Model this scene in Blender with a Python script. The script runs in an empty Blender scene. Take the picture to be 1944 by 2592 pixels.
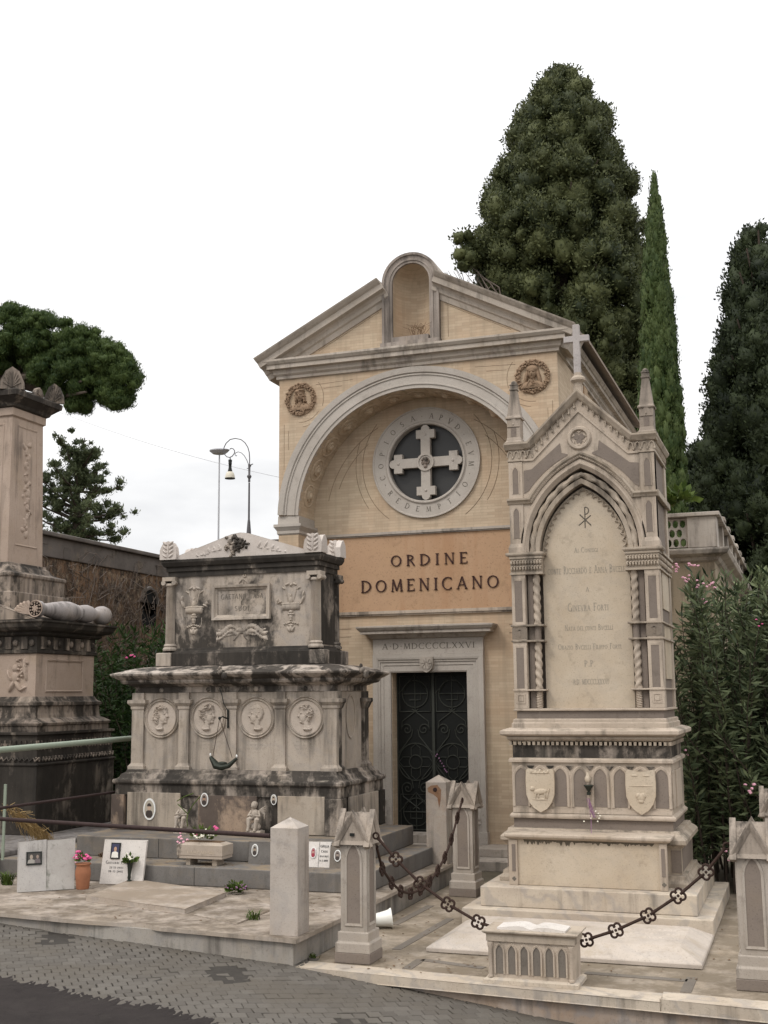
import bpy, math, random
import numpy as np
from mathutils import Vector, Matrix
from mathutils.geometry import tessellate_polygon
random.seed(7); rng = np.random.default_rng(7)
PI = math.pi
sc = bpy.context.scene
# ------------------------------------------------------------------ camera
CH = 2.3; FP = 3004.0
yaw, pitch, roll = [math.radians(a) for a in (-19.38, 8.7915, -0.525)]
cf = np.array([math.sin(yaw)*math.cos(pitch), math.cos(yaw)*math.cos(pitch), math.sin(pitch)])
cr0 = np.array([math.cos(yaw), -math.sin(yaw), 0.]); cu0 = np.cross(cr0, cf)
cr = math.cos(roll)*cr0 + math.sin(roll)*cu0
cu = -math.sin(roll)*cr0 + math.cos(roll)*cu0
CP = np.array([0, 0, CH])
cam = bpy.data.cameras.new('camera'); camo = bpy.data.objects.new('camera', cam); sc.collection.objects.link(camo)
cam.sensor_fit = 'VERTICAL'; cam.sensor_height = 24; cam.lens = 24*FP/2592; cam.clip_end = 2000; cam.clip_start = .1
camo.matrix_world = Matrix(((cr[0], cu[0], -cf[0], 0), (cr[1], cu[1], -cf[1], 0), (cr[2], cu[2], -cf[2], CH), (0, 0, 0, 1)))
sc.camera = camo
# a photo point read off onto a real plane of the place
def ray(x, y): return cf*FP + cr*(x-972) + cu*(1296-y)
def onY(x, y, Y): d = ray(x, y); return CP + d*(Y/d[1])
def onZ(x, y, Z): d = ray(x, y); return CP + d*((Z-CH)/d[2])
def onX(x, y, X): d = ray(x, y); return CP + d*(X/d[0])
# ------------------------------------------------------------------ sky, sun, exposure
SUN_EL, SUN_AZ = math.radians(46), math.radians(214)   # azimuth from +Y clockwise: behind and left of the camera
w = bpy.data.worlds.new('World'); sc.world = w; w.use_nodes = True
nt = w.node_tree; nt.nodes.clear()
out = nt.nodes.new('ShaderNodeOutputWorld'); bg = nt.nodes.new('ShaderNodeBackground')
sky = nt.nodes.new('ShaderNodeTexSky'); sky.sky_type = 'NISHITA'; sky.sun_disc = False
sky.sun_elevation = SUN_EL; sky.sun_rotation = SUN_AZ; sky.dust_density = 3
tc = nt.nodes.new('ShaderNodeTexCoord'); mp = nt.nodes.new('ShaderNodeMapping'); mp.inputs['Scale'].default_value = (1, 1, 3.2)
nz = nt.nodes.new('ShaderNodeTexNoise'); nz.inputs['Scale'].default_value = 2.6; nz.inputs['Detail'].default_value = 6; nz.inputs['Roughness'].default_value = .55
rp = nt.nodes.new('ShaderNodeValToRGB')
rp.color_ramp.elements[0].position = .36; rp.color_ramp.elements[0].color = (11.3, 11.35, 11.5, 1)
rp.color_ramp.elements[1].position = .52; rp.color_ramp.elements[1].color = (14.2, 14.15, 14.1, 1)
mx = nt.nodes.new('ShaderNodeMix'); mx.data_type = 'RGBA'; mx.inputs['Factor'].default_value = .93
L = nt.links.new
L(tc.outputs['Generated'], mp.inputs['Vector']); L(mp.outputs['Vector'], nz.inputs['Vector']); L(nz.outputs['Fac'], rp.inputs['Fac'])
# an overcast sky is brighter overhead than at the horizon
sx_ = nt.nodes.new('ShaderNodeSeparateXYZ'); gr = nt.nodes.new('ShaderNodeMapRange'); gr.interpolation_type = 'SMOOTHSTEP'
gr.inputs['From Min'].default_value = .15; gr.inputs['From Max'].default_value = .95; gr.inputs['To Min'].default_value = 1.; gr.inputs['To Max'].default_value = 2.1
mg = nt.nodes.new('ShaderNodeVectorMath'); mg.operation = 'SCALE'
L(tc.outputs['Generated'], sx_.inputs[0]); L(sx_.outputs['Z'], gr.inputs['Value']); L(rp.outputs['Color'], mg.inputs[0]); L(gr.outputs[0], mg.inputs['Scale'])
L(sky.outputs['Color'], mx.inputs['A']); L(mg.outputs[0], mx.inputs['B']); L(mx.outputs['Result'], bg.inputs['Color'])
bg.inputs['Strength'].default_value = .1; L(bg.outputs['Background'], out.inputs['Surface'])
sl = bpy.data.lights.new('sun', 'SUN'); sl.energy = 1.5; sl.angle = math.radians(14); sl.color = (1, .945, .875)
so = bpy.data.objects.new('sun', sl); sc.collection.objects.link(so)
sd = Vector((math.sin(SUN_AZ)*math.cos(SUN_EL), math.cos(SUN_AZ)*math.cos(SUN_EL), math.sin(SUN_EL)))
so.rotation_euler = sd.to_track_quat('Z', 'Y').to_euler(); so.location = sd*40
sc.view_settings.view_transform = 'Standard'; sc.view_settings.look = 'None'; sc.view_settings.exposure = -.28
sc.view_settings.gamma = 1; sc.view_settings.use_curve_mapping = False
sc.cycles.use_denoising = True; sc.cycles.max_bounces = 6; sc.cycles.diffuse_bounces = 3
# ------------------------------------------------------------------ materials
def lin(c):
    return tuple((v/12.92 if v <= .04045 else ((v+.055)/1.055)**2.4) for v in c)
class NT:
    def __init__(s, name):
        s.m = bpy.data.materials.new(name); s.m.use_nodes = True; s.t = s.m.node_tree
        s.b = s.t.nodes['Principled BSDF']; s.b.inputs['Roughness'].default_value = .8
        s.b.inputs['Specular IOR Level'].default_value = .3
        s.co = s.t.nodes.new('ShaderNodeTexCoord').outputs['Object']
    def n(s, ty, **k):
        x = s.t.nodes.new(ty)
        for a, v in k.items(): setattr(x, a, v)
        return x
    def l(s, a, b): s.t.links.new(a, b)
    def noise(s, scale, detail=4, rough=.55, stretch=None, off=0, dist=0):
        x = s.n('ShaderNodeTexNoise'); x.inputs['Scale'].default_value = scale; x.inputs['Detail'].default_value = detail
        x.inputs['Roughness'].default_value = rough; x.inputs['Distortion'].default_value = dist
        mp = s.n('ShaderNodeMapping'); mp.inputs['Scale'].default_value = stretch or (1, 1, 1); mp.inputs['Location'].default_value = (off, off*1.7, off*.6)
        s.l(s.co, mp.inputs['Vector']); s.l(mp.outputs['Vector'], x.inputs['Vector']); return x.outputs['Fac']
    def ramp(s, f, a, b, c0=(0, 0, 0, 1), c1=(1, 1, 1, 1)):
        x = s.n('ShaderNodeValToRGB'); e = x.color_ramp.elements
        e[0].position = a; e[1].position = b; e[0].color = c0; e[1].color = c1
        s.l(f, x.inputs['Fac']); return x.outputs['Color']
    def mix(s, f, a, b, mode='MIX'):
        x = s.n('ShaderNodeMix', data_type='RGBA', blend_type=mode)
        for nm, v in (('Factor', f), ('A', a), ('B', b)):
            if isinstance(v, (int, float)): x.inputs[nm].default_value = v
            elif isinstance(v, tuple): x.inputs[nm].default_value = v if len(v) == 4 else (*v, 1)
            else: s.l(v, x.inputs[nm])
        return x.outputs['Result']
    def math(s, op, a, b=0.):
        x = s.n('ShaderNodeMath', operation=op)
        for i, v in enumerate((a, b)):
            if isinstance(v, (int, float)): x.inputs[i].default_value = v
            else: s.l(v, x.inputs[i])
        return x.outputs[0]
    def bump(s, f, st, d=.01):
        x = s.n('ShaderNodeBump'); x.inputs['Strength'].default_value = st; x.inputs['Distance'].default_value = d
        s.l(f, x.inputs['Height']); s.l(x.outputs['Normal'], s.b.inputs['Normal'])
    def color(s, c):
        if isinstance(c, tuple): s.b.inputs['Base Color'].default_value = (*c, 1) if len(c) == 3 else c
        else: s.l(c, s.b.inputs['Base Color'])
def plain(name, c, rough=.6, metal=0., var=.12, sc_=30):
    t = NT(name); f = t.noise(sc_, 3)
    t.color(t.mix(f, tuple(v*(1-var) for v in c), tuple(min(1, v*(1+var)) for v in c)))
    t.b.inputs['Roughness'].default_value = rough; t.b.inputs['Metallic'].default_value = metal
    t.bump(f, .15, .005); return t.m
def stone(name, base, alt=None, crust=.0, streak=.0, cc=(.018, .016, .014), vein=0., rough=.75, sc_=1., top=0., topc=(.16, .14, .11), off=0, tint=(.34, .25, .15), tn=.25, zr=None):
    t = NT(name); alt = alt or tuple(v*.82 for v in base); base = tuple(v*k for v, k in zip(base, (.89, .855, .865))); alt = tuple(v*k for v, k in zip(alt, (.86, .82, .82)))
    c = t.mix(t.ramp(t.noise(1.7*sc_, 6, .6, off=off), .35, .68), base, alt)
    # warm ochre bloom and cool grey bloom
    c = t.mix(t.math('MULTIPLY', t.ramp(t.noise(2.6*sc_, 5, .65, off=off+5), .52, .72), tn), c, tint)
    c = t.mix(t.math('MULTIPLY', t.noise(38*sc_, 3, .7, off=off), .26), c, tuple(v*.5 for v in base))
    c = t.mix(t.math('MULTIPLY', t.ramp(t.noise(75*sc_, 2, .5, off=off+2), .60, .70), .38), c, tuple(v*.3 for v in base))
    c = t.mix(t.math('MULTIPLY', t.ramp(t.noise(5.5*sc_, 6, .75, off=off+17), .56, .66), .30), c, tuple(v*.45 for v in alt))
    if vein:
        v = t.n('ShaderNodeTexWave'); v.inputs['Scale'].default_value = 1.3*sc_; v.inputs['Distortion'].default_value = 14; v.inputs['Detail'].default_value = 4; v.inputs['Detail Scale'].default_value = 1.6
        v.bands_direction = 'DIAGONAL'; t.l(t.co, v.inputs['Vector'])
        c = t.mix(t.math('MULTIPLY', t.ramp(v.outputs['Fac'], .0, .3, (1, 1, 1, 1), (0, 0, 0, 1)), vein), c, (.2, .2, .21))
    if streak:
        s1 = t.noise(1., 5, .6, (9*sc_, 9*sc_, .8*sc_), off+2); s2 = t.noise(1.3*sc_, 3, .5, off=off+9)
        m = t.ramp(t.math('ADD', t.math('MULTIPLY', s1, .6), t.math('MULTIPLY', s2, .5)), .60-.13*streak, .75-.1*streak)
        c = t.mix(t.math('MULTIPLY', m, min(1, .5+.4*streak)), c, tuple(v*2.2 for v in cc))
    if crust:
        a = t.noise(1., 6, .65, (2.4*sc_, 2.4*sc_, 1.1*sc_), off+13, .4); b = t.noise(11*sc_, 4, .7, off=off+3)
        f = t.math('ADD', t.math('MULTIPLY', a, .8), t.math('MULTIPLY', b, .2))
        if zr:
            sp = t.n('ShaderNodeSeparateXYZ'); t.l(t.co, sp.inputs[0]); mr = t.n('ShaderNodeMapRange'); t.l(sp.outputs['Z'], mr.inputs['Value'])
            mr.inputs['From Min'].default_value = zr[0]; mr.inputs['From Max'].default_value = zr[1]; mr.inputs['To Min'].default_value = -.12; mr.inputs['To Max'].default_value = .16
            f = t.math('ADD', f, mr.outputs[0])
        m = t.ramp(f, .735-.36*crust, .82-.36*crust)
        c = t.mix(t.math('MULTIPLY', m, .9), c, t.mix(t.noise(6*sc_, 3, off=off), cc, tuple(v*2.3 for v in cc)))
    if top:
        g = t.n('ShaderNodeNewGeometry'); sp = t.n('ShaderNodeSeparateXYZ'); t.l(g.outputs['Normal'], sp.inputs[0])
        up = t.ramp(sp.outputs['Z'], .55, .9)
        m = t.ramp(t.noise(3.2*sc_, 6, .7, off=off+21), .64-.3*top, .8-.25*top)
        c = t.mix(t.math('MULTIPLY', t.math('MULTIPLY', m, up), .8), c, topc)
    t.color(c); t.b.inputs['Roughness'].default_value = rough; t.b.inputs['Specular IOR Level'].default_value = .12
    t.bump(t.math('ADD', t.noise(60*sc_, 4, .7), t.math('MULTIPLY', t.noise(9*sc_, 4), 2.)), .35, .004)
    return t.m
M = {}
M['marble'] = stone('weathered_white_marble', (.56, .50, .42), (.45, .39, .31), streak=.25, vein=.18, top=.35)
M['gothic'] = stone('cream_travertine', (.56, .49, .395), (.47, .405, .32), streak=.35, crust=.24, top=.45)
M['gothic_plate'] = stone('cream_marble_slab', (.60, .53, .41), (.54, .46, .34), vein=.07, rough=.55, off=4, tn=.12)
M['gothic_dark'] = stone('stained_travertine', (.50, .44, .35), (.40, .345, .27), streak=.5, crust=.36, top=.5, off=3)
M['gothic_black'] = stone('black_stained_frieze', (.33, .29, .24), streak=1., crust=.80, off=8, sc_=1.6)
M['peperino'] = stone('grey_brown_inset', (.25, .215, .18), (.22, .19, .16), tn=.1, rough=.85)
M['panel'] = stone('white_panel_marble', (.60, .53, .42), (.52, .45, .34), vein=.08, streak=.1, off=6)
M['step_grey'] = stone('blue_grey_step_stone', (.205, .20, .185), (.15, .143, .13), streak=.5, crust=.12, top=.7, topc=(.25, .19, .125), off=1, cc=(.05, .045, .04))
M['lm_body'] = stone('grey_weathered_marble', (.52, .465, .385), (.42, .375, .31), streak=.4, crust=.22, vein=.15, top=.3, off=11)
M['lm_stained'] = stone('blackened_marble', (.52, .465, .39), (.38, .335, .28), streak=.9, crust=.78, top=.3, off=14, topc=(.45, .4, .33))
M['lm_cornice'] = stone('cornice_black_below', (.54, .49, .42), (.40, .355, .30), streak=.8, crust=.80, off=83, sc_=1.3)
M['lm_black'] = stone('black_crust_marble', (.33, .29, .24), streak=1.1, crust=1.0, off=17, sc_=1.2)
M['lm_chest'] = stone('partly_blackened_marble', (.50, .45, .38), (.42, .37, .30), streak=.5, crust=.70, vein=.2, off=19, sc_=.8)
M['lm_lid'] = stone('bleached_marble', (.66, .62, .56), (.54, .50, .45), crust=.16, off=23)
M['lm_medal'] = stone('pale_medallion_marble', (.58, .52, .44), crust=.12, off=2)
M['slab_marble'] = stone('plaque_marble', (.47, .42, .34), (.38, .33, .26), streak=.6, crust=.28, off=27)
M['slab_brown'] = stone('brown_stained_marble', (.44, .35, .26), (.33, .25, .18), streak=.2, crust=.86, off=31, cc=(.05, .04, .035), sc_=.9)
M['tm_light'] = stone('pinkish_marble', (.50, .41, .33), (.42, .34, .27), streak=.2, crust=.1, off=33)
M['tm_mid'] = stone('spotted_marble', (.42, .36, .29), (.33, .28, .23), streak=.9, crust=.72, off=35)
M['tm_black'] = stone('blackened_pedestal', (.30, .265, .215), (.2, .175, .145), streak=1.1, crust=.92, off=38)
M['tm_scroll'] = stone('greyish_weathered_marble', (.45, .43, .41), streak=.3, crust=.55, off=41, sc_=1.)
M['plat'] = stone('platform_marble', (.47, .42, .355), (.38, .33, .26), streak=.1, top=.85, vein=.1, topc=(.115, .09, .065), off=44)
M['plat_side'] = stone('greyish_platform_facing', (.40, .385, .34), (.33, .31, .27), vein=.2, streak=.35, off=47)
M['paving'] = stone('worn_marble_paving', (.45, .40, .32), (.33, .28, .21), vein=.1, top=1.0, topc=(.15, .12, .085), off=51)
M['inlay'] = stone('grey_inlay_strip', (.21, .19, .16), tn=.1, top=.4, off=53)
M['kerb'] = stone('kerb_marble', (.60, .54, .43), (.48, .42, .34), streak=.12, crust=.10, vein=.3, off=57, top=.2, topc=(.3, .25, .18))
M['whitegrave'] = stone('white_grave_marble', (.58, .53, .455), (.50, .45, .38), vein=.12, top=.4, topc=(.36, .30, .23), off=59)
M['post_white'] = stone('veined_post_marble', (.52, .48, .42), (.45, .40, .34), vein=.14, streak=.15, off=61)
M['post_rust'] = stone('rust_stained_marble', (.50, .45, .38), (.40, .35, .29), vein=.2, streak=.25, off=63, tint=(.32, .16, .07), tn=.5)
M['trav'] = stone('greyish_travertine', (.50, .46, .395), (.41, .375, .32), streak=.3, crust=.05, off=66, sc_=1.2)
M['trav_dirty'] = stone('dirty_travertine', (.42, .37, .305), (.31, .27, .22), streak=.8, crust=.52, off=69)
M['portal'] = stone('pale_portal_stone', (.53, .50, .44), (.46, .43, .375), tn=.05, off=71)
M['terracotta_relief'] = stone('ochre_terracotta', (.37, .27, .18), (.29, .205, .135), crust=.2, cc=(.08, .05, .03), off=73)
M['balus'] = stone('balustrade_stone', (.56, .52, .45), (.45, .41, .35), streak=.4, crust=.15, off=75)
M['white'] = plain('white_enamel', (.72, .72, .70), .35, var=.03)
M['plaque_white'] = stone('clean_white_plaque', (.76, .74, .69), (.70, .68, .62), vein=.04, tn=.03, rough=.4, off=77)
M['plaque_grey'] = stone('lichen_spotted_marble', (.54, .53, .50), (.46, .45, .41), streak=.1, vein=.1, tn=.05, off=79)
M['plaque_moss'] = stone('lichen_grown_marble', (.50, .49, .45), crust=.45, cc=(.1, .1, .085), tn=.05, off=80, sc_=2.2)
M['rust'] = plain('rusty_iron', (.042, .026, .024), .8, .3, .4, 25)
M['chain'] = plain('dark_rusty_wrought_iron', (.042, .024, .018), .8, .3, .5, 40)
M['iron'] = plain('dark_iron', (.022, .024, .022), .6, .5)
M['door'] = plain('dark_green_door_sheet', (.009, .010, .009), .55, .2)
M['grille'] = plain('dusty_green_grille', (.045, .048, .04), .6, .2, .3)
M['lamp_iron'] = plain('grey_lamp_iron', (.10, .095, .10), .6, .3)
M['lamp_grey'] = plain('galvanised_grey', (.42, .42, .44), .5, .2)
M['lamp_cream'] = plain('cream_enamel_shade', (.55, .51, .42), .5)
M['green_pipe'] = plain('pale_green_painted_pipe', (.26, .30, .235), .5)
M['bronze'] = plain('green_black_bronze', (.035, .04, .032), .55, .5, .4)
M['letters'] = plain('bronze_letters', (.045, .018, .015), .6, .2)
M['engrave'] = plain('dark_engraving', (.13, .115, .095), .9)
M['engrave_soft'] = plain('faded_engraving', (.27, .245, .205), .9)
M['black'] = plain('painted_dark_interior', (.006, .006, .006), .9)
M['ink'] = plain('black_lettering', (.03, .03, .03), .7)
M['pot'] = plain('terracotta', (.30, .125, .065), .8, var=.3, sc_=12)
M['plastic'] = plain('white_plastic', (.74, .73, .68), .35, var=.03)
M['pink'] = plain('pink_petals', (.62, .10, .26), .6, var=.4, sc_=60)
M['palepink'] = plain('pale_pink_petals', (.72, .38, .46), .6, var=.2, sc_=60)
M['whitepet'] = plain('white_petals', (.78, .74, .62), .6, var=.15, sc_=60)
M['purplepet'] = plain('purple_petals', (.25, .13, .22), .6, var=.4, sc_=60)
M['bark'] = plain('dark_bark', (.06, .045, .034), .9, var=.4, sc_=8)
M['twig'] = plain('bare_grey_twigs', (.15, .12, .10), .9)
M['straw'] = plain('dry_straw', (.36, .25, .11), .85, var=.4, sc_=40)
M['gold'] = plain('gilt_edge', (.35, .24, .10), .5, .3)
M['asphalt'] = stone('worn_asphalt', (.040, .035, .033), (.028, .025, .024), crust=.2, cc=(.04, .035, .033), tn=.25, tint=(.065, .058, .05), off=5, sc_=1.6, rough=.95)
M['joint'] = plain('dirt_between_stones', (.040, .035, .030), .95, var=.5, sc_=20)
M['leafpile'] = plain('withered_leaves', (.13, .08, .045), .9, var=.4)
def foliage(name, dark, light, hi=None, nsc=1.2):
    t = NT(name); g = t.n('ShaderNodeNewGeometry')
    f = t.math('ADD', t.math('MULTIPLY', t.noise(nsc, 3), .7), t.math('MULTIPLY', g.outputs['Random Per Island'], .45))
    c = t.mix(t.ramp(f, .3, .85), dark, light); t.color(c)
    t.b.inputs['Roughness'].default_value = .65; t.b.inputs['Specular IOR Level'].default_value = .25
    tr = t.n('ShaderNodeBsdfTranslucent'); t.l(c, tr.inputs['Color']); ms = t.n('ShaderNodeMixShader'); ms.inputs[0].default_value = .18
    o = [x for x in t.t.nodes if x.type == 'OUTPUT_MATERIAL'][0]
    t.l(t.b.outputs[0], ms.inputs[1]); t.l(tr.outputs[0], ms.inputs[2]); t.l(ms.outputs[0], o.inputs['Surface'])
    return t.m
M['cyp1'] = foliage('dark_cypress_foliage', (.020, .029, .010), (.105, .116, .044), nsc=1.1)
M['cyp2'] = foliage('bright_cypress_foliage', (.022, .044, .008), (.078, .105, .030), nsc=1.4)
M['cyp3'] = foliage('deep_cypress_foliage', (.008, .014, .006), (.042, .056, .022), nsc=.9)
M['pine'] = foliage('stone_pine_needles', (.016, .036, .008), (.075, .108, .026), nsc=.6)
M['cedar'] = foliage('grey_green_conifer', (.03, .045, .02), (.15, .175, .085), nsc=.8)
M['olea'] = foliage('oleander_leaves', (.012, .026, .009), (.19, .225, .115), nsc=2.5)
M['olea2'] = foliage('dark_oleander_leaves', (.010, .024, .006), (.045, .085, .020), nsc=2.5)
M['weed'] = foliage('weed_green', (.03, .06, .01), (.11, .15, .03), nsc=6)
def brickmat():
    t = NT('thin_ochre_brick'); br = t.n('ShaderNodeTexBrick'); mp = t.n('ShaderNodeMapping')
    # use x+y for the run so that front and side walls both show courses
    sp = t.n('ShaderNodeSeparateXYZ'); t.l(t.co, sp.inputs[0]); cb = t.n('ShaderNodeCombineXYZ')
    t.l(t.math('ADD', sp.outputs['X'], sp.outputs['Y']), cb.inputs['X']); t.l(sp.outputs['Z'], cb.inputs['Y'])
    t.l(cb.outputs[0], br.inputs['Vector'])
    br.inputs['Scale'].default_value = 1; br.inputs['Brick Width'].default_value = .22; br.inputs['Row Height'].default_value = .042
    br.inputs['Mortar Size'].default_value = .0025; br.inputs['Mortar Smooth'].default_value = .3; br.inputs['Bias'].default_value = -.1
    br.inputs['Color1'].default_value = (.50, .395, .285, 1); br.inputs['Color2'].default_value = (.415, .318, .225, 1); br.inputs['Mortar'].default_value = (.375, .295, .21, 1)
    c = t.mix(t.math('MULTIPLY', t.ramp(t.noise(.9, 4), .45, .7), .5), br.outputs['Color'], (.47, .30, .18))
    c = t.mix(t.math('MULTIPLY', t.ramp(t.noise(1.1, 5, off=4), .5, .75), .35), c, (.55, .47, .33))
    c = t.mix(t.math('MULTIPLY', t.ramp(t.noise(1, 5, .6, (9, 9, .6), 8), .50, .72), .5), c, (.30, .24, .17))
    t.color(c); t.b.inputs['Roughness'].default_value = .9
    t.bump(t.math('ADD', br.outputs['Fac'], t.math('MULTIPLY', t.noise(30, 3), -.6)), .35, .004); return t.m
M['brick'] = brickmat()
M['orange'] = stone('orange_stucco', streak=.12, cc=(.16, .09, .05), base=(.53, .36, .225), alt=(.49, .33, .20), tn=.1, tint=(.62, .42, .22), rough=.9, sc_=.6)
M['creamstucco'] = stone('cream_stucco', (.46, .39, .28), (.39, .33, .23), streak=.4, crust=.1, off=88)
def creeperwall():
    t = NT('brown_wall_with_stains')
    c = t.mix(t.ramp(t.noise(.9, 5, .6, (1, 1, .6)), .4, .62), (.20, .115, .065), (.085, .055, .038))
    c = t.mix(t.ramp(t.noise(2.6, 8, .85, (2, 2, 1.2), 3), .46, .56), c, (.030, .022, .017))
    c = t.mix(t.ramp(t.noise(5, 8, .9, (1.5, 1.5, 1), 13), .52, .58), c, (.26, .20, .14))
    c = t.mix(t.math('MULTIPLY', t.ramp(t.noise(14, 5, .8, off=6), .5, .7), .6), c, (.14, .11, .08))
    t.color(c); t.b.inputs['Roughness'].default_value = .95; t.bump(t.noise(12, 6, .8), .8, .03); return t.m
M['creeper'] = creeperwall()
M['coping'] = stone('grey_coping', (.17, .155, .14), (.11, .10, .09), crust=.3, top=.8, topc=(.42, .4, .37), off=91)
def cobblemat():
    t = NT('basalt_cobbles'); g = t.n('ShaderNodeNewGeometry')
    c = t.mix(g.outputs['Random Per Island'], (.082, .073, .063), (.125, .113, .098))
    c = t.mix(t.ramp(t.noise(1.6, 5), .45, .65), c, (.095, .082, .066)); c = t.mix(t.math('MULTIPLY', t.noise(55, 3, .7), .5), c, (.07, .06, .05))
    t.color(c); t.b.inputs['Roughness'].default_value = .7; t.bump(t.noise(50, 4, .7), .5, .004); return t.m
M['cobble'] = cobblemat()
M['earth'] = plain('bare_earth', (.10, .085, .06), .95, var=.5, sc_=3)
# ------------------------------------------------------------------ mesh builder
class B:
    def __init__(s): s.v = []; s.f = []
    def add(s, vs, fs):
        o = len(s.v); s.v.extend([tuple(map(float, p)) for p in vs]); s.f.extend([tuple(i+o for i in f) for f in fs]); return s
    def box(s, x0, x1, y0, y1, z0, z1):
        return s.add([(x0, y0, z0), (x1, y0, z0), (x1, y1, z0), (x0, y1, z0), (x0, y0, z1), (x1, y0, z1), (x1, y1, z1), (x0, y1, z1)],
                     [(0, 3, 2, 1), (4, 5, 6, 7), (0, 1, 5, 4), (1, 2, 6, 5), (2, 3, 7, 6), (3, 0, 4, 7)])
    def rs(s, cx, cy, hx, hy, prof):      # rectangular plan, moulded profile [(offset, z)]
        vs = []; fs = []
        for e, z in prof: vs += [(cx-hx-e, cy-hy-e, z), (cx+hx+e, cy-hy-e, z), (cx+hx+e, cy+hy+e, z), (cx-hx-e, cy+hy+e, z)]
        n = len(prof)
        for i in range(n-1):
            for k in range(4): a = i*4+k; b = i*4+(k+1) % 4; fs.append((a, b, b+4, a+4))
        fs.append((3, 2, 1, 0)); o = (n-1)*4; fs.append((o, o+1, o+2, o+3)); return s.add(vs, fs)
    def slab(s, loops, fn, d0, d1):        # polygon with holes in (u,w), extruded between depths; fn(u,w,d)->xyz
        ls = [[Vector((u, w_, 0)) for u, w_ in lp] for lp in loops]
        tri = tessellate_polygon(ls); flat = [p for lp in loops for p in lp]; n = len(flat)
        vs = [fn(u, w_, d0) for u, w_ in flat]+[fn(u, w_, d1) for u, w_ in flat]; fs = []
        for a, b, c in tri: fs += [(a, b, c), (c+n, b+n, a+n)]
        o = 0
        for lp in loops:
            m = len(lp)
            for i in range(m): a = o+i; b = o+(i+1) % m; fs.append((a, b, b+n, a+n))
            o += m
        return s.add(vs, fs)
    def py(s, poly, y0, y1, holes=()): return s.slab([poly, *holes], lambda u, w_, d: (u, d, w_), y0, y1)
    def pxx(s, poly, x0, x1, holes=()): return s.slab([poly, *holes], lambda u, w_, d: (d, u, w_), x0, x1)
    def pz(s, poly, z0, z1, holes=()): return s.slab([poly, *holes], lambda u, w_, d: (u, w_, d), z0, z1)
    def tube(s, pts, r, n=6, closed=False, caps=True):
        P_ = [np.array(p, float) for p in pts]; m = len(P_); rr = r if hasattr(r, '__len__') else [r]*m; vs = []; fs = []; ref = None
        for i in range(m):
            if closed: t = P_[(i+1) % m]-P_[i-1]
            else: t = P_[min(i+1, m-1)]-P_[max(i-1, 0)]
            t = t/(np.linalg.norm(t)+1e-12)
            if ref is None: ref = np.array((0, 0, 1.)) if abs(t[2]) < .9 else np.array((1., 0, 0))
            a = np.cross(t, ref); a /= np.linalg.norm(a)+1e-12; b = np.cross(a, t); ref = b
            for k in range(n): q = 2*PI*k/n; vs.append(P_[i]+rr[i]*(math.cos(q)*a+math.sin(q)*b))
        for i in range(m if closed else m-1):
            for k in range(n): a = i*n+k; b = i*n+(k+1) % n; c = ((i+1) % m)*n+(k+1) % n; d = ((i+1) % m)*n+k; fs.append((a, b, c, d))
        if not closed and caps: fs.append(tuple(range(n))[::-1]); fs.append(tuple((m-1)*n+k for k in range(n)))
        return s.add(vs, fs)
    def lathe(s, prof, c, ax='z', n=20, dirv=None):   # prof [(r, h)] along axis from c
        c = np.array(c, float); d = np.array({'x': (1, 0, 0), 'y': (0, 1, 0), 'z': (0, 0, 1)}[ax] if dirv is None else dirv, float); d /= np.linalg.norm(d)
        a = np.cross(d, (0, 0, 1.) if abs(d[2]) < .9 else (1., 0, 0)); a /= np.linalg.norm(a); b = np.cross(d, a); vs = []; fs = []
        for r, h in prof:
            for k in range(n): q = 2*PI*k/n; vs.append(c+d*h+r*(math.cos(q)*a+math.sin(q)*b))
        m = len(prof)
        for i in range(m-1):
            for k in range(n): fs.append((i*n+k, i*n+(k+1) % n, (i+1)*n+(k+1) % n, (i+1)*n+k))
        fs.append(tuple(range(n))[::-1]); fs.append(tuple((m-1)*n+k for k in range(n))); return s.add(vs, fs)
    def ell(s, c, r, n=8, m=6, rot=None):
        vs = []; fs = []; c = np.array(c, float); r = np.array(r, float) if hasattr(r, '__len__') else np.array([r]*3)
        R_ = np.array(rot) if rot is not None else np.eye(3)
        for i in range(m+1):
            th = PI*i/m
            for k in range(n): q = 2*PI*k/n; vs.append(c+R_@(r*np.array((math.sin(th)*math.cos(q), math.sin(th)*math.sin(q), math.cos(th)))))
        for i in range(m):
            for k in range(n): fs.append((i*n+k, (i+1)*n+k, (i+1)*n+(k+1) % n, i*n+(k+1) % n))
        return s.add(vs, fs)
    def sweep(s, path, prof, y, closed=False):    # moulding: path in (x,z); prof [(offset to the left of travel, protrusion toward -Y)]
        m = len(path); k_ = len(prof); vs = []; fs = []
        for i in range(m):
            p = np.array(path[i], float)
            a = np.array(path[i-1] if (i > 0 or closed) else path[i], float); c = np.array(path[(i+1) % m] if (i < m-1 or closed) else path[i], float)
            d1 = p-a; d2 = c-p; l1 = np.linalg.norm(d1); l2 = np.linalg.norm(d2)
            d1 = d1/l1 if l1 > 1e-9 else d2/l2; d2 = d2/l2 if l2 > 1e-9 else d1
            n1 = np.array((-d1[1], d1[0])); n2 = np.array((-d2[1], d2[0])); nn = n1+n2; nn /= np.linalg.norm(nn); nn /= max(.35, nn@n1)
            for o, q in prof: vs.append((p[0]+nn[0]*o, y-q, p[1]+nn[1]*o))
        for i in range(m if closed else m-1):
            for k in range(k_):
                a = i*k_+k; b = i*k_+(k+1) % k_; c = ((i+1) % m)*k_+(k+1) % k_; d = ((i+1) % m)*k_+k; fs.append((a, b, c, d))
        if not closed: fs.append(tuple(range(k_))); fs.append(tuple((m-1)*k_+k for k in range(k_))[::-1])
        return s.add(vs, fs)
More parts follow.
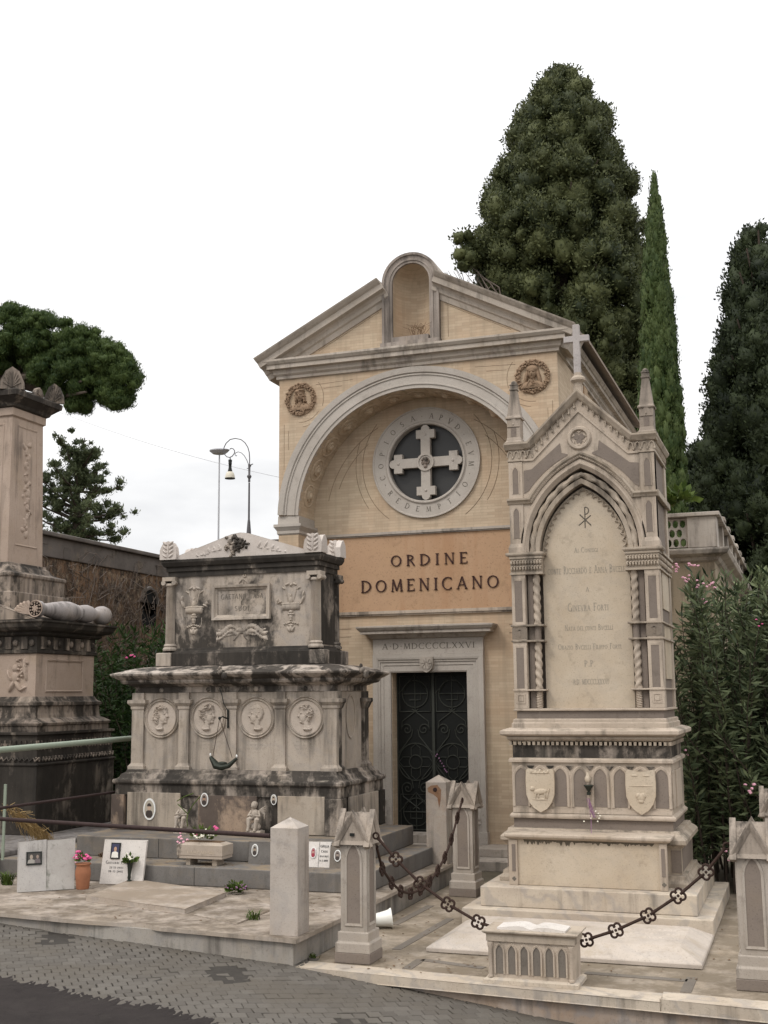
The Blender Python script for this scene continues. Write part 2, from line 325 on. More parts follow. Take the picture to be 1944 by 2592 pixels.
    def relief(s, fn, blobs, x0, x1, z0, z1, n=60, base=-.002, hs=1., poly=None):   # blobs (u,w,ru,rw,rot,h); negative h carves
        nx = n; nz = max(4, int(n*(z1-z0)/(x1-x0))); U, W_ = np.meshgrid(np.linspace(x0, x1, nx), np.linspace(z0, z1, nz)); Hh = np.zeros_like(U); Cv = np.zeros_like(U)
        ins = None
        if poly:
            pts, PH, PD = poly; ins = np.zeros_like(U, bool); dm = np.full_like(U, 9.)
            for i in range(len(pts)):
                (ax, ay), (bx_, by_) = pts[i], pts[(i+1) % len(pts)]; c0 = ((ay > W_) != (by_ > W_)) & (U < (bx_-ax)*(W_-ay)/((by_-ay) or 1e-9)+ax); ins ^= c0
                l2 = (bx_-ax)**2+(by_-ay)**2; t_ = np.clip(((U-ax)*(bx_-ax)+(W_-ay)*(by_-ay))/l2, 0, 1); dm = np.minimum(dm, np.hypot(U-ax-t_*(bx_-ax), W_-ay-t_*(by_-ay)))
            Hh = np.where(ins, PH*np.sqrt(np.clip(1-(1-np.clip(dm/PD, 0, 1))**2, 0, 1))+.002, 0)
        for u, w_, ru, rw, ro, h in blobs:
            c_, s_ = math.cos(ro), math.sin(ro); du = (U-u)*c_+(W_-w_)*s_; dw = -(U-u)*s_+(W_-w_)*c_
            q = 1-(du/ru)**2-(dw/rw)**2; k = np.sqrt(np.clip(q, 0, None))*abs(h)
            if h > 0 and poly: Hh = np.where(ins, Hh+k, Hh)
            elif h > 0: Hh = np.maximum(Hh, k)
            else: Cv = np.maximum(Cv, k)
        Z = np.where(Hh > 0, np.maximum(Hh-Cv, .001), 0); idx = np.full(Z.shape, -1); vs = []; fs = []
        act = np.zeros_like(Z, bool); act[:-1, :-1] = (Z[:-1, :-1] > 0) | (Z[1:, :-1] > 0) | (Z[:-1, 1:] > 0) | (Z[1:, 1:] > 0)
        def vi(j, i):
            if idx[j, i] < 0: idx[j, i] = len(vs); vs.append(fn(U[j, i], W_[j, i], Z[j, i]*hs if Z[j, i] > 0 else base))
            return idx[j, i]
        for j in range(nz-1):
            for i in range(nx-1):
                if act[j, i]: fs.append((vi(j, i), vi(j, i+1), vi(j+1, i+1), vi(j+1, i)))
        return s.add(vs, fs)
COL = sc.collection
def obj(name, b, mat, parent=None, smooth=False, loc=None, bevel=0, ang=35):
    me = bpy.data.meshes.new(name)
    V_ = np.array(b.v, float); base = Vector(parent['_o']) if parent is not None else Vector(loc if loc is not None else V_.mean(0)*np.array((1, 1, 0))+np.array((0, 0, V_[:, 2].min())))
    V_ = V_-np.array(base); me.from_pydata([tuple(p) for p in V_], [], b.f); me.validate(); 
    me.materials.append(mat if not isinstance(mat, str) else M[mat])
    if smooth:
        me.polygons.foreach_set('use_smooth', [True]*len(me.polygons))
        if ang < 180: me.set_sharp_from_angle(angle=math.radians(ang))
    me.update(); o = bpy.data.objects.new(name, me); COL.objects.link(o)
    if parent is not None: o.parent = parent
    else: o.location = base
    o['_o'] = tuple(base)
    if bevel:
        md = o.modifiers.new('soft_edges', 'BEVEL'); md.width = bevel; md.segments = 2; md.limit_method = 'ANGLE'; md.angle_limit = math.radians(35)
    return o
def tag(o, label, cat=None, group=None):
    o['label'] = label
    if cat: o['category'] = cat
    if group: o['group'] = group
    return o
def thing(name, label, cat, loc, group=None):
    o = bpy.data.objects.new(name, None); COL.objects.link(o); o.location = loc; o.empty_display_size = .2; o['_o'] = tuple(float(v) for v in loc)
    return tag(o, label, cat, group)
def struct(name, b, mat, **k): o = obj(name, b, mat, loc=(0, 0, 0), **k); o['kind'] = 'structure'; return o
# ---- lettering: strokes on a unit-high grid
T_, H_ = .045, .12
def ln(a, b, c, d, w_=H_): return ('l', a, b, c, d, w_)
def arc(cx, cy, rx, ry, a0, a1, w_=H_): return ('a', cx, cy, rx, ry, a0, a1, w_)
def sf(x, y, w_=.13): return ('l', x-w_, y, x+w_, y, T_)
G = {
 'A': (.8, [ln(.08, 0, .4, 1, T_*1.3), ln(.4, 1, .72, 0), ln(.2, .35, .6, .35, T_), sf(.08, .02, .1), sf(.72, .02, .1)]),
 'B': (.62, [ln(.1, 0, .1, 1), arc(.1, .76, .38, .24, -90, 90), arc(.1, .27, .45, .27, -90, 90), sf(.06, .98, .08), sf(.06, .02, .08)]),
 'C': (.78, [arc(.45, .5, .4, .5, 50, 310), ln(.7, .78, .7, .98, T_), ln(.7, .02, .7, .2, T_)]),
 'D': (.8, [ln(.1, 0, .1, 1), arc(.1, .5, .62, .5, -90, 90), sf(.06, .98, .08), sf(.06, .02, .08)]),
 'E': (.58, [ln(.1, 0, .1, 1), ln(.1, .97, .52, .97, T_*1.3), ln(.1, .52, .44, .52, T_), ln(.1, .03, .55, .03, T_*1.3), ln(.53, .82, .53, 1, T_), ln(.55, 0, .55, .2, T_), sf(.06, .98, .08), sf(.06, .02, .08)]),
 'F': (.55, [ln(.1, 0, .1, 1), ln(.1, .97, .5, .97, T_*1.3), ln(.1, .52, .42, .52, T_), ln(.5, .82, .5, 1, T_), sf(.1, .02, .12)]),
 'G': (.8, [arc(.45, .5, .4, .5, 50, 320), ln(.72, .0, .72, .42), sf(.72, .42, .1)]),
 'I': (.28, [ln(.14, 0, .14, 1), sf(.14, .98), sf(.14, .02)]),
 'L': (.56, [ln(.1, 0, .1, 1), ln(.1, .03, .52, .03, T_*1.3), ln(.52, 0, .52, .2, T_), sf(.1, .98, .12)]),
 'M': (.95, [ln(.12, 0, .18, 1, T_*1.4), ln(.18, 1, .47, .05), ln(.47, .05, .77, 1, T_*1.4), ln(.77, 1, .84, 0), sf(.12, .02, .1), sf(.84, .02, .1)]),
 'N': (.82, [ln(.13, 0, .13, 1, T_*1.4), ln(.13, 1, .69, 0), ln(.69, 0, .69, 1, T_*1.4), sf(.13, .02, .1), sf(.69, .98, .1), sf(.1, .98, .08)]),
 'O': (.86, [arc(.43, .5, .37, .47, 0, 360)]),
 'P': (.6, [ln(.12, 0, .12, 1), arc(.12, .73, .4, .25, -90, 90), sf(.12, .02, .12), sf(.08, .98, .08)]),
 'R': (.68, [ln(.12, 0, .12, 1), arc(.12, .75, .38, .23, -90, 90), ln(.3, .52, .62, 0), sf(.12, .02, .12), sf(.08, .98, .08)]),
 'S': (.56, [arc(.28, .74, .2, .23, 40, 270), arc(.28, .27, .22, .25, -140, 90)]),
 'T': (.66, [ln(.33, 0, .33, 1), ln(.04, .97, .62, .97, T_*1.3), ln(.04, .82, .04, 1, T_), ln(.62, .82, .62, 1, T_), sf(.33, .02)]),
 'U': (.74, [ln(.12, .3, .12, 1), ln(.62, .3, .62, 1, T_*1.4), arc(.37, .3, .25, .28, 180, 360), sf(.12, .98, .1), sf(.62, .98, .1)]),
 'V': (.78, [ln(.08, 1, .4, 0), ln(.4, 0, .7, 1, T_*1.3), sf(.08, .98, .1), sf(.7, .98, .1)]),
 'X': (.74, [ln(.1, 1, .64, 0), ln(.1, 0, .64, 1, T_*1.3), sf(.1, .98, .1), sf(.64, .98, .1), sf(.1, .02, .1), sf(.64, .02, .1)]),
 'Z': (.66, [ln(.08, .97, .58, .97, T_), ln(.58, .97, .08, .03), ln(.08, .03, .6, .03, T_)]),
 '.': (.28, [ln(.08, .05, .2, .05, .12)]), "·": (.36, [ln(.12, .5, .24, .5, .12)]), '-': (.4, [ln(.06, .45, .34, .45, .07)]), ' ': (.42, []),
 '0': (.58, [arc(.29, .5, .22, .48, 0, 360)]), '1': (.4, [ln(.22, 0, .22, 1), ln(.22, 1, .1, .85, T_), sf(.22, .02)]),
 '2': (.55, [arc(.27, .73, .2, .25, -10, 170), ln(.46, .68, .06, .03, T_*1.4), ln(.06, .03, .52, .03)]),
 '3': (.55, [arc(.25, .74, .2, .23, -90, 150), arc(.25, .27, .24, .25, -150, 90)]),
 '4': (.58, [ln(.42, 0, .42, 1), ln(.42, 1, .05, .3, T_), ln(.05, .3, .56, .3, T_*1.3)]),
 '5': (.55, [ln(.12, .97, .48, .97), ln(.12, .97, .1, .55, T_*1.4), arc(.25, .3, .23, .28, -150, 110)]),
 '7': (.52, [ln(.05, .97, .48, .97), ln(.48, .97, .2, 0)]),
 '8': (.58, [arc(.29, .74, .19, .22, 0, 360), arc(.29, .27, .23, .26, 0, 360)]),
 '9': (.55, [arc(.27, .7, .2, .27, 0, 360), ln(.47, .68, .2, 0)]),
}
def glyph(b, ch, fn, d0, d1, bold=1.):
    for st in G[ch][1]:
        if st[0] == 'l':
            _, x0, y0, x1, y1, w_ = st; w_ *= bold; dx, dy = x1-x0, y1-y0; l_ = math.hypot(dx, dy) or 1; nx, ny = -dy/l_*w_/2, dx/l_*w_/2
            poly = [(x0-nx, y0-ny), (x1-nx, y1-ny), (x1+nx, y1+ny), (x0+nx, y0+ny)]
            vs = [fn(u, v, d) for d in (d0, d1) for u, v in poly]
            b.add(vs, [(0, 1, 2, 3), (7, 6, 5, 4), (0, 1, 5, 4), (1, 2, 6, 5), (2, 3, 7, 6), (3, 0, 4, 7)])
        else:
            _, cx, cy, rx, ry, a0, a1, w_ = st; w_ *= bold; m = 14; vs = []; fs = []
            for i in range(m+1):
                q = math.radians(a0+(a1-a0)*i/m); ww = T_+(w_-T_)*abs(math.cos(q))
                for r_ in (-.5, .5):
                    for d in (d0, d1): vs.append(fn(cx+(rx+r_*ww)*math.cos(q), cy+(ry+r_*ww)*math.sin(q), d))
            for i in range(m):
                o = i*4; fs += [(o, o+2, o+6, o+4), (o+1, o+5, o+7, o+3), (o, o+4, o+5, o+1), (o+2, o+3, o+7, o+6)]
            b.add(vs, fs)
def text(b, s_, cx, z, h, y, d=.004, sp=.18, width=None, cond=1., small=None, bold=1.):  # on a wall facing -Y, centred on cx, baseline z
    adv = []
    for i, c in enumerate(s_):
        k = 1. if (small is None or c.isupper() or not c.isalpha()) else small
        adv.append((c.upper(), k))
    tot = sum(G[c][0]*k+sp for c, k in adv)-sp; kx = h*cond
    if width: kx = width/tot
    x = cx-tot*kx/2
    for c, k in adv:
        glyph(b, c, lambda u, v, dd, x=x, k=k: (x+u*kx*k, y-dd, z+v*h*k), -.001, d, bold); x += (G[c][0]*k+sp)*kx
def arcpts(cx, cz, r, a0, a1, n): return [(cx+r*math.cos(math.radians(a0+(a1-a0)*i/n)), cz+r*math.sin(math.radians(a0+(a1-a0)*i/n))) for i in range(n+1)]
def pointed(cx, z0, w_, h, n=12):    # from left springing over the apex to right springing
    R_ = (h*h+w_*w_)/(2*w_); a = math.asin(min(1, h/R_)) if h < R_ else PI-math.asin(h/R_)
    if R_-w_ < 0: a = PI/2+math.acos(h/R_) if R_ > h else PI/2
    c = R_-w_; am = math.atan2(h, c)     # centre of the left arc at +c
    L_ = [(cx+c-R_*math.cos(am*i/n), z0+R_*math.sin(am*i/n)) for i in range(n+1)]
    return L_+[(2*cx-x, z) for x, z in L_[-2::-1]]
# ------------------------------------------------------------------ ground, road, cobbles
def roadz(x, y):
    x = min(max(x, -12), 6)
    return -.010+(-.036*(x+4.28) if x < -4.28 else -.098*(x+4.28) if x < -1.5 else -.098*2.78-.06*(x+1.5))
xs = [-150, -60, -30, -14, -12, -9, -7, -5, -4.28, -3, -1.5, 0, 2, 4, 6, 12, 30, 60, 150]; ys = [-60, -20, 0, 3, 5, 7, 9, 10.45, 10.5, 14, 20, 40, 80, 200, 600]
b = B(); vs = [(x, y, (roadz(x, y)-.05 if y < 10.46 else -.02)) for y in ys for x in xs]; nx = len(xs)
b.add(vs, [(j*nx+i, j*nx+i+1, (j+1)*nx+i+1, (j+1)*nx+i) for j in range(len(ys)-1) for i in range(nx-1)]); struct('ground', b, 'earth')
b = B(); ry = [-30, 0, 4, 6, 8, 10.3]; vs = [(x, y, roadz(x, y)) for y in ry for x in xs]
b.add(vs, [(j*nx+i, j*nx+i+1, (j+1)*nx+i+1, (j+1)*nx+i) for j in range(len(ry)-1) for i in range(nx-1)]); road = struct('road', b, 'joint')
# cobbles: one mesh of small basalt setts laid on the diagonal
b = B(); s_ = .118; ca, sa = math.cos(math.radians(38)), math.sin(math.radians(38))
def rpt(px_, py_):
    p = onZ(px_, py_, 0)
    for _ in range(4): p = onZ(px_, py_, roadz(p[0], p[1]))
    return p
q0, q1 = rpt(-40, 2455), rpt(660, 2600)
def on_asphalt(x, y):
    k = (x-q0[0])/(q1[0]-q0[0]); return y < q0[1]+k*(q1[1]-q0[1])+.03*math.sin(x*5)+.02*math.sin(x*13)
for i in range(-90, 90):
    for j in range(-60, 90):
        u = (i+(.5 if j % 2 else 0))*s_; v = j*s_*.98; x = -5+u*ca-v*sa; y = 8.5+u*sa+v*ca
        x += .03*math.sin(y*3.1); y += .03*math.sin(x*2.3)
        if not (-12 < x < .6 and 6.2 < y < 10.25) or on_asphalt(x, y+.28): continue
        if y > 9.9 and x > -4.2: continue
        a = math.radians(38)+random.gauss(0, .05); hw, hh = s_*random.uniform(.455, .492), s_*random.uniform(.455, .492)
        z = roadz(x, y)+random.uniform(.006, .010); tx, ty = random.gauss(0, .010), random.gauss(0, .010)
        pd = math.sin(x*1.3+y*2.9)+math.sin(x*2.9-y*1.7)+.6*math.sin(x*7+y*5)
        if pd > 1.75: z -= .014
        elif pd > 1.35: z -= .006
        vs = []
        for f_, dz in ((1., -.03), (1., .0), (.90, .005)):
            for sx, sy in ((-1, -1), (1, -1), (1, 1), (-1, 1)):
                du, dv = sx*hw*f_, sy*hh*f_; vs.append((x+du*math.cos(a)-dv*math.sin(a), y+du*math.sin(a)+dv*math.cos(a), z+dz+du*tx+dv*ty-((.036 if x < -4.28 else .098 if x < -1.5 else .06)*(du*math.cos(a)-dv*math.sin(a)))))
        b.add(vs, [(8, 9, 10, 11)]+[(r*4+k, r*4+(k+1) % 4, r*4+4+(k+1) % 4, r*4+4+k) for r in (0, 1) for k in range(4)])
struct('cobble_paving', b, 'cobble')
b = B(); n_ = 240; top_ = []; 
for i in range(n_+1):
    x = q0[0]-1+(q1[0]-q0[0]+3.5)*i/n_; k = (x-q0[0])/(q1[0]-q0[0]); top_.append((x, q0[1]+k*(q1[1]-q0[1])+.03*math.sin(x*5)+.02*math.sin(x*13)+random.uniform(-.035, .035)))
rows = ((0, .003), (.07, .009), (.16, .014), (.30, .022), (1.2, .024)); vs = []
for dd, zz_ in rows: vs += [(x, y-dd, roadz(x, y-dd)+zz_+(random.uniform(-.004, .004) if .02 < dd < .3 else 0)) for x, y in top_]
vs += [(x, 2., roadz(x, 2)+.024) for x, y in top_]; m_ = n_+1
b.add(vs, [(r*m_+i, (r+1)*m_+i, (r+1)*m_+i+1, r*m_+i+1) for r in range(len(rows)) for i in range(n_)]); struct('asphalt_road', b, 'asphalt')
# ------------------------------------------------------------------ left grave platform
ZP = .23
def rim(b, poly, z0, z1, bev=.012): b.pz(poly, z0, z1)
PLt = thing('grave_platform', 'long low marble platform edged with thin slabs behind the cobbles', 'platform', (-7, 12, 0))
pl = [(-13, 10.62), (-7.603, 10.14), (-4.30, 9.80), (-4.30, 14.9), (-13, 14.9)]
b = B(); b.pz([(-13, 10.66), (-7.603, 10.18), (-4.33, 9.84), (-4.33, 14.88), (-13, 14.88)], -.12, ZP-.035); obj('facing', b, 'plat_side', PLt)
def chip(a, c, n=26, off=0, amp=.006):
    out_ = []
    for i in range(n):
        t = i/n; x = a[0]+(c[0]-a[0])*t; y = a[1]+(c[1]-a[1])*t; out_.append((x+random.uniform(-amp, amp), y+random.uniform(-amp, amp)))
    return out_
edge = chip((-13, 10.62), (-7.603, 10.14), 20)+chip((-7.603, 10.14), (-6.35, 10.005), 8)+[(-6.2, 10.03), (-6.05, 10.06), (-5.9, 10.05), (-5.78, 9.97)]+chip((-5.7, 9.945), (-4.30, 9.80), 12, amp=.003)+chip((-4.28, 9.78), (-4.29, 14.9), 20, amp=.003)
b = B(); b.pz(edge+[(-4.3, 14.9), (-13, 14.9)], ZP-.035, ZP); obj('paving', b, 'plat', PLt, bevel=.004)
# grave cover on it
def onP(x, y, z=ZP): return tuple(onZ(x, y, z)[:2])
gc_ = [onP(217, 2281), onP(467, 2314), onP(572, 2270), onP(335, 2236)]
b = B(); b.pz(gc_, ZP+.001, ZP+.05); o = obj('grave_slab', b, stone('dusty_slab', (.50, .45, .38), (.40, .34, .27), vein=.2, top=1.0, topc=(.22, .175, .13), off=101), bevel=.006)
tag(o, 'thin dusty marble slab lying on the left platform before the planter', 'grave slab')
b = B(); g2 = [onP(490, 2318), onP(640, 2275), onP(700, 2300), onP(600, 2340)]; b.pz(g2, ZP+.001, ZP+.012); o = obj('broken_slab', b, 'plat'); tag(o, 'thin broken paving slab beside the square white post', 'slab')
# ------------------------------------------------------------------ chapel
CX, YF, YB = -5.23, 16.2, 16.8
ch = thing('chapel', 'ochre brick chapel with an arched front and broken pediment lettered ORDINE DOMENICANO', 'chapel', (CX, YF, 0))
R_IN, R_OUT, ZS = 1.83, 2.15, 4.94
b = B()
outl = [(CX-2.155, -.05), (CX-2.155, 7.38), (CX-.44, 8.30), (CX-.44, 7.42), (CX+.44, 7.42), (CX+.44, 8.30), (CX+2.155, 7.38), (CX+2.155, -.05), (CX+R_IN, -.05)]+[p for p in arcpts(CX, ZS, R_IN, 0, 180, 40)]+[(CX-R_IN, -.05)]
nh = [(CX-.3, 7.36)]+arcpts(CX, 8.15, .3, 180, 0, 10)[0:0]
b.py(outl, YF, YB); wall = obj('facade_wall', b, 'brick', ch)
b = B(); circ = arcpts(CX, 5.77, .60, 0, 351, 39)
b.py([(CX-1.95, -.05), (CX+1.95, -.05), (CX+1.95, 7.0), (CX-1.95, 7.0)], YB+.002, YB+.25, holes=[circ, [(CX-.57, -.02), (CX+.57, -.02), (CX+.57, 2.64), (CX-.57, 2.64)]]); obj('recessed_wall', b, 'brick', ch)
b = B(); b.box(CX-2.155, CX-2.0, YB, 23.2, -.05, 7.36); b.box(CX+2.0, CX+2.155, YB, 23.2, -.05, 7.36); b.box(CX-2.0, CX+2.0, 23.0, 23.2, -.05, 7.36)
b.box(CX+2.155, CX+2.19, 18.2, 18.5, -.05, 7.1); b.box(CX+2.155, CX+2.19, 21.0, 21.3, -.05, 7.1); obj('side_wall', b, 'brick', ch)
# incised joints
b = B()
def lineY(b, pts, y, wd=.011, pr=.004): b.tube([(x, y, z) for x, z in pts], .0035, 4)
for r_, a0, a1 in ((1.02, -54, 42), (1.13, -34, 20), (1.02, 140, 234), (1.13, 160, 215)): lineY(b, arcpts(CX, 5.77, r_, a0, a1, 16), YB)
for r_, a0, a1 in ((1.62, 118, 168), (1.5, 128, 160), (1.62, 12, 62), (1.5, 20, 52)): lineY(b, arcpts(CX, ZS, r_, a0, a1, 14), YB)
for sx in (-1, 1):
    X = lambda d: CX+sx*d
    lineY(b, [(X(.62+.6), 3.30), (X(1.7), 3.30)], YB); lineY(b, [(X(1.22), 3.18), (X(1.6), 3.18), (X(1.6), .5)], YB); lineY(b, [(X(1.7), 3.30), (X(1.7), .4)], YB)
    lineY(b, [(X(1.5), 6.98), (X(.72), 6.98+.02)], YF) if False else None
    lineY(b, [(X(1.55), 6.98), (X(.95), 7.0)], YF); lineY(b, [(X(1.42), 6.91), (X(1.12), 6.92)], YF)
    lineY(b, arcpts(X(1.8), 6.77, .36, 265 if sx < 0 else 275, 325 if sx < 0 else 215, 8), YF); lineY(b, arcpts(X(1.8), 6.77, .43, 275 if sx < 0 else 265, 300 if sx < 0 else 240, 6), YF)
    lineY(b, arcpts(X(1.8), 6.77, .38, 40 if sx < 0 else 140, -20 if sx < 0 else 200, 8), YF)
    lineY(b, [(X(2.07), 6.4), (X(2.07), 5.7)], YF); lineY(b, [(X(2.0), 6.3), (X(2.0), 6.0)], YF)
    lineY(b, [(X(1.5), 7.5), (X(.52), 8.0)], YF); lineY(b, [(X(.56), 7.5), (X(.56), 8.0)], YF) if sx > 0 else None
obj('incised_joints', b, plain('dark_joint', (.19, .14, .09), .95), ch)
# archivolt and imposts
b = B(); path = [(CX-R_IN, 4.985)]+arcpts(CX, ZS, R_IN, 178, 2, 56)+[(CX+R_IN, 4.985)]
b.sweep(path, [(0, -.05), (0, .02), (.05, .02), (.055, .035), (.075, .035), (.08, .022), (.19, .022), (.195, .038), (.215, .038), (.22, .025), (.235, .05), (.275, .055), (.32, .06), (.32, -.02)], YF)
obj('archivolt', b, 'portal', ch)
for sx in (-1, 1):
    b = B(); cx_ = CX+sx*(R_IN+2.155)/2
    b.rs(cx_, (YF+YB)/2, .163, .3, [(.005, 4.70), (.02, 4.72), (.02, 4.76), (.045, 4.80), (.06, 4.82), (.06, 4.86), (.01, 4.865), (.006, 4.985)])
    obj('impost', b, 'portal', ch)
b = B()
for a in range(12, 170, 13):
    q = math.radians(a); c = np.array((CX+R_IN*math.cos(q), 16.5, ZS+R_IN*math.sin(q))); d = np.array((-math.cos(q), 0, -math.sin(q)))
    b.lathe([(.19, -.01), (.19, .012), (.165, .02), (.15, .008), (.09, .008), (.085, .03), (.055, .035), (.03, .06), (0.001, .062)], c, n=16, dirv=d)
obj('intrados_rosettes', b, 'brick', ch, smooth=True)
# cornice
b = B(); b.rs(CX, 19.72, 2.155, 3.52, [(.004, 7.10), (.035, 7.11), (.035, 7.15), (.07, 7.18), (.07, 7.21), (.085, 7.24), (.15, 7.25), (.15, 7.31), (.17, 7.32), (.20, 7.36), (.20, 7.39), (.0, 7.40)]); obj('cornice', b, stone('cornice_travertine', (.56, .51, .43), (.47, .425, .355), streak=.3, crust=.10, off=105), ch)
b = B(); pr_ = [(-.34, -.56), (-.34, .02), (-.27, .04), (-.25, .07), (-.20, .08), (-.17, .11), (-.155, .19), (-.08, .20), (-.06, .23), (-.02, .27), (.0, .28), (.0, -.56)]
xt, zt_, sl_ = 2.47, 7.415, .512
b.sweep([(CX-xt, zt_), (CX-.46, zt_+(xt-.46)*sl_)], pr_, YF); b.sweep([(CX+.44, zt_+(xt-.44)*sl_), (CX+xt, zt_)], pr_, YF)
obj('raking_cornice', b, stone('raking_travertine', (.57, .52, .44), (.48, .435, .365), streak=.3, crust=.08, off=108), ch)
b = B(); b.py([(CX-xt-.02, zt_+.004), (CX, zt_+xt*sl_+.012), (CX+xt+.02, zt_+.004), (CX+xt+.02, zt_+.05), (CX, zt_+xt*sl_+.06), (CX-xt-.02, zt_+.05)], YF+.55, 23.35)
obj('roof', b, plain('old_roof_tiles', (.25, .20, .16), .9, var=.4, sc_=5), ch)
# niche
b = B(); nout = [(CX-.445, 7.40)]+arcpts(CX, 8.41, .445, 180, 0, 24)+[(CX+.445, 7.40)]; nin = [(CX-.29, 7.47)]+arcpts(CX, 8.40, .29, 180, 0, 20)+[(CX+.29, 7.47)]
b.py(nout, YF-.02, YF+.5, holes=[nin]); obj('niche_body', b, 'trav', ch)
b = B(); path = nin[:]; b.sweep(path, [(0, -.02), (0, .03), (.035, .03), (.04, .045), (.06, .045), (.065, .03), (.115, .035), (.12, .06), (.155, .065), (.155, -.02)], YF-.02)
b.box(CX-.46, CX+.46, YF-.13, YF+.1, 7.39, 7.47); b.box(CX-.28, CX+.28, YF-.10, YF+.1, 7.472, 7.55); obj('niche_frame', b, stone('dirty_niche_stone', (.42, .38, .33), (.33, .29, .25), crust=.35, streak=.6, off=107), ch)
b = B(); vs = []; fs = []; na = 14; lv = [(7.46, .29)]+[(8.40+.29*math.sin(math.radians(a)), .29*math.cos(math.radians(a))) for a in range(0, 91, 10)]
for z, r_ in lv:
    for i in range(na+1): q = PI*i/na; vs.append((CX-r_*math.cos(q), YF-.01+.38/.29*r_*math.sin(q), z))
for j in range(len(lv)-1):
    for i in range(na): fs.append((j*(na+1)+i, j*(na+1)+i+1, (j+1)*(na+1)+i+1, (j+1)*(na+1)+i))
b.add(vs, fs); obj('niche_recess', b, 'brick', ch, smooth=True)
# orange band
b = B(); b.box(CX-1.83, CX+1.83, YB-.012, YB+.002, 3.55, 4.684); band = obj('lettered_band', b, 'orange', ch)
b = B(); b.box(CX-1.83, CX+1.83, YB-.035, YB+.001, 4.684, 4.70); b.box(CX-1.83, CX+1.83, YB-.055, YB+.001, 4.702, 4.74); obj('string_course', b, 'trav', ch)
b = B(); b.box(CX-1.83, CX+1.83, YB-.05, YB+.001, 3.505, 3.55); b.box(CX-1.83, CX+1.83, YB-.03, YB+.001, 3.48, 3.503); obj('string_course', b, 'gothic', ch)
b = B(); text(b, 'ORDINE', -5.205, 4.215, .165, YB-.012, .018, sp=.42, width=1.19); obj('lettering', b, 'letters', band)
b = B(); text(b, 'DOMENICANO', -5.21, 3.838, .18, YB-.012, .018, sp=.34, width=2.13); obj('lettering', b, 'letters', band)
# round window
b = B(); cz = 5.77; path = arcpts(CX, cz, .585, 0, 355, 71)[::-1]
b.sweep(path, [(0, -.12), (0, .03), (.015, .045), (.035, .045), (.045, .03), (.06, .02), (.235, .02), (.245, .035), (.262, .035), (.262, -.02)], YB, closed=True); ring = obj('window_ring', b, 'portal', ch)
b = B(); b.lathe([(.60, 0), (.60, .02)], (CX, YB+.1, cz), 'y', 40); obj('window_glass', b, plain('dark_grey_glass', (.035, .034, .033), .35), ch)
cr_ = [(.072, .072), (.072, .37), (.145, .37), (.145, .50), (.065, .50)]+[(.065*math.cos(math.radians(a)), .51+.065*math.sin(math.radians(a))) for a in range(0, 91, 18)]
half = cr_+[(-x, z) for x, z in cr_[::-1][1:]]; full = []
for k in range(4):
    ca, sa = math.cos(-k*PI/2), math.sin(-k*PI/2); seg = [(x, z) for x, z in half[::-1]]
    full += [(CX+x*ca-z*sa, cz+x*sa+z*ca) for x, z in seg]
b = B(); b.py(full, YB-.03, YB+.06)
f2 = [(CX+(x-CX)*.97+(0), cz+(z-cz)*.97) for x, z in full]; cross = obj('window_cross', b, 'portal', ch, bevel=.006)
b = B(); b.sweep(arcpts(CX, cz, .105, 0, 350, 35)[::-1], [(0, 0), (0, .02), (.03, .02), (.03, 0)], YB-.03, closed=True); b.lathe([(.105, 0), (.105, .004)], (CX, YB-.034, cz), 'y', 24)
for k in range(4): q = k*PI/2; b.ell((CX+.43*math.cos(q), YB-.03, cz+.43*math.sin(q)), (.022, .015, .022))
obj('cross_medallion', b, 'portal', cross, smooth=True)
b = B(); bl = [(0, .0, .036, .052, 0, .045), (0, -.005, .009, .02, 0, .055), (0, -.06, .03, .035, 0, .035), (-.014, .01, .008, .005, 0, -.02), (.014, .01, .008, .005, 0, -.02), (0, .045, .05, .03, 0, .04)]
for k in range(22): q = random.uniform(-40, 220)*PI/180; bl.append((.056*math.cos(q), .01+.06*math.sin(q)*.9, .012, .014, random.random(), .03))
b.relief(lambda u, v, h: (CX+u, YB-.034-h, cz+v), bl, -.09, .09, -.1, .1, 40); obj('carved_head', b, stone('dirty_carving', (.36, .31, .26), crust=.6, off=3, sc_=5), cross, smooth=True)
b = B(); rt = .715
def ringtext(s_, a0, a1, flip):
    n = len(s_)
    for i, c in enumerate(s_):
        a = math.radians(a0+(a1-a0)*i/(n-1)); hgt = .082
        if not flip: ux, uz = math.sin(a), -math.cos(a); vx, vz = math.cos(a), math.sin(a)
        else: ux, uz = -math.sin(a), math.cos(a); vx, vz = -math.cos(a), -math.sin(a)
        w_ = G[c][0]
        glyph(b, c, lambda u, v, d, ux=ux, uz=uz, vx=vx, vz=vz, a=a, w_=w_: (CX+rt*math.cos(a)+(u-w_/2)*hgt*ux+(v-.5)*hgt*vx, YB-.02-d, cz+rt*math.sin(a)+(u-w_/2)*hgt*uz+(v-.5)*hgt*vz), -.001, .003)
ringtext('COPIOSA', 196, 106, False); ringtext('·APVD·EVM·', 94, -18, False); ringtext('REDEMPTIO', 218, 328, True)
for a in (205,): ringtext('··', a, a+1, False)
obj('ring_lettering', b, 'engrave', ring)
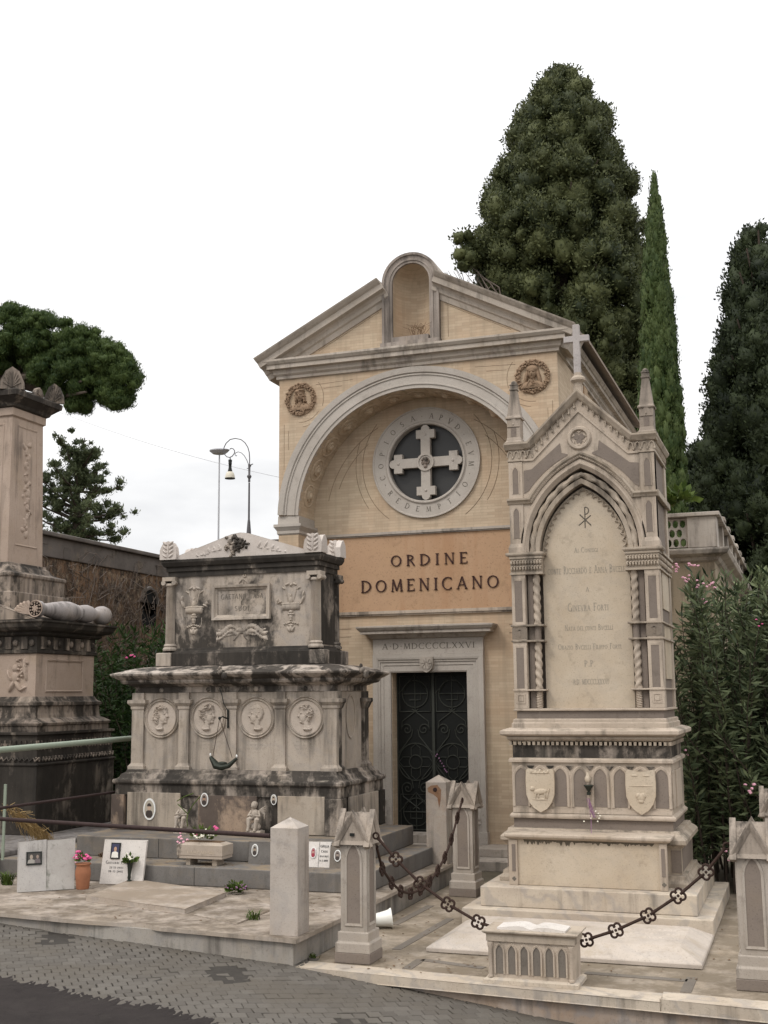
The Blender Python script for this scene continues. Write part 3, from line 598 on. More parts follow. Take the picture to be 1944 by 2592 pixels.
# shadowed interior of doorway and portal
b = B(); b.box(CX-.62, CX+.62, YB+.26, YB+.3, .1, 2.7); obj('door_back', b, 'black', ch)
b = B(); b.box(CX-.57, CX+.57, YB+.20, YB+.23, .31, 2.64); door = obj('door', b, 'door', ch)
b = B(); yd = YB+.19
def ringY(cx, cz_, r_, n=20, t=.008, a0=0, a1=360):
    b.tube([(x, yd, z) for x, z in arcpts(cx, cz_, r_, a0, a1, n)], t, 5)
def seg(*p, t=.008): b.tube([(x, yd, z) for x, z in p], t, 5)
for sx in (-1, 1):
    c = CX+sx*.285
    for z0, z1 in ((2.06, 2.58), (.36, .86)):
        seg((c-.24, z0), (c+.24, z0), (c+.24, z1), (c-.24, z1), (c-.24, z0)); m_ = (z0+z1)/2; ringY(c, m_, .2); seg((c-.26, m_), (c, z1+.03), (c+.26, m_), (c, z0-.03), (c-.26, m_)); seg((c-.09, m_-.09), (c+.09, m_-.09), (c+.09, m_+.09), (c-.09, m_+.09), (c-.09, m_-.09))
        seg((c-.2, m_), (c+.2, m_)); seg((c, z0), (c, z1))
        for s2 in (-1, 1): b.tube([(c+s2*x, yd, m_+z) for x, z in [(.2*math.sin(t_), .2*math.cos(t_)*math.cos(t_)) for t_ in np.linspace(0, PI, 10)]], .006, 4)
    ringY(c, 1.33, .27, 28); ringY(c, 1.33, .10)
    for k in range(4):
        q = k*PI/2; ux, uz = math.cos(q), math.sin(q); px_, pz_ = -uz, ux
        seg((c+ux*.09+px_*.07, 1.33+uz*.09+pz_*.07), (c+ux*.2+px_*.07, 1.33+uz*.2+pz_*.07), (c+ux*.26, 1.33+uz*.26), (c+ux*.2-px_*.07, 1.33+uz*.2-pz_*.07), (c+ux*.09-px_*.07, 1.33+uz*.09-pz_*.07), t=.006)
    for zc, up in ((1.80, 1), (.95, -1)):
        for s2 in (-1, 1):
            sp_ = [(c+s2*(.13+.09*(1-t_)*math.cos(5.5*t_*PI*.6)), yd, zc+up*.0+.09*(1-t_)*math.sin(5.5*t_*PI*.6)) for t_ in np.linspace(0, .92, 22)]; b.tube(sp_, .008, 5)
            b.tube([(c+s2*.22, yd, zc), (c+s2*.2, yd, zc+up*.12), (c-s2*.05, yd, zc+up*.3)], .008, 5); b.tube([(c+s2*.04, yd, zc), (c+s2*.06, yd, zc-up*.1), (c+s2*.26, yd, zc-up*.34)], .008, 5)
    seg((c-.28, .33), (c-.28, 2.62), t=.012); seg((c+.28, .33), (c+.28, 2.62), t=.012)
b.box(CX-.02, CX+.02, yd-.02, yd+.01, .33, 2.62); obj('grille', b, 'grille', door)
b = B(); 
for i in range(9): p = (CX+.04+.02*i+random.gauss(0, .01), YB+.15, 1.45-.035*i+random.gauss(0, .015)); b.ell(p, .012, 6, 4)
o = obj('flower_sprig', b, 'purplepet', smooth=True); tag(o, 'withered pink flower sprig stuck in the chapel door grille', 'flowers')
# portal
b = B(); path = [(CX-.583, .22), (CX-.583, 2.633), (CX+.583, 2.633), (CX+.583, .22)]
b.sweep(path, [(0, -.19), (0, .045), (.02, .055), (.10, .055), (.105, .065), (.15, .065), (.155, .08), (.17, .08), (.19, .095), (.215, .10), (.262, .10), (.262, -.01)], YB); fr = obj('portal_frame', b, 'portal', ch)
b = B(); b.box(CX-.845, CX+.845, YB-.08, YB+.002, 2.897, 3.125); fz = obj('portal_frieze', b, 'portal', ch)
b = B(); text(b, 'A·D·MDCCCCLXXVI', -5.22, 2.975, .085, YB-.08, .003, sp=.16, width=1.42); obj('lettering', b, 'engrave', fz)
b = B(); b.rs(CX, YB-.02, .845, .06, [(.0, 3.127), (.03, 3.14), (.07, 3.19), (.15, 3.20), (.15, 3.24), (.17, 3.25), (.20, 3.29), (.20, 3.31), (.0, 3.33)]); obj('portal_cornice', b, 'trav', ch)
shp = [(-.1, .11), (.1, .11), (.1, 0), (.085, -.06), (.045, -.1), (0, -.12), (-.045, -.1), (-.085, -.06), (-.1, 0)]
b = B(); b.py([(CX+x, 2.745+z) for x, z in shp], YB-.14, YB-.05)
for k in range(8):
    q = k*PI/4+PI/8; b.py([(CX+.02*math.cos(q-.5), 2.755+.02*math.sin(q-.5)), (CX+.085*math.cos(q-.3), 2.755+.085*math.sin(q-.3)), (CX+.085*math.cos(q+.3), 2.755+.085*math.sin(q+.3))], YB-.15, YB-.138)
obj('shield', b, 'trav', ch)
for sx in (-1, 1):
    b = B(); c = CX+sx*.715; b.box(c-.15, c+.15, YB-.13, YB+.0, .215, .38)
    bl = [(0, .62, .06, .12, 0, .03), (0, .80, .035, .05, 0, .03), (0, .5, .05, .03, 0, .03)]+[(random.gauss(0, .035), random.uniform(.5, .85), .02, .02, 0, .035) for _ in range(16)]
    b.relief(lambda u, v, h: (c+u, YB-.075-h, v), bl, -.1, .1, .42, .92, 26)
    obj('portal_plinth', b, 'portal', ch)
b = B(); b.box(CX-1.9, CX+2.3, 16.22-.4, YB+.3, -.02, .105); b.box(CX-1.7, CX+1.7, 16.25, YB+.25, .107, .212); b.box(CX-.585, CX+.585, YB-.16, YB+.25, .214, .33); obj('entrance_steps', b, 'trav', ch, bevel=.006)
# roundels
def wreath(b, c, r, n=46, yo=0.):
    for i in range(n*3):
        a = 2*PI*i/(n*3)+random.gauss(0, .02); rr = r+random.uniform(-.035, .035)
        b.ell((c[0]+rr*math.cos(a), c[1]-.02-random.uniform(0, .02), c[2]+rr*math.sin(a)), (random.uniform(.012, .024), .016, random.uniform(.010, .018)), 6, 4, rot=np.array(Matrix.Rotation(-random.uniform(0, 3), 3, 'Y')))
for sx, veil in ((-1, 0), (1, 1)):
    c = (CX+sx*1.795, YF, 6.77)
    b = B(); b.sweep(arcpts(c[0], c[2], .185, 0, 352, 44)[::-1], [(0, 0), (0, .02), (.015, .025), (.065, .012), (.07, 0)], YF, closed=True); wreath(b, c, .215)
    o = obj('wreath_roundel', b, 'terracotta_relief', ch, smooth=True)
    b = B(); bl = [(0, .045, .058, .085, 0, .10), (0, .03, .012, .032, 0, .125), (0, -.02, .022, .012, 0, .108), (0, .075, .05, .012, 0, .105), (-.024, .05, .016, .009, 0, -.03), (.024, .05, .016, .009, 0, -.03), (0, -.033, .02, .012, 0, .10), (0, -.008, .02, .004, 0, -.01),
        (0, -.06, .036, .06, 0, .06), (-.07, -.125, .10, .06, .35, .06), (.07, -.125, .10, .06, -.35, .06), (0, -.14, .12, .05, 0, .055)]
    if veil: bl += [(0, .1, .085, .06, 0, .095), (-.085, .0, .028, .13, -.25, .05), (.085, .0, .028, .13, .25, .05), (-.06, -.1, .012, .07, -.5, .075), (.05, -.1, .012, .08, .6, .075), (.08, -.11, .01, .07, .7, .07), (0, -.13, .05, .01, .1, .08), (.02, -.105, .05, .009, .3, .078)]
    else: bl += [(.02, .105, .07, .045, .1, .11), (-.02, .12, .04, .02, -.2, .12), (.065, .03, .025, .09, -.1, .07), (-.06, -.02, .016, .06, .1, .06)]+[((-.065 if k % 2 else .07)+random.gauss(0, .008), -.10+.02*k, .016, .016, 0, .075) for k in range(9)]+[(0, -.10, .01, .05, 0, .07), (.03, -.1, .01, .05, -.5, .07)]
    if sx < 0: bl = [(-u, w_, a, b_, -r_, h) for u, w_, a, b_, r_, h in bl]
    b.relief(lambda u, v, h: (c[0]+u*1.05, YF-h*.85-.004, c[2]+v*1.05), bl, -.17, .17, -.165, .165, 70); obj('carved_bust', b, 'terracotta_relief', o, smooth=True, ang=180)
# ------------------------------------------------------------------ marble tomb with medallions (left middle)
LX, LY = -6.80, 14.1
lm = thing('medallion_tomb', 'two-tier blackened marble tomb with four portrait medallions and a gabled sarcophagus on top', 'tomb', (LX, LY, ZP))
b = B(); b.box(-9.2, -4.515, 12.15, 14.72, ZP+.001, .436); obj('lower_step', b, 'step_grey', lm, bevel=.012)
b = B(); b.box(-8.42, -4.83, 12.66, 14.75, .4365, .668); obj('upper_step', b, 'step_grey', lm, bevel=.012)
for x, y, z0, z1 in ((-8.0, 12.148, .24, .43), (-6.55, 12.148, .24, .43), (-5.45, 12.148, .24, .43), (-7.3, 12.658, .45, .66), (-6.1, 12.658, .45, .66)): b = B(); b.box(x, x+.006, y, y+.01, z0, z1); obj('step_joint', b, 'ink', lm)
b = B(); b.rs(LX, LY, 1.50, .72, [(0, .67), (0, 1.10)]); pln = obj('plinth', b, 'lm_stained', lm, bevel=.008)
# corner blocks and slabs of the plinth
def slabpart(name, x0, x1, y0, y1, z0, z1, mat, par, lab=None):
    b = B(); b.box(x0, x1, y0, y1, z0, z1); o = obj(name, b, mat, par, bevel=.006)
    if lab: o['label'] = lab
    return o
slabpart('corner_block', -8.37, -8.19, 13.32, 13.5, .671, 1.10, 'slab_brown', lm)
slabpart('corner_block', -5.46, -5.25, 13.31, 13.5, .671, 1.10, 'lm_stained', lm)
slabpart('corner_block', -5.43, -5.245, 14.66, 14.86, .671, 1.10, 'lm_black', lm)
S1 = slabpart('burial_slab', -8.15, -7.40, 13.34, 13.375, .675, 1.13, 'slab_marble', lm, 'grey marble burial slab with a large oval portrait')
S2 = slabpart('burial_slab', -7.15, -6.36, 13.34, 13.375, .675, 1.11, 'slab_brown', lm, 'brown stained burial slab with a small oval portrait')
S3 = slabpart('burial_slab', -6.08, -5.47, 13.335, 13.375, .675, 1.12, 'slab_marble', lm, 'pale burial slab with an oval portrait in its upper left corner')
slabpart('burial_slab', -5.285, -5.25, 13.62, 14.62, .675, 1.10, 'lm_body', lm)
def oval(par, cx, y, cz, rx, rz, lean=0, skin=(.45, .33, .25), dark=(.05, .04, .035), bgc=(.38, .34, .28), rim=True, tilt=None):
    fn = tilt or (lambda u, v, d: (cx+u, y-d, cz+v))
    b = B(); n = 28; b.slab([[(rx*math.cos(2*PI*i/n), rz*math.sin(2*PI*i/n)) for i in range(n)]], fn, .001, .012); o = obj('oval_portrait', b, 'white', par)
    b = B(); b.slab([[(rx*.8*math.cos(2*PI*i/n), rz*.84*math.sin(2*PI*i/n)) for i in range(n)]], fn, .0121, .0135); obj('photo_ground', b, plain('sepia_ground', bgc, .4), o)
    b = B(); b.slab([[(rx*.3*math.cos(2*PI*i/n), rz*.16+rz*.27*math.sin(2*PI*i/n)) for i in range(n)]], fn, .0136, .0145); obj('photo_face', b, plain('sepia_face', skin, .4), o)
    b = B(); b.slab([[(-rx*.6, -rz*.55), (-rx*.5, -rz*.2), (-rx*.15, -rz*.08), (rx*.15, -rz*.08), (rx*.5, -rz*.2), (rx*.6, -rz*.55), (rx*.3, -rz*.78), (-rx*.3, -rz*.78)]], fn, .0136, .0144)
    b.slab([[(rx*.36*math.cos(PI*i/10), rz*.26+rz*.3*math.sin(PI*i/10)) for i in range(11)]], fn, .0147, .0152); obj('photo_clothes', b, plain('sepia_dark', dark, .4), o)
    return o
p = onY(379, 2048, 13.34); oval(S1, p[0], 13.34, p[2], .085, .132)
p = onY(518, 2024, 13.34); oval(S2, p[0], 13.34, p[2], .052, .082, skin=(.33, .2, .13), bgc=(.25, .2, .17))
p = onY(693.6, 2024, 13.335); oval(S3, p[0], 13.335, p[2], .038, .062)
b = B(); b.rs(LX, LY, 1.53, .75, [(0, 1.102), (0, 1.23), (.02, 1.235), (.03, 1.25), (.03, 1.275), (.02, 1.29), (-.01, 1.295), (-.03, 1.31), (-.05, 1.35), (-.09, 1.37), (-.10, 1.40), (-.11, 1.405)]); obj('base_moulding', b, 'lm_stained', lm)
b = B(); b.rs(LX, LY, 1.36, .55, [(0, 1.40), (0, 2.36)]); obj('pedestal', b, 'lm_body', lm)
PX = [-1.33, -.665, 0, .665, 1.33]
for k, dx in enumerate(PX):
    b = B(); cxp = LX+dx; w_ = .085 if k in (0, 4) else .07
    b.rs(cxp, LY-.55, w_, .035, [(.03, 1.406), (.03, 1.44), (.012, 1.46), (.0, 1.48), (0, 2.14), (.012, 2.16), (.012, 2.19), (.03, 2.21), (.045, 2.23), (.045, 2.27), (.0, 2.275), (0, 2.36)]); obj('pilaster', b, 'lm_body', lm)
for yy in (LY-.45, LY+.50):
    b = B(); b.rs(LX+1.36, yy, .035, .09, [(.03, 1.406), (.03, 1.44), (.012, 1.46), (.0, 1.48), (0, 2.14), (.012, 2.16), (.03, 2.21), (.045, 2.23), (.045, 2.27), (.0, 2.275), (0, 2.36)]); obj('pilaster', b, 'lm_stained', lm)
b = B(); b.rs(LX, LY, 1.38, .57, [(0, 2.362), (0, 2.43), (.03, 2.44), (.05, 2.455), (.12, 2.475), (.14, 2.50), (.14, 2.52), (.17, 2.535), (.21, 2.56), (.235, 2.58), (.24, 2.60), (.18, 2.62), (.0, 2.675), (-.2, 2.70), (-.4, 2.71)]); obj('cornice', b, 'lm_cornice', lm)
for px_, py_, yy in ((560, 1722, 13.23), (918, 1700, 13.28)):
    p = onY(px_, py_, yy); b = B(); b.ell((p[0], yy, 2.60), (.045, .05, .04), 10, 8); b.ell((p[0]+.05, yy-.02, 2.555), (.035, .04, .05), 10, 8); b.ell((p[0]-.02, yy, 2.65), (.02, .03, .03)); obj('corner_scroll', b, 'lm_stained', lm, smooth=True)
# medallions
YM = LY-.55
PROF = [(.12, -.62), (.09, -.40), (.17, -.345), (.29, -.34), (.335, -.29), (.325, -.235), (.30, -.215), (.345, -.17), (.315, -.135), (.35, -.095), (.335, -.045), (.43, -.03), (.44, .01), (.36, .15), (.335, .19), (.355, .23), (.34, .38), (.24, .52), (.02, .60), (-.22, .56), (-.38, .40), (-.43, .18), (-.36, -.05), (-.22, -.20), (-.20, -.42), (-.36, -.58), (-.30, -.68), (-.08, -.74), (.1, -.70)]
heads = [(1, 'lady'), (1, 'lady2'), (-1, 'bald'), (-1, 'curl')]
for k in range(4):
    cxm = LX-.9975+.665*k; czm = 2.045; s_ = heads[k][0]
    b = B(); b.sweep(arcpts(cxm, czm, .205, 0, 354, 59)[::-1], [(0, 0), (0, .012), (.012, .026), (.024, .012), (.03, .012), (.042, .028), (.052, .012), (.056, 0)], YM, closed=True); mo = obj('medallion_ring', b, 'lm_body', lm, smooth=True)
    b = B(); b.lathe([(.206, 0), (.206, .006)], (cxm, YM-.006, czm), 'y', 40); obj('medallion_ground', b, 'lm_medal', mo)
    r = random.Random(k+5); pf = list(PROF)
    if k == 0: pf = [(x-.10 if (-.25 < y < .1 and x < -.2) else x, y) for x, y in pf]; pf[22] = (-.52, -.12); pf[23] = (-.40, -.34)
    if k == 1: pf[18] = (.05, .68); pf[17] = (.30, .56); pf[22] = (-.5, -.06); pf[21] = (-.50, .16)
    bl = [(-.07, .04, .045, .075, .1, .16), (-.065, .04, .02, .04, .1, -.12), (.22, .12, .05, .022, 0, -.10), (.22, .17, .08, .02, .1, .06), (.27, -.13, .05, .012, 0, -.05), (.10, -.08, .16, .16, 0, .07), (.36, .0, .05, .03, .5, .05), (-.02, -.62, .26, .05, .1, .08)]
    for _ in range((120, 110, 30, 120)[k]):
        x, y = r.uniform(-.5, .34), r.uniform(-.3, .66)
        if y > .34+.3*(x-.1 if x > .1 else 0) or x < -.14-.0*y: bl.append((x, y, .07, .028, r.uniform(-.6, 1.2), (.13, .14, .05, .12)[k]))
    sc_ = .245
    b = B(); b.relief(lambda u, v, h: (cxm+s_*u, YM-.006-h, czm+.012+v), [(u*sc_, w_*sc_, a*sc_, c_*sc_, r_, h*.13) for u, w_, a, c_, r_, h in bl], -.15, .13, -.19, .18, 96, poly=([(x*sc_, y*sc_) for x, y in pf], .024, .03)); obj('portrait_head', b, 'lm_medal', mo, smooth=True, ang=180)
b = B(); n_ = 40; b.sweep([(0+.15*math.cos(2*PI*i/n_), 2.045+.25*math.sin(2*PI*i/n_)) for i in range(n_)][::-1], [(0, 0), (0, .01), (.018, .014), (.018, 0)], 0, closed=True)
b.v = [(LX+1.36-y, LY+.02+x, z) for x, y, z in b.v]; obj('blank_oval', b, 'lm_body', lm)
# faint lettering below medallions
b = B()
for k in (1, 2, 3):
    for j in range(3):
        text(b, ('RITA', 'MORTA', 'NATA')[(k+j) % 3][:4+j % 2], LX-.9975+.665*k-.03, 1.745-.045*j, .018, YM, .001, width=.2+.06*(j % 2))
obj('faint_epitaph', b, 'engrave_soft', lm)
for k in range(4):
    cxm = LX-.9975+.665*k; b = B(); b.lathe([(.03, 0), (.03, .006), (.012, .02), (.0, .021)], (cxm, LY-.57, 2.395), 'y', 12, dirv=(0, -1, 0)); obj('rosette', b, 'lm_stained', lm, smooth=True)
# sarcophagus chest
b = B(); b.rs(LX, LY, 1.14, .38, [(0, 2.70), (0, 2.865), (-.015, 2.87), (-.02, 2.885), (-.05, 2.90), (-.06, 2.93)]); obj('chest_plinth', b, 'lm_black', lm, bevel=.005)
for sx in (-1, 1):
    for sy in (-1, 1):
        b = B(); b.rs(LX+sx*1.08, LY+sy*.33, .11, .075, [(0, 2.702), (0, 2.868), (-.02, 2.875)]); obj('pedestal_block', b, 'lm_body' if sx < 0 else 'lm_stained', lm, bevel=.005)
b = B(); b.rs(LX, LY, 1.05, .31, [(0, 2.93), (0, 3.87)]); obj('chest', b, 'lm_chest', lm)
YC_ = LY-.31
b = B(); b.box(LX+1.051, LX+1.056, LY-.30, LY+.30, 2.95, 3.86); obj('side_face', b, 'lm_black', lm)
b = B(); b.box(LX+.93, LX+1.35, LY+.0, LY+.001, 2.0, 2.0001) if False else None
for sx in (-1, 1):
    for sy in (-1, 1):
        b = B(); c = (LX+sx*1.03, LY+sy*.31); n = 28; prof = [(.095, 2.90), (.10, 2.92), (.09, 2.94), (.078, 2.95), (.088, 2.965), (.078, 2.985), (.072, 2.99)]
        b.lathe([(r, z) for r, z in prof], (c[0], c[1], 0), 'z', 20)
        vs = []; fs = []
        for z in (2.99, 3.74):
            for k in range(n*2): r = .068 if k % 2 else .056; q = 2*PI*k/(n*2); vs.append((c[0]+r*math.cos(q)*(1 if z < 3.5 else .92), c[1]+r*math.sin(q)*(1 if z < 3.5 else .92), z))
        m = n*2; fs = [(k, (k+1) % m, m+(k+1) % m, m+k) for k in range(m)]; b.add(vs, fs)
        b.lathe([(.062, 3.735), (.078, 3.75), (.078, 3.765), (.07, 3.78)], (c[0], c[1], 0), 'z', 16); b.box(c[0]-.095, c[0]+.095, c[1]-.08, c[1]+.08, 3.81, 3.862)
        for s2 in (-1, 1): b.lathe([(.0, -.085), (.03, -.085), (.034, -.07), (.026, 0), (.034, .07), (.03, .085), (0, .085)], (c[0]+s2*.078, c[1], 3.785), 'y', 12)
        obj('fluted_column', b, 'lm_body' if sy < 0 else 'lm_stained', lm)
b = B(); b.rs(LX, LY, 1.10, .36, [(-.03, 3.863), (-.03, 3.93), (-.01, 3.935), (-.01, 3.99), (.015, 4.0), (.03, 4.03), (.04, 4.05), (.04, 4.085), (.0, 4.09)]); obj('entablature', b, 'lm_black', lm)
# inscription panel
b = B(); path = [(LX-.41, 3.27), (LX-.41, 3.73), (LX+.41, 3.73), (LX+.41, 3.27)]
b.sweep([(LX-.345, 3.345), (LX-.345, 3.665), (LX+.345, 3.665), (LX+.345, 3.345)], [(0, -.0), (0, .012), (.02, .02), (.035, .045), (.065, .05), (.065, 0)], YC_, closed=True); pn = obj('panel_frame', b, 'lm_body', lm)
b = B(); text(b, 'GAETANO CASA', LX, 3.55, .062, YC_, .003, width=.6); text(b, 'E', LX, 3.475, .045, YC_, .003); text(b, 'SUOI', LX, 3.395, .06, YC_, .003, width=.2); obj('lettering', b, 'engrave', pn)
# lamps in relief, ribbons and crossed palms
def reliefY(name, bl, cx, cz, hw, hh, n, mat, par, y, k=1., smooth=True):
    b = B(); b.relief(lambda u, v, h: (cx+u, y-h, cz+v), bl, -hw, hw, -hh, hh, n); return obj(name, b, mat, par, smooth=smooth, ang=180)
for sx in (-1, 1):
    m = -sx; bl = [(0, -.0, .15, .012, 0, .035)]+[(x, -.035, .012, .05, 0, .038-abs(x)*.1) for x in np.linspace(-.11, .11, 13)]+[(0, -.03, .13, .05, 0, .03), (0, .04, .03, .06, 0, .035), (0, .10, .012, .03, 0, .03),
        (m*-.165, .05, .018, .06, m*.4, .03), (m*-.175, .12, .014, .04, 0, .035), (m*.16, .02, .035, .012, m*-.5, .03), (m*.185, .045, .012, .025, 0, .03), (0, -.1, .03, .02, 0, .03), (0, -.13, .045, .014, 0, .035), (0, -.165, .028, .035, 0, .03), (0, -.2, .018, .02, 0, .03)]
    bl += [(x, -.23-.3*abs(x), .018, .01, x*8, .022) for x in (-.09, -.06, -.03, 0, .03, .06, .09)]+[(0, -.31, .022, .045, 0, .028), (-.03, -.32, .018, .04, .4, .024), (.03, -.32, .018, .04, -.4, .024), (0, -.27, .04, .012, 0, .024)]
    bl += [(x, .13-.0, .006, .1, -x*4, .012) for x in (-.06, .06)]+[(-.05, .25, .035, .016, .4, .022), (.05, .25, .035, .016, -.4, .022), (0, .24, .02, .02, 0, .026), (-.1, .20, .03, .012, -.6, .018), (.11, .2, .03, .012, .6, .018)]
    bl += [(x, -.14-.012*j, .004, .005, 0, .008) for x in (-.11, .11) for j in range(8)]
    reliefY('lamp_relief', bl, LX+sx*.69, 3.46, .22, .4, 74, 'lm_body', lm, YC_)
bl = []
for s_ in (-1, 1):
    for t_ in np.linspace(0, 1, 16):
        x = s_*(-.32+.55*t_); y = -.05+.10*(1-t_)-.02*t_; bl.append((x, y*(.6)+.02, .02, .008, s_*-.15, .016))
    for t_ in np.linspace(0, 1, 22):
        x = s_*(.05+.3*t_); y = .02+.05*math.sin(t_*5); bl += [(x, y+.03, .034, .011, s_*(.5+random.random()), .018), (x, y-.035, .034, .011, -s_*(.5+random.random()), .018)]
bl += [(0, .04, .04, .03, 0, .022), (-.05, .05, .04, .02, .5, .02), (.06, -.05, .05, .012, -.8, .018), (-.08, -.05, .05, .012, .8, .018)]
reliefY('crossed_palms', bl, LX, 3.10, .40, .13, 90, 'lm_body', lm, YC_)
bl = [(0, 0, .009, .075, 0, .02), (.025, .045, .026, .028, 0, .02), (.022, .045, .012, .013, 0, -.02), (-.03, -.02, .05, .008, .8, .02), (.03, -.02, .05, .008, -.8, .02)]
reliefY('chi_rho', bl, LX+.02, 3.80, .08, .09, 40, 'lm_body', lm, YC_)
# lid
b = B(); b.py([(LX-.95, 4.09), (LX+.95, 4.09), (LX+.93, 4.13), (LX+.12, 4.385), (LX, 4.40), (LX-.12, 4.385), (LX-.93, 4.13)], LY-.38, LY+.38); lid = obj('lid', b, 'lm_lid', lm, bevel=.01)
bl = [(random.gauss(0, .075), random.gauss(.0, .055), random.uniform(.015, .04), random.uniform(.012, .03), random.random()*3, random.uniform(.02, .05)) for _ in range(60)]+[(0, .03, .05, .012, .2, .06), (0, 0, .012, .06, .2, .06)]
reliefY('carved_wreath', bl, LX-.06, 4.23, .24, .15, 70, 'lm_stained', lid, LY-.38)
for sx in (-1, 1):
    bl = [(sx*(.0+.085*i)+random.gauss(0, .01), .0-.03*i+random.gauss(0, .01), .012, .05-.005*i, sx*-.5, .018) for i in range(5)]+[(sx*(.02+.085*i), -.05-.02*i, .03, .009, .1, .015) for i in range(5)]
    reliefY('ribbon', bl, LX+sx*.28, 4.24, .5, .12, 80, 'lm_lid', lid, LY-.38)
for sx in (-1, 1):
    for sy in (-1, 1):
        b = B(); n = 14; vs = []; c = (LX+sx*1.03, LY+sy*.32)
        # quarter-ellipsoid ear with a leaf face
        outl_ = [(-.115, 4.09), (-.125, 4.17), (-.11, 4.25), (-.07, 4.31), (0, 4.335), (.07, 4.31), (.11, 4.25), (.125, 4.17), (.115, 4.09)]
        b.py([(c[0]+x, z) for x, z in outl_], c[1]-.1 if sy < 0 else c[1]+.02, c[1]-.02 if sy < 0 else c[1]+.1)
        yf_ = c[1]-.1 if sy < 0 else c[1]+.02
        if True:
            bl = [(0, .12, .012, .1, 0, .015)]+[(s2*.045, .05+.055*j, .04, .016, s2*.7, .02) for j in range(4) for s2 in (-1, 1)]
            b.relief(lambda u, v, h: (c[0]+u, yf_-h, 4.09+v), bl, -.11, .11, .01, .24, 40)
            sd_ = [(y+.003, z+.002) for y, z in [(c[1]-.1, 4.09), (c[1]-.1, 4.22), (c[1]-.04, 4.30), (c[1]+.02, 4.32), (c[1]+.08, 4.26), (c[1]+.1, 4.15), (c[1]+.1, 4.09)]]
            b.pxx(sd_, c[0]+sx*.05, c[0]+sx*.1235)
        obj('corner_ear', b, 'lm_lid', lm)
# ------------------------------------------------------------------ gothic monument
GX, GY = -2.21, 13.32
gm = thing('gothic_monument', 'tall cream gothic wall tomb with pointed arch, two pinnacles and a stone cross', 'tomb', (GX, GY, 0))
b = B(); b.box(GX-1.235, GX+1.235, 12.06, 14.5, .003, .165); obj('lower_step', b, 'kerb', gm, bevel=.008)
b = B(); b.box(GX-1.08, GX+1.08, 12.22, 14.4, .167, .36); obj('upper_step', b, 'kerb', gm, bevel=.008)
b = B(); b.rs(GX, GY, .90, .62, [(.075, .362), (.075, .40), (.045, .44), (.04, .47), (.0, .475), (0, .74), (.02, .745), (.03, .76), (.06, .78), (.06, .82), (.03, .85), (.0, .87), (-.01, .90), (-.05, .905)])
obj('base', b, 'gothic_dark', gm)
for q_ in ((GX-.90, GX-.80, 12.694, 12.71), (GX+.80, GX+.90, 12.694, 12.71), (GX+.892, GX+.903, 12.8, 13.85)): b = B(); b.box(*q_, .50, .72); obj('base_inset', b, 'peperino', gm)
# tomb front
b = B(); b.box(GX-.765, GX+.765, 12.40, 12.75, .362, .82); tf = obj('tomb_front', b, 'gothic_plate', gm, bevel=.006)
for sx in (-1, 1):
    b = B(); b.box(GX+sx*.765-.045, GX+sx*.765+.03 if sx > 0 else GX-.765+.045, 12.375, 12.42, .364, .815); b.v = [((x if sx > 0 else x), y, z) for x, y, z in b.v]; obj('edge_strip', b, 'gothic', tf)
    b = B(); b.box(GX+sx*.757-.018, GX+sx*.757+.018, 12.37, 12.376, .50, .77); obj('strip_inset', b, 'peperino', tf)
    b = B()
    for q in range(4): b.ell((GX+sx*.757+.012*math.cos(q*PI/2), 12.374, .425+.012*math.sin(q*PI/2)), (.011, .003, .011))
    obj('quatrefoil_mark', b, 'engrave', tf)
b = B(); b.rs(GX, 12.575, .80, .2, [(0, .822), (.03, .835), (.045, .85), (.045, .875), (.0, .885)]); obj('tomb_lid', b, 'gothic', tf, bevel=.006)
b = B(); bot = []
for i in range(120):
    x = GX-.64+1.30*i/119; a_ = (1.0 if i < 48 else .25 if i < 62 else .55 if i < 84 else .2 if i < 92 else .5); bot.append((x, .822-.012-.05*a_*max(0, random.random()**2.2)-.012*abs(math.sin(i*.35))))
b.py([(GX-.66, .8225)]+bot+[(GX+.68, .8225)], 12.3975, 12.402); obj('drip_stain', b, plain('dark_drip_stain', (.12, .10, .075), .9, var=.5), tf)
b = B(); b.rs(GX, GY, .83, .585, [(0, .87), (0, 1.0)]); obj('plinth', b, 'peperino', gm)
b = B(); b.rs(GX, GY, .835, .60, [(.0, 1.002), (.025, 1.005), (.03, 1.02), (.03, 1.035), (.012, 1.05), (0, 1.06), (0, 1.58)]); die = obj('die', b, 'gothic', gm)
# arcade panels: 8 lancets front
YD = GY-.60
for k in range(8):
    cxk = GX-.735+.21*k
    if k in (1, 6): continue
    o_ = [(cxk-.066, 1.13)]+pointed(cxk, 1.42, .066, .10, 6)+[(cxk+.066, 1.13)]; o_ = o_
    b = B(); b.py(o_, YD-.004, YD+.01); lp = obj('lancet_panel', b, 'peperino', die)
b = B(); frames = []
for k in range(8):
    cxk = GX-.735+.21*k
    b.sweep([(cxk-.068, 1.125)]+pointed(cxk, 1.42, .068, .102, 6)+[(cxk+.068, 1.125)], [(0, 0), (0, .01), (.022, .014), (.03, .006), (.03, 0)], YD) if k not in (1, 6) else b.sweep(pointed(cxk, 1.42, .068, .102, 6), [(0, 0), (0, .01), (.022, .014), (.03, .006), (.03, 0)], YD)
    b.py([(cxk+.05, 1.545), (cxk+.16, 1.545), (cxk+.105, 1.50)], YD-.004, YD+.002) if k < 7 else None
b.box(GX-.83, GX+.83, YD-.012, YD, 1.06, 1.10); obj('arcade_tracery', b, 'gothic', die)
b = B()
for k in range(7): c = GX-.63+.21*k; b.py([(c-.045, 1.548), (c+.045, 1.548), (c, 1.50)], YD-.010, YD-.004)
obj('tracery_dark_insets', b, 'gothic_black', die)  # small dark triangles between the lancet heads
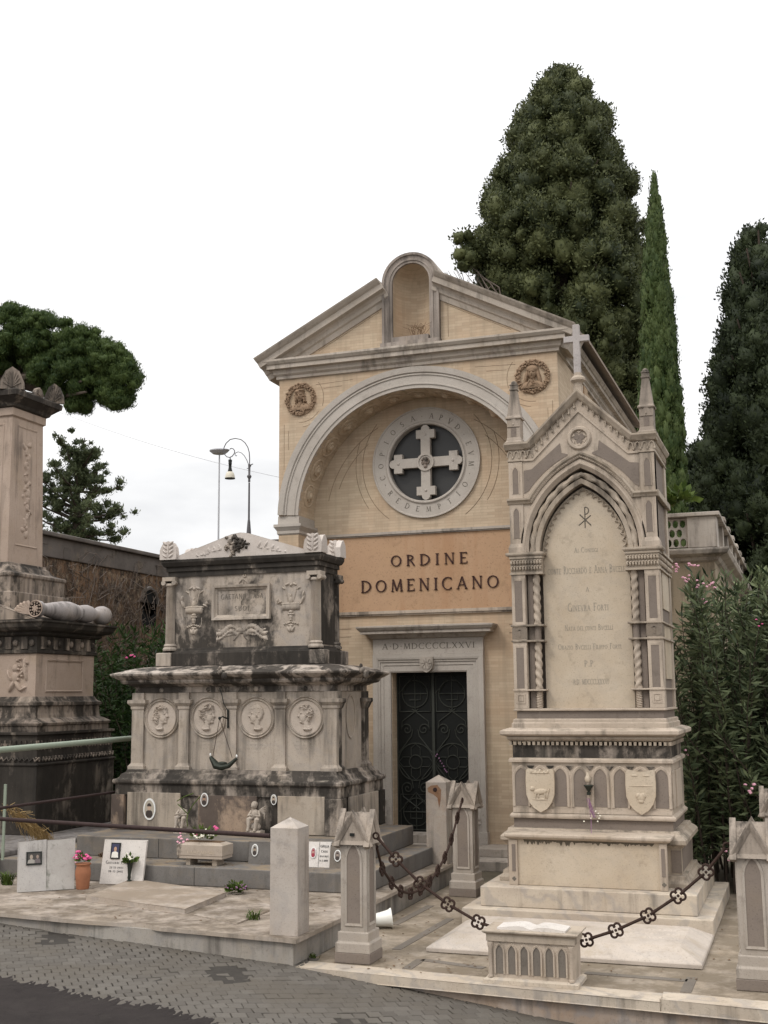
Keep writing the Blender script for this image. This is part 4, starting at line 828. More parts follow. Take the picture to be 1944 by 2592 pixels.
for sx in (-1, 1):
    c = GX+sx*.525; sh = [(-.15, 1.50), (-.13, 1.515), (0, 1.50), (.13, 1.515), (.15, 1.50), (.155, 1.38), (.15, 1.25), (.12, 1.17), (.07, 1.11), (0, 1.07), (-.07, 1.11), (-.12, 1.17), (-.15, 1.25), (-.155, 1.38)]
    b = B(); b.py([(c+x, z) for x, z in sh], YD-.045, YD-.012); s0 = obj('shield', b, 'gothic_plate', die, bevel=.01)
    b = B()
    if sx < 0:
        bl = [(-.09+.045*k, .17-.01*(k % 2), .012, .02, 0, .012) for k in range(5)]+[(0, .155, .12, .008, 0, .01), (.0, -.04, .075, .03, .1, .016), (-.085, -.01, .025, .025, 0, .018), (-.05, -.08, .009, .035, .1, .014), (-.02, -.08, .009, .035, 0, .014), (.05, -.08, .009, .035, 0, .014), (.075, -.08, .009, .035, -.1, .014), (.09, -.03, .008, .04, -.3, .012), (0, -.12, .09, .008, 0, .008)]
    else: bl = [(0, .035, .13, .004, 0, .008), (-.06, .14, .04, .008, 0, .008), (.06, .14, .04, .008, 0, .008), (.0, -.08, .045, .04, 0, .014), (.03, -.06, .02, .03, .6, .016), (-.03, -.06, .02, .03, -.6, .016), (0, -.12, .03, .02, 0, .014)]
    b.relief(lambda u, v, h: (c+u, YD-.045-h, 1.32+v), bl, -.13, .13, -.15, .2, 50); obj('shield_charge', b, 'gothic_plate', s0, smooth=True)
# right flank shield
b = B(); b.box(GX+.836, GX+.86, 13.0, 13.66, 1.12, 1.50); b.box(GX+.836, GX+.848, 12.75, 12.95, 1.12, 1.5); obj('flank_shield', b, 'gothic', die, bevel=.01)
b = B(); b.rs(GX, GY, .835, .60, [(0, 1.58), (.03, 1.585), (.03, 1.61), (.015, 1.625), (.0, 1.63)]); obj('string_course', b, 'gothic', gm)
b = B(); b.rs(GX, GY, .825, .59, [(0, 1.631), (0, 1.762)]); obj('frieze', b, 'gothic_black', gm)
b = B(); b.rs(GX, GY, .825, .59, [(0, 1.80), (.03, 1.81), (.05, 1.83), (.05, 1.85)]); obj('cornice_bed', b, 'gothic_dark', gm)
b = B()
for i in range(34): x = GX-.84+1.68*i/33; b.box(x-.014, x+.014, GY-.625, GY-.55, 1.763, 1.80)
for i in range(22): y = GY-.58+1.16*i/21; b.box(GX+.8, GX+.86, y-.014, y+.014, 1.763, 1.80)
o = obj('dentils', b, 'gothic_dark', gm)
b = B(); b.rs(GX, GY, .90, .65, [(-.03, 1.851), (0, 1.858), (.035, 1.872), (.04, 1.88), (.04, 1.912), (.02, 1.925), (-.05, 1.945)]); obj('cornice_slab', b, 'gothic', gm, bevel=.004)
# shaft
b = B(); b.rs(GX, GY, .80, .555, [(.03, 1.946), (.03, 1.99), (.015, 2.0), (.015, 2.03), (-.005, 2.04)]); obj('shaft_base', b, 'gothic', gm)
b = B(); b.rs(GX, GY, .80, .555, [(-.02, 2.041), (-.02, 2.118)]); obj('inset_course', b, 'peperino', gm)
b = B(); b.rs(GX, GY, .80, .555, [(.0, 2.12), (.01, 2.125), (.01, 2.14), (0, 2.145), (-.01, 2.147)]); obj('string_course', b, 'gothic', gm)
YS = GY-.555                        # 12.765 front plane of the piers
b = B(); b.rs(GX, GY+.12, .78, .41, [(0, 2.147), (0, 4.9)]); obj('core', b, 'peperino', gm)
# right & left flank marble panels
b = B(); b.box(GX+.781, GX+.792, 13.1, 13.7, 2.45, 3.02); b.box(GX+.781, GX+.792, 13.1, 13.7, 3.2, 3.6); obj('flank_panel', b, 'gothic_plate', gm)
pier_x = .7225
def frame_rect(b, x0, x1, z0, z1, w_, y, pr):
    b.sweep([(x0+w_, z0+w_), (x0+w_, z1-w_), (x1-w_, z1-w_), (x1-w_, z0+w_)], [(0, 0), (0, pr), (w_, pr), (w_, 0)], y, closed=True)
for sx in (-1, 1):
    for sy in (-1, 1):
        cx_ = GX+sx*pier_x; cy_ = GY+sy*(.555-.0825)
        b = B(); b.box(cx_-.0775, cx_+.0775, cy_-.0825, cy_+.0825, 2.148, 4.86); pr = obj('pier', b, 'gothic', gm)
        if sy < 0:
            for z0, z1, kind in ((2.36, 2.80, 0), (3.08, 3.53, 0), (4.0, 4.36, 1), (4.50, 4.82, 1)):
                b = B(); pw = .036
                if kind == 0: b.box(cx_-.042, cx_+.042, YS-.003, YS, z0, z1)
                else: b.py([(cx_-.033, z0)]+pointed(cx_, z1-.09, .033, .07, 5)+[(cx_+.033, z0)], YS-.003, YS)
                obj('pier_inset', b, 'peperino', pr)
                b = B()
                if kind == 0: b.sweep([(cx_-.042, z0), (cx_-.042, z1), (cx_+.042, z1), (cx_+.042, z0)], [(0, 0), (0, .006), (.02, .009), (.03, .009), (.03, 0)], YS, closed=True)
                else: b.sweep([(cx_-.033, z0)]+pointed(cx_, z1-.09, .033, .07, 5)+[(cx_+.033, z0)], [(0, 0), (0, .006), (.01, .008), (.01, 0)], YS)
                obj('inset_frame', b, 'gothic', pr)
            b = B(); frame_rect(b, cx_-.045, cx_+.045, 2.20, 2.30, .012, YS, .006); b.box(cx_-.025, cx_+.025, YS-.006, YS, 2.225, 2.275); obj('square_boss', b, 'gothic', pr)
            b = B(); b.box(cx_-.083, cx_+.083, YS-.004, YS+.16, 2.895, 3.015); b.box(cx_-.012, cx_+.012, YS-.008, YS-.004, 2.92, 2.995); b.box(cx_-.03, cx_+.03, YS-.008, YS-.004, 2.985, 2.995); obj('grey_block', b, 'gothic_black' if False else stone('stained_grey_block', (.26, .225, .18), crust=.4, off=111), pr)
# strings at several heights round the front
def band(z0, z1, e, mat='gothic', name='string_course', x_in=.45):
    for sx in (-1, 1):
        b = B(); xa, xb = sorted((GX+sx*(x_in), GX+sx*(.80+e))); b.box(xa, xb, YS-e, YS+.18, z0, z1); obj(name, b, mat, gm, bevel=.004)
        if sx > 0: b = B(); b.box(GX+.79, GX+.80+e, YS+.181, GY+.555+e, z0, z1); obj(name, b, mat, gm, bevel=.004)
band(2.335, 2.352, .012); band(2.862, 2.882, .014, 'gothic_dark'); band(3.03, 3.05, .018, 'gothic_dark')
# capitals
for sx in (-1, 1):
    b = B(); xa, xb = sorted((GX+sx*.445, GX+sx*.815)); b.box(xa, xb, YS-.012, YS+.17, 3.60, 3.62); b.box(xa-.0, xb, YS-.02, YS+.17, 3.775, 3.80); b.box(xa+.01, xb-.01, YS-.004, YS+.17, 3.62, 3.775)
    for x in np.linspace(xa+.025, xb-.025, 11):
        for z, r_ in ((3.665, .015), (3.73, .019)): b.ell((x, YS-.012, z), (r_, .022, .026), 6, 5); b.ell((x+.009, YS-.022, z+.02), (.012, .014, .010), 6, 4)
    if sx > 0:
        for y in np.linspace(YS+.03, GY+.5, 20):
            for z in (3.665, 3.73): b.ell((GX+.815, y, z), (.02, .016, .026), 6, 5)
        b.box(GX+.79, GX+.835, YS+.18, GY+.56, 3.775, 3.80); b.box(GX+.79, GX+.815, YS+.18, GY+.56, 3.60, 3.62)
    obj('leaf_capital', b, 'gothic_dark', gm)
    b = B(); xa, xb = sorted((GX+sx*.455, GX+sx*.822)); b.rs((xa+xb)/2, GY-.555+.08, (xb-xa)/2, .09, [(.0, 3.802), (.02, 3.805), (.03, 3.82), (.03, 3.838), (.005, 3.845)]); obj('abacus', b, 'gothic_dark', gm)
    cx_ = GX+sx*pier_x; b = B(); b.rs(cx_, YS+.0825, .0775, .0825, [(.018, 3.846), (.018, 3.90), (0.002, 3.945)]); obj('upper_pier_foot', b, 'gothic', gm)
# twisted columns
for sx in (-1, 1):
    xc = GX+sx*.53; b = B()
    for z0, z1, tw in ((2.355, 2.86, 5.5), (3.052, 3.60, 5.5), (2.15, 2.33, 10)):
        n = 70; m = 18; vs = []; 
        for i in range(n+1):
            z = z0+(z1-z0)*i/n; 
            for k in range(m):
                q = 2*PI*k/m; r_ = (.030+.012*(.5+.5*math.cos(2*(q-sx*2*PI*tw*i/n/2))))*(.92 if tw > 6 else 1); vs.append((xc+r_*math.cos(q), YS+.05+r_*math.sin(q), z))
        b.add(vs, [(i*m+k, i*m+(k+1) % m, (i+1)*m+(k+1) % m, (i+1)*m+k) for i in range(n) for k in range(m)])
    obj('twisted_column', b, 'gothic', gm, smooth=True)
    for z0, z1 in ((2.882, 3.03), (2.04, 2.12)):
        b = B(); b.lathe([(.036, z0), (.036, z1)], (xc, YS+.05, 0), 'z', 14); obj('column_drum', b, 'peperino', gm)
    b = B(); b.box(GX+sx*.60-.03, GX+sx*.60+.03, YS+.06, YS+.16, 2.148, 3.6); obj('jamb', b, 'peperino', gm)
# inscribed slab
b = B(); b.py([(GX-.475, 2.148)]+[(x, z) for x, z in pointed(GX, 3.80, .475, .75, 16)]+[(GX+.475, 2.148)], YS+.14, YS+.17); sl_ = obj('inscribed_slab', b, 'gothic_plate', gm)
b = B(); Yt = YS+.14
for s_, z, h_, w_, sm in (('AI CONIUGI', 3.83, .055, .26, None), ('CONTE RICCIARDO E ANNA BVCELLI', 3.60, .085, .86, None), ('A', 3.40, .045, None, None), ('GINEVRA FORTI', 3.19, .085, .44, None), ('NATA DEI CONTI BVCELLI', 2.98, .06, .52, None), ('ORAZIO BVCELLI FILIPPO FORTI', 2.775, .06, .68, None), ('P.P.', 2.59, .065, .12, None), ('A.D. MDCCCLXXXVI', 2.40, .055, .38, None)):
    s_ = {'AI CONIUGI': 'Ai Coniugi', 'CONTE RICCIARDO E ANNA BVCELLI': 'conte Ricciardo e Anna Bvcelli', 'GINEVRA FORTI': 'Ginevra Forti', 'NATA DEI CONTI BVCELLI': 'Nata dei conti Bvcelli', 'ORAZIO BVCELLI FILIPPO FORTI': 'Orazio Bvcelli Filippo Forti'}.get(s_, s_)
    text(b, s_, GX+.01, z, h_, Yt, .002, width=w_, small=.72, sp=.12)
obj('lettering', b, 'engrave_soft', sl_)
b = B(); b.tube([(GX+.01, Yt-.001, 4.10), (GX+.012, Yt-.001, 4.33)], .006, 4); b.tube([(GX-.06, Yt-.001, 4.13), (GX+.075, Yt-.001, 4.235)], .006, 4); b.tube([(GX+.075, Yt-.001, 4.125), (GX-.045, Yt-.001, 4.25)], .007, 4); b.tube([(x, Yt-.001, z) for x, z in arcpts(GX+.014, 4.29, .04, -90, 90, 8)], .006, 4); obj('chi_rho', b, 'engrave', sl_)
# small cusps hanging round the slab
b = B(); pp = pointed(GX, 3.80, .475, .75, 60); 
cum = [0]; 
for i in range(1, len(pp)): cum.append(cum[-1]+math.dist(pp[i-1], pp[i]))
def along(t_):
    d = t_*cum[-1]; i = max(1, min(len(pp)-1, int(np.searchsorted(cum, d)))); a = pp[i-1]; c = pp[i]; f_ = (d-cum[i-1])/max(1e-9, cum[i]-cum[i-1]); p = (a[0]+(c[0]-a[0])*f_, a[1]+(c[1]-a[1])*f_); dx, dz = c[0]-a[0], c[1]-a[1]; l_ = math.hypot(dx, dz); return p, (dz/l_, -dx/l_)
N_ = 24
for k in range(N_):
    pts = []
    for j in range(9):
        t_ = (k+j/8)/N_; p, nn = along(t_); dd = .018+.035*(abs(j/4-1)**2.2); pts.append((p[0]+nn[0]*dd, Yt-.012, p[1]+nn[1]*dd))
    b.tube(pts, .008, 5)
obj('cusped_edge', b, 'gothic_dark', sl_, smooth=True)
# stacked arch mouldings
b = B(); b.sweep([(GX-.44, 3.80)]+pointed(GX, 3.82, .485, .76, 20)[0:]+[(GX+.44, 3.80)][0:0], [(0, -.16), (0, -.04), (.05, -.03), (.05, -.16)], YS); obj('inner_arch', b, 'gothic_dark', gm)
b = B(); pth = pointed(GX, 3.85, .56, .83, 40); vs = []; m = 10; n = len(pth)
for i, (x, z) in enumerate(pth):
    a = pth[max(0, i-1)]; c = pth[min(n-1, i+1)]; t_ = np.array((c[0]-a[0], c[1]-a[1])); t_ /= np.linalg.norm(t_); nn = (-t_[1], t_[0])
    for k in range(m): q = 2*PI*k/m; r_ = .024+.014*(.5+.5*math.cos(2*(q-i*.5))); vs.append((x+nn[0]*r_*math.cos(q), YS+.045+r_*math.sin(q), z+nn[1]*r_*math.cos(q)))
b.add(vs, [(i*m+k, i*m+(k+1) % m, (i+1)*m+(k+1) % m, (i+1)*m+k) for i in range(n-1) for k in range(m)]); obj('twisted_arch', b, 'gothic_dark', gm, smooth=True)
b = B(); b.sweep(pointed(GX, 3.85, .60, .90, 20), [(0, -.17), (0, -.02), (.02, .0), (.04, .02), (.06, .02), (.07, .0), (.085, .0), (.085, -.17)], YS); obj('outer_arch', b, 'gothic', gm)
hood = [p for p in pointed(GX, 3.85, .705, 1.03, 30) if p[1] > 4.42]
b = B(); b.sweep([(GX-.82, 4.405)]+[(hood[0][0]-.02, 4.405)]+hood+[(hood[-1][0]+.02, 4.405), (GX+.82, 4.405)], [(-.025, -.02), (-.02, .01), (.0, .02), (.02, .04), (.04, .04), (.045, .0), (.045, -.02)], YS); obj('hood_moulding', b, 'gothic_dark', gm)
b = B(); hp = pointed(GX, 3.85, .715, 1.045, 56)
for i, (x, z) in enumerate(hp):
    if z > 4.44: b.ell((x, YS-.012, z-.02), (.016, .012, .012), 6, 5)
obj('bead_row', b, 'gothic', gm, smooth=True)
b = B(); b.box(GX+.79, GX+.835, YS+.0, GY+.57, 4.38, 4.45); obj('hood_return', b, 'gothic_dark', gm, bevel=.008)
# spandrel wall behind the arch (gable wall)
ga = [(GX-.645, 3.85)]+pointed(GX, 3.85, .645, .95, 20)+[(GX+.645, 3.85)]
gw = [(GX-.80, 3.848)]+[(GX-.80, 4.90), (GX-.56, 5.02), (GX, 5.575), (GX+.56, 5.02), (GX+.80, 4.90), (GX+.80, 3.848)]+[(GX+.685, 3.848)]+pointed(GX, 3.85, .685, .985, 20)[::-1]+[(GX-.685, 3.848)]
b = B(); b.py(gw, YS+.012, YS+.15); gwo = obj('gable_wall', b, 'gothic', gm)
# inset dark spandrel shapes
for sx in (-1, 1):
    o_ = [(GX+sx*.63, 4.50), (GX+sx*.63, 4.76), (GX+sx*.54, 4.77), (GX+sx*.215, 5.04)]+[(GX+sx*(.11+.09), 4.93), (GX+sx*.135, 4.91)]
    arc_ = [p for p in pointed(GX, 3.85, .80, 1.10, 30) if (p[0]-GX)*sx > .12 and 4.50 < p[1]]
    arc_ = sorted(arc_, key=lambda p: abs(p[0]-GX)); o_ += arc_
    b = B(); b.py(o_, YS+.006, YS+.013); obj('spandrel_inset', b, 'peperino', gwo)
b = B(); b.sweep(arcpts(GX, 5.08, .085, 0, 350, 35)[::-1], [(0, 0), (0, .012), (.012, .03), (.035, .03), (.05, .01), (.05, 0)], YS+.012, closed=True); tr = obj('trefoil_ring', b, 'gothic', gwo, smooth=True)
b = B(); tf_ = []
for k in range(3):
    q = PI/2+PI+k*2*PI/3; tf_.append([(GX+.034*math.cos(q)+.032*math.cos(2*PI*i/14), 5.08+.034*math.sin(q)+.032*math.sin(2*PI*i/14)) for i in range(14)])
for i_, t_ in enumerate(tf_): b.py(t_, YS+.004-.0007*i_, YS+.013)
obj('trefoil', b, 'peperino', tr)
b = B()
for k in range(6):
    q = PI/2+k*PI/3; b.py([(GX+.085*math.cos(q-.35), 5.08+.085*math.sin(q-.35)), (GX+.055*math.cos(q), 5.08+.055*math.sin(q)), (GX+.085*math.cos(q+.35), 5.08+.085*math.sin(q+.35))], YS+.0, YS+.012)
obj('cusps', b, 'gothic', tr)
# raking arch-frieze and coping
b = B(); b.sweep([(GX-.80, 4.865), (GX-.52, 4.865), (GX, 5.375), (GX+.52, 4.865), (GX+.80, 4.865)], [(0, 0), (0, .016), (.022, .016), (.026, 0)], YS+.012); obj('inner_rake', b, 'gothic', gwo)
b = B(); b.sweep([(GX-.835, 5.03), (GX-.56, 5.03), (GX, 5.565), (GX+.56, 5.03), (GX+.835, 5.03)], [(-.035, -.1), (-.035, .0), (-.02, .025), (.0, .04), (.025, .06), (.045, .06), (.05, .03), (.05, -.1)], YS); obj('coping', b, 'gothic_dark', gwo)
b = B()
for sx in (-1, 1):
    for k in range(8):
        t_ = (k+.5)/8; x = GX+sx*(.54-.5*t_); z = 4.985+.505*t_; b.tube([(x-.03, YS+.0, z+.0-.015), (x-.022, YS-.006, z+.04), (x, YS-.006, z+.055), (x+.022, YS-.006, z+.04), (x+.03, YS+.0, z-.015)], .009, 5); b.ell((x+.03, YS-.002, z-.03), (.014, .012, .016), 6, 5)
    for k in range(4):
        x = GX+sx*(.80-.075*k-.02); z = 4.94; b.tube([(x-.03, YS+.0, z-.02), (x-.02, YS-.006, z+.03), (x, YS-.006, z+.045), (x+.02, YS-.006, z+.03), (x+.03, YS+.0, z-.02)], .009, 5); b.ell((x+.03, YS-.002, z-.03), (.014, .012, .016), 6, 5)
for k in range(14): y = YS+.05+1.05*k/13; b.tube([(GX+.802, y-.035, 4.92), (GX+.808, y, 4.985), (GX+.802, y+.035, 4.92)], .008, 5)
obj('hanging_arch_frieze', b, 'gothic_dark', gwo)
for sx in (-1, 1): b = B(); b.rs(GX+sx*.72, GY, .08, .555, [(0, 4.865), (.01, 4.87), (.01, 4.885), (0, 4.89), (0, 4.995), (.02, 5.0), (.045, 5.04), (.045, 5.06), (.0, 5.075)]); obj('side_cornice', b, 'gothic_dark', gm)
b = B(); b.py([(GX-.64, 5.0), (GX, 5.60), (GX+.64, 5.0)], YS+.1, GY+.56); obj('roof', b, 'gothic_dark', gm)
# pinnacles
for sx in (-1, 1):
    cx_ = GX+sx*.735; cy_ = YS+.095; b = B()
    b.rs(cx_, cy_, .075, .075, [(.025, 5.076), (.025, 5.095), (.01, 5.11), (.003, 5.14), (0, 5.15), (0, 5.36), (.016, 5.365), (.016, 5.38), (0, 5.395), (-.004, 5.41), (-.038, 5.70), (-.028, 5.705), (-.028, 5.72), (-.036, 5.725), (-.036, 5.76), (-.029, 5.765), (-.034, 5.775)]); b.ell((cx_, cy_, 5.785), (.036, .036, .034), 10, 8)
    pn_ = obj('pinnacle', b, 'trav_dirty', gm)
    b = B(); b.py([(cx_-.03, 5.16)]+pointed(cx_, 5.24, .03, .05, 5)+[(cx_+.03, 5.16)], cy_-.078, cy_-.07); obj('pinnacle_inset', b, 'peperino', pn_)
    b = B(); b.py([(cx_-.072, 5.27), (cx_+.072, 5.27), (cx_, 5.40)], cy_-.086, cy_-.073); b.ell((cx_, cy_-.086, 5.30), (.013, .008, .015)); obj('gablet', b, 'trav_dirty', pn_)
# cross
b = B(); b.lathe([(.05, 5.58), (.055, 5.66), (.06, 5.68), (.045, 5.69), (.05, 5.71), (.085, 5.74), (.085, 5.765), (.06, 5.79), (.045, 5.80), (.045, 5.83)], (GX, YS+.06, 0), 'z', 8)
cb_ = obj('cross_foot', b, 'gothic', gm)
b = B(); b.rs(GX, YS+.06, .037, .03, [(0, 5.82), (0, 6.385)]); b.box(GX-.142, GX+.142, YS+.032, YS+.088, 6.185, 6.255); obj('cross', b, stone('grey_cross_stone', (.50, .475, .45), crust=.1, off=120, tn=.05), gm, bevel=.006)
# ------------------------------------------------------------------ obelisk tomb at the left edge
TX, TY = -11.23, 14.70
tm = thing('obelisk_tomb', 'large blackened tomb with a square marble shaft cut by the left edge of the photo', 'tomb', (TX, TY, .5))
b = B(); b.box(-13.6, -9.35, 11.6, 16.2, ZP, .50); b.box(-9.35, -9.15, 11.6, 15.7, .43, .50); obj('terrace', b, stone('grey_terrace', (.27, .26, .245), (.2, .19, .18), streak=.6, crust=.35, off=131, top=.4), tm, bevel=.02)
b = B(); b.rs(TX, TY, 1.43, .95, [(0, .501), (0, 1.40), (.02, 1.41), (.02, 1.44)]); obj('pedestal', b, 'tm_black', tm, bevel=.01)
b = B(); b.rs(TX, TY, 1.43, .95, [(-.02, 1.441), (-.04, 1.80), (.0, 1.82), (.0, 1.85)]); ub = obj('relief_band', b, 'tm_black', tm)
b = B()
for i in range(26):
    t_ = i/25; x, y = (TX+1.43, TY-.9+1.8*t_)
    b.tube([(x-.02, y-.05, 1.52), (x-.0, y, 1.47), (x-.02, y+.05, 1.52)], .012, 5); b.tube([(x-.03, y, 1.62), (x-.02, y, 1.74)], .012, 5); b.tube([(x-.03, y-.03, 1.70), (x-.02, y, 1.62), (x-.03, y+.03, 1.70)], .009, 5)
for i in range(20):
    t_ = i/19; x, y = (TX-.2+1.6*t_, TY-.95)
    b.tube([(x-.05, y+.02, 1.52), (x, y, 1.47), (x+.05, y+.02, 1.52)], .012, 5); b.tube([(x, y+.03, 1.62), (x, y+.02, 1.74)], .012, 5); b.tube([(x-.03, y+.03, 1.70), (x, y+.02, 1.62), (x+.03, y+.03, 1.70)], .009, 5)
obj('palmette_carving', b, 'tm_mid', ub)
b = B(); b.rs(TX, TY, 1.36, .88, [(0, 1.851), (0, 1.93), (.02, 1.94), (.03, 1.97), (-.02, 2.0), (-.09, 2.04), (-.10, 2.10), (-.10, 2.20), (-.075, 2.21), (-.075, 2.25), (-.12, 2.27), (-.16, 2.33)]); obj('stepped_base', b, 'tm_mid', tm)
b = B(); b.rs(TX, TY, 1.19, .71, [(0, 2.30), (0, 2.92)]); d_ = obj('die', b, 'tm_light', tm)
b = B(); b.sweep([(0, 0), (0, .4), (.85, .4), (.85, 0)], [(0, 0), (0, .012), (.02, .02), (.03, 0)], 0, closed=True); b.v = [(TX+1.19-y, TY-.46+x, 2.42+z) for x, y, z in b.v]; obj('side_panel', b, 'tm_light', d_)
bl = [(-.0, .12, .05, .06, 0, .05), (0, .0, .06, .09, 0, .045), (.05, -.12, .035, .1, .6, .045), (-.05, -.12, .035, .1, -.5, .045), (.1, .05, .09, .025, .7, .04), (-.1, .02, .02, .09, .5, .04), (.14, -.16, .06, .022, .5, .04), (.16, .10, .03, .16, .15, .045)]+[(random.gauss(.1, .06), random.gauss(.12, .1), .022, .02, 0, .04) for _ in range(18)]
b = B(); b.relief(lambda u, v, h: (TX+.86+u, TY-.71-h, 2.60+v), bl, -.3, .3, -.28, .32, 70); obj('cherub_relief', b, 'tm_light', d_, smooth=True, ang=180)
b = B(); b.rs(TX, TY, 1.19, .71, [(.01, 2.921), (.03, 2.93), (.03, 2.97), (.01, 2.98), (.01, 3.16), (.05, 3.17), (.08, 3.19), (.08, 3.22), (.16, 3.24), (.20, 3.28), (.22, 3.33), (.24, 3.35), (.24, 3.375), (.1, 3.39)]); obj('cornice', b, 'tm_black', tm)
for i in range(5):
    b = B(); y = TY-.55+.275*i; b.box(TX+1.2, TX+1.225, y-.085, y+.02, 2.985, 3.155); b.lathe([(.045, 0), (.045, .02), (.02, .035), (0, .036)], (TX+1.2, y+.08, 3.07), 'x', 12); obj('triglyph', b, 'tm_mid', tm)
for i in range(3):
    b = B(); x = TX+.5+.27*i; b.box(x-.085, x+.02, TY-.745, TY-.72, 2.985, 3.155); b.lathe([(.045, 0), (.045, -.02), (.02, -.035), (0, -.036)], (x+.08, TY-.72, 3.07), 'y', 12); obj('triglyph', b, 'tm_mid', tm)
b = B(); b.lathe([(.11, -.82), (.115, -.80), (.115, -.74), (.07, -.735), (.08, -.65), (.115, -.42), (.145, -.2), (.15, -.05), (.135, .06), (.105, .13), (.12, .16), (.105, .19), (.125, .3), (.135, .4), (.12, .5), (.085, .6), (.08, .66), (.10, .70), (.135, .76), (.145, .83), (.135, .90), (.09, .96), (0, .98)], (TX+1.24, TY-.02, 3.53), 'y', 24); sv = obj('baluster_scroll', b, 'tm_scroll', tm, smooth=True)
b = B(); c = (TX+1.24, TY-.845, 3.53); b.lathe([(.0, -.012), (.03, -.012), (.04, 0), (.1, 0), (.115, -.008), (.12, .0)], c, 'y', 24)
for k in range(11): q = 2*PI*k/11; b.ell((c[0]+.08*math.cos(q), c[1]-.004, c[2]+.08*math.sin(q)), (.014, .01, .014), 6, 4)
for k in range(7): q = 2*PI*k/7; b.ell((c[0]+.045*math.cos(q), c[1]-.004, c[2]+.045*math.sin(q)), (.016, .01, .016), 6, 4)
obj('rosette', b, 'tm_light', sv, smooth=True)
b = B()
for k in range(6): q = math.radians(105+k*13); x0, z0 = c[0]-.1, 3.46; b.tube([(x0, c[1]+.05, z0), (x0+.17*math.cos(q), c[1]+.05, z0+.14*math.sin(q)), (x0+.28*math.cos(q), c[1]+.05, z0+.18*math.sin(q))], [.02, .026, .034], 7)
obj('leaf_scroll', b, 'tm_light', tm, smooth=True)
b = B(); b.py([(TX-1.2, 3.39), (TX+1.25, 3.39), (TX+.2, 3.75), (TX-.2, 3.75)], TY-.9, TY+.8); obj('pediment', b, 'tm_mid', tm, bevel=.01)
SX, SY = -11.22, 14.70
b = B(); b.rs(SX, SY, .62, .62, [(0.1, 3.38), (.1, 3.80), (.04, 3.81), (.04, 4.02), (.06, 4.04), (.06, 4.08), (.0, 4.10), (-.08, 4.13), (-.12, 4.20), (-.15, 4.22), (-.16, 4.26)]); obj('shaft_base', b, 'tm_mid', tm, bevel=.008)
b = B(); b.rs(SX, SY, .375, .375, [(.045, 4.255), (.0, 6.42), (.0, 6.43), (.03, 6.45), (.03, 6.56)]); shf = obj('shaft', b, 'tm_light', tm)
for ax in (0, 1):
    b = B(); b.sweep([(-.24, 4.55), (-.22, 6.3), (.22, 6.3), (.24, 4.55)], [(0, 0), (0, .005), (.02, .012), (.03, .0)], 0, closed=True)
    bl = [(random.gauss(0, .045), z, random.uniform(.02, .05), random.uniform(.015, .06), random.random()*3, .022) for z in np.linspace(4.7, 6.1, 40)]
    b.relief(lambda u, v, h: (u, -h, v), bl, -.2, .2, 4.6, 6.2, 26)
    b.v = [(SX+.375+.045*(6.42-z)/2.16-y, SY+x, z) if ax == 0 else (SX+x, SY-.375-.045*(6.42-z)/2.16+y, z) for x, y, z in b.v]; obj('carved_trophy', b, 'tm_light', shf)
b = B(); b.rs(SX, SY, .41, .41, [(.0, 6.562), (.03, 6.58), (.05, 6.62), (.14, 6.70), (.16, 6.71), (.17, 6.78), (.15, 6.80)]); obj('capital_cornice', b, 'tm_black', tm)
def palm(b, c, u, w_, h_):   # fan leaf standing at c facing direction perpendicular to u
    out_ = [(-w_, 0), (-w_*.95, h_*.35), (-w_*.55, h_*.8), (0, h_), (w_*.55, h_*.8), (w_*.95, h_*.35), (w_, 0)]
    n_ = (-u[1], u[0]); b.slab([out_], lambda a, z, d: (c[0]+a*u[0]+n_[0]*d, c[1]+a*u[1]+n_[1]*d, c[2]+z), -.035, .035)
    for k in range(9):
        q = math.radians(15+150*k/8)
        for d in (-.042, .042): b.tube([(c[0]+a*u[0]+n_[0]*d, c[1]+a*u[1]+n_[1]*d, c[2]+z) for a, z in ((0, h_*.08), (w_*.72*math.cos(q), h_*.12+h_*.68*math.sin(q)))], [.006, .012], 5)
for (c, u, w_, h_) in (((SX+.44, SY-.50, 6.80), (.85, .5), .18, .34), ((SX+.50, SY+.46, 6.80), (.75, .3), .19, .32), ((SX-.50, SY-.50, 6.80), (.707, -.707), .17, .30), ((SX+.53, SY, 6.80), (0, 1), .10, .14), ((SX, SY-.53, 6.80), (1, 0), .10, .14)):
    b = B(); palm(b, c, u, w_, h_); obj('corner_palmette', b, 'tm_mid', tm)
b = B(); b.rs(SX-.12, SY, .2, .2, [(0, 6.80), (-.05, 7.02), (-.1, 7.05)]); obj('crown_block', b, 'tm_mid', tm)
# partly visible iron lantern stand and dry broom at the left edge
b = B(); p0 = onX(0, 1995, -9.0); 
for dx in (0,): q_ = onX(14+dx*120, 1985, -8.95); b.tube([(q_[0], q_[1], .45), (q_[0], q_[1], q_[2])], .018, 6)
o = obj('lantern_stand', b, 'green_pipe'); tag(o, 'thin green painted upright cut by the left edge before the obelisk tomb', 'stand')
b = B(); c = onX(60, 2060, -9.12)
for i in range(420):
    t_ = random.random(); y = onX(20+100*t_, 2050, -9.1)[1]; z = 1.02-.42*t_+random.gauss(0, .035); x = -9.1+random.gauss(0, .05); b.tube([(x, y, z), (x+random.gauss(0, .03), y+.09+random.gauss(0, .03), z-.05-.09*t_+random.gauss(0, .04))], .003, 3, caps=False)
o = obj('dry_palm_bundle', b, 'straw'); tag(o, 'bundle of dry yellow straw leaning by the blackened pedestal', 'straw bundle')
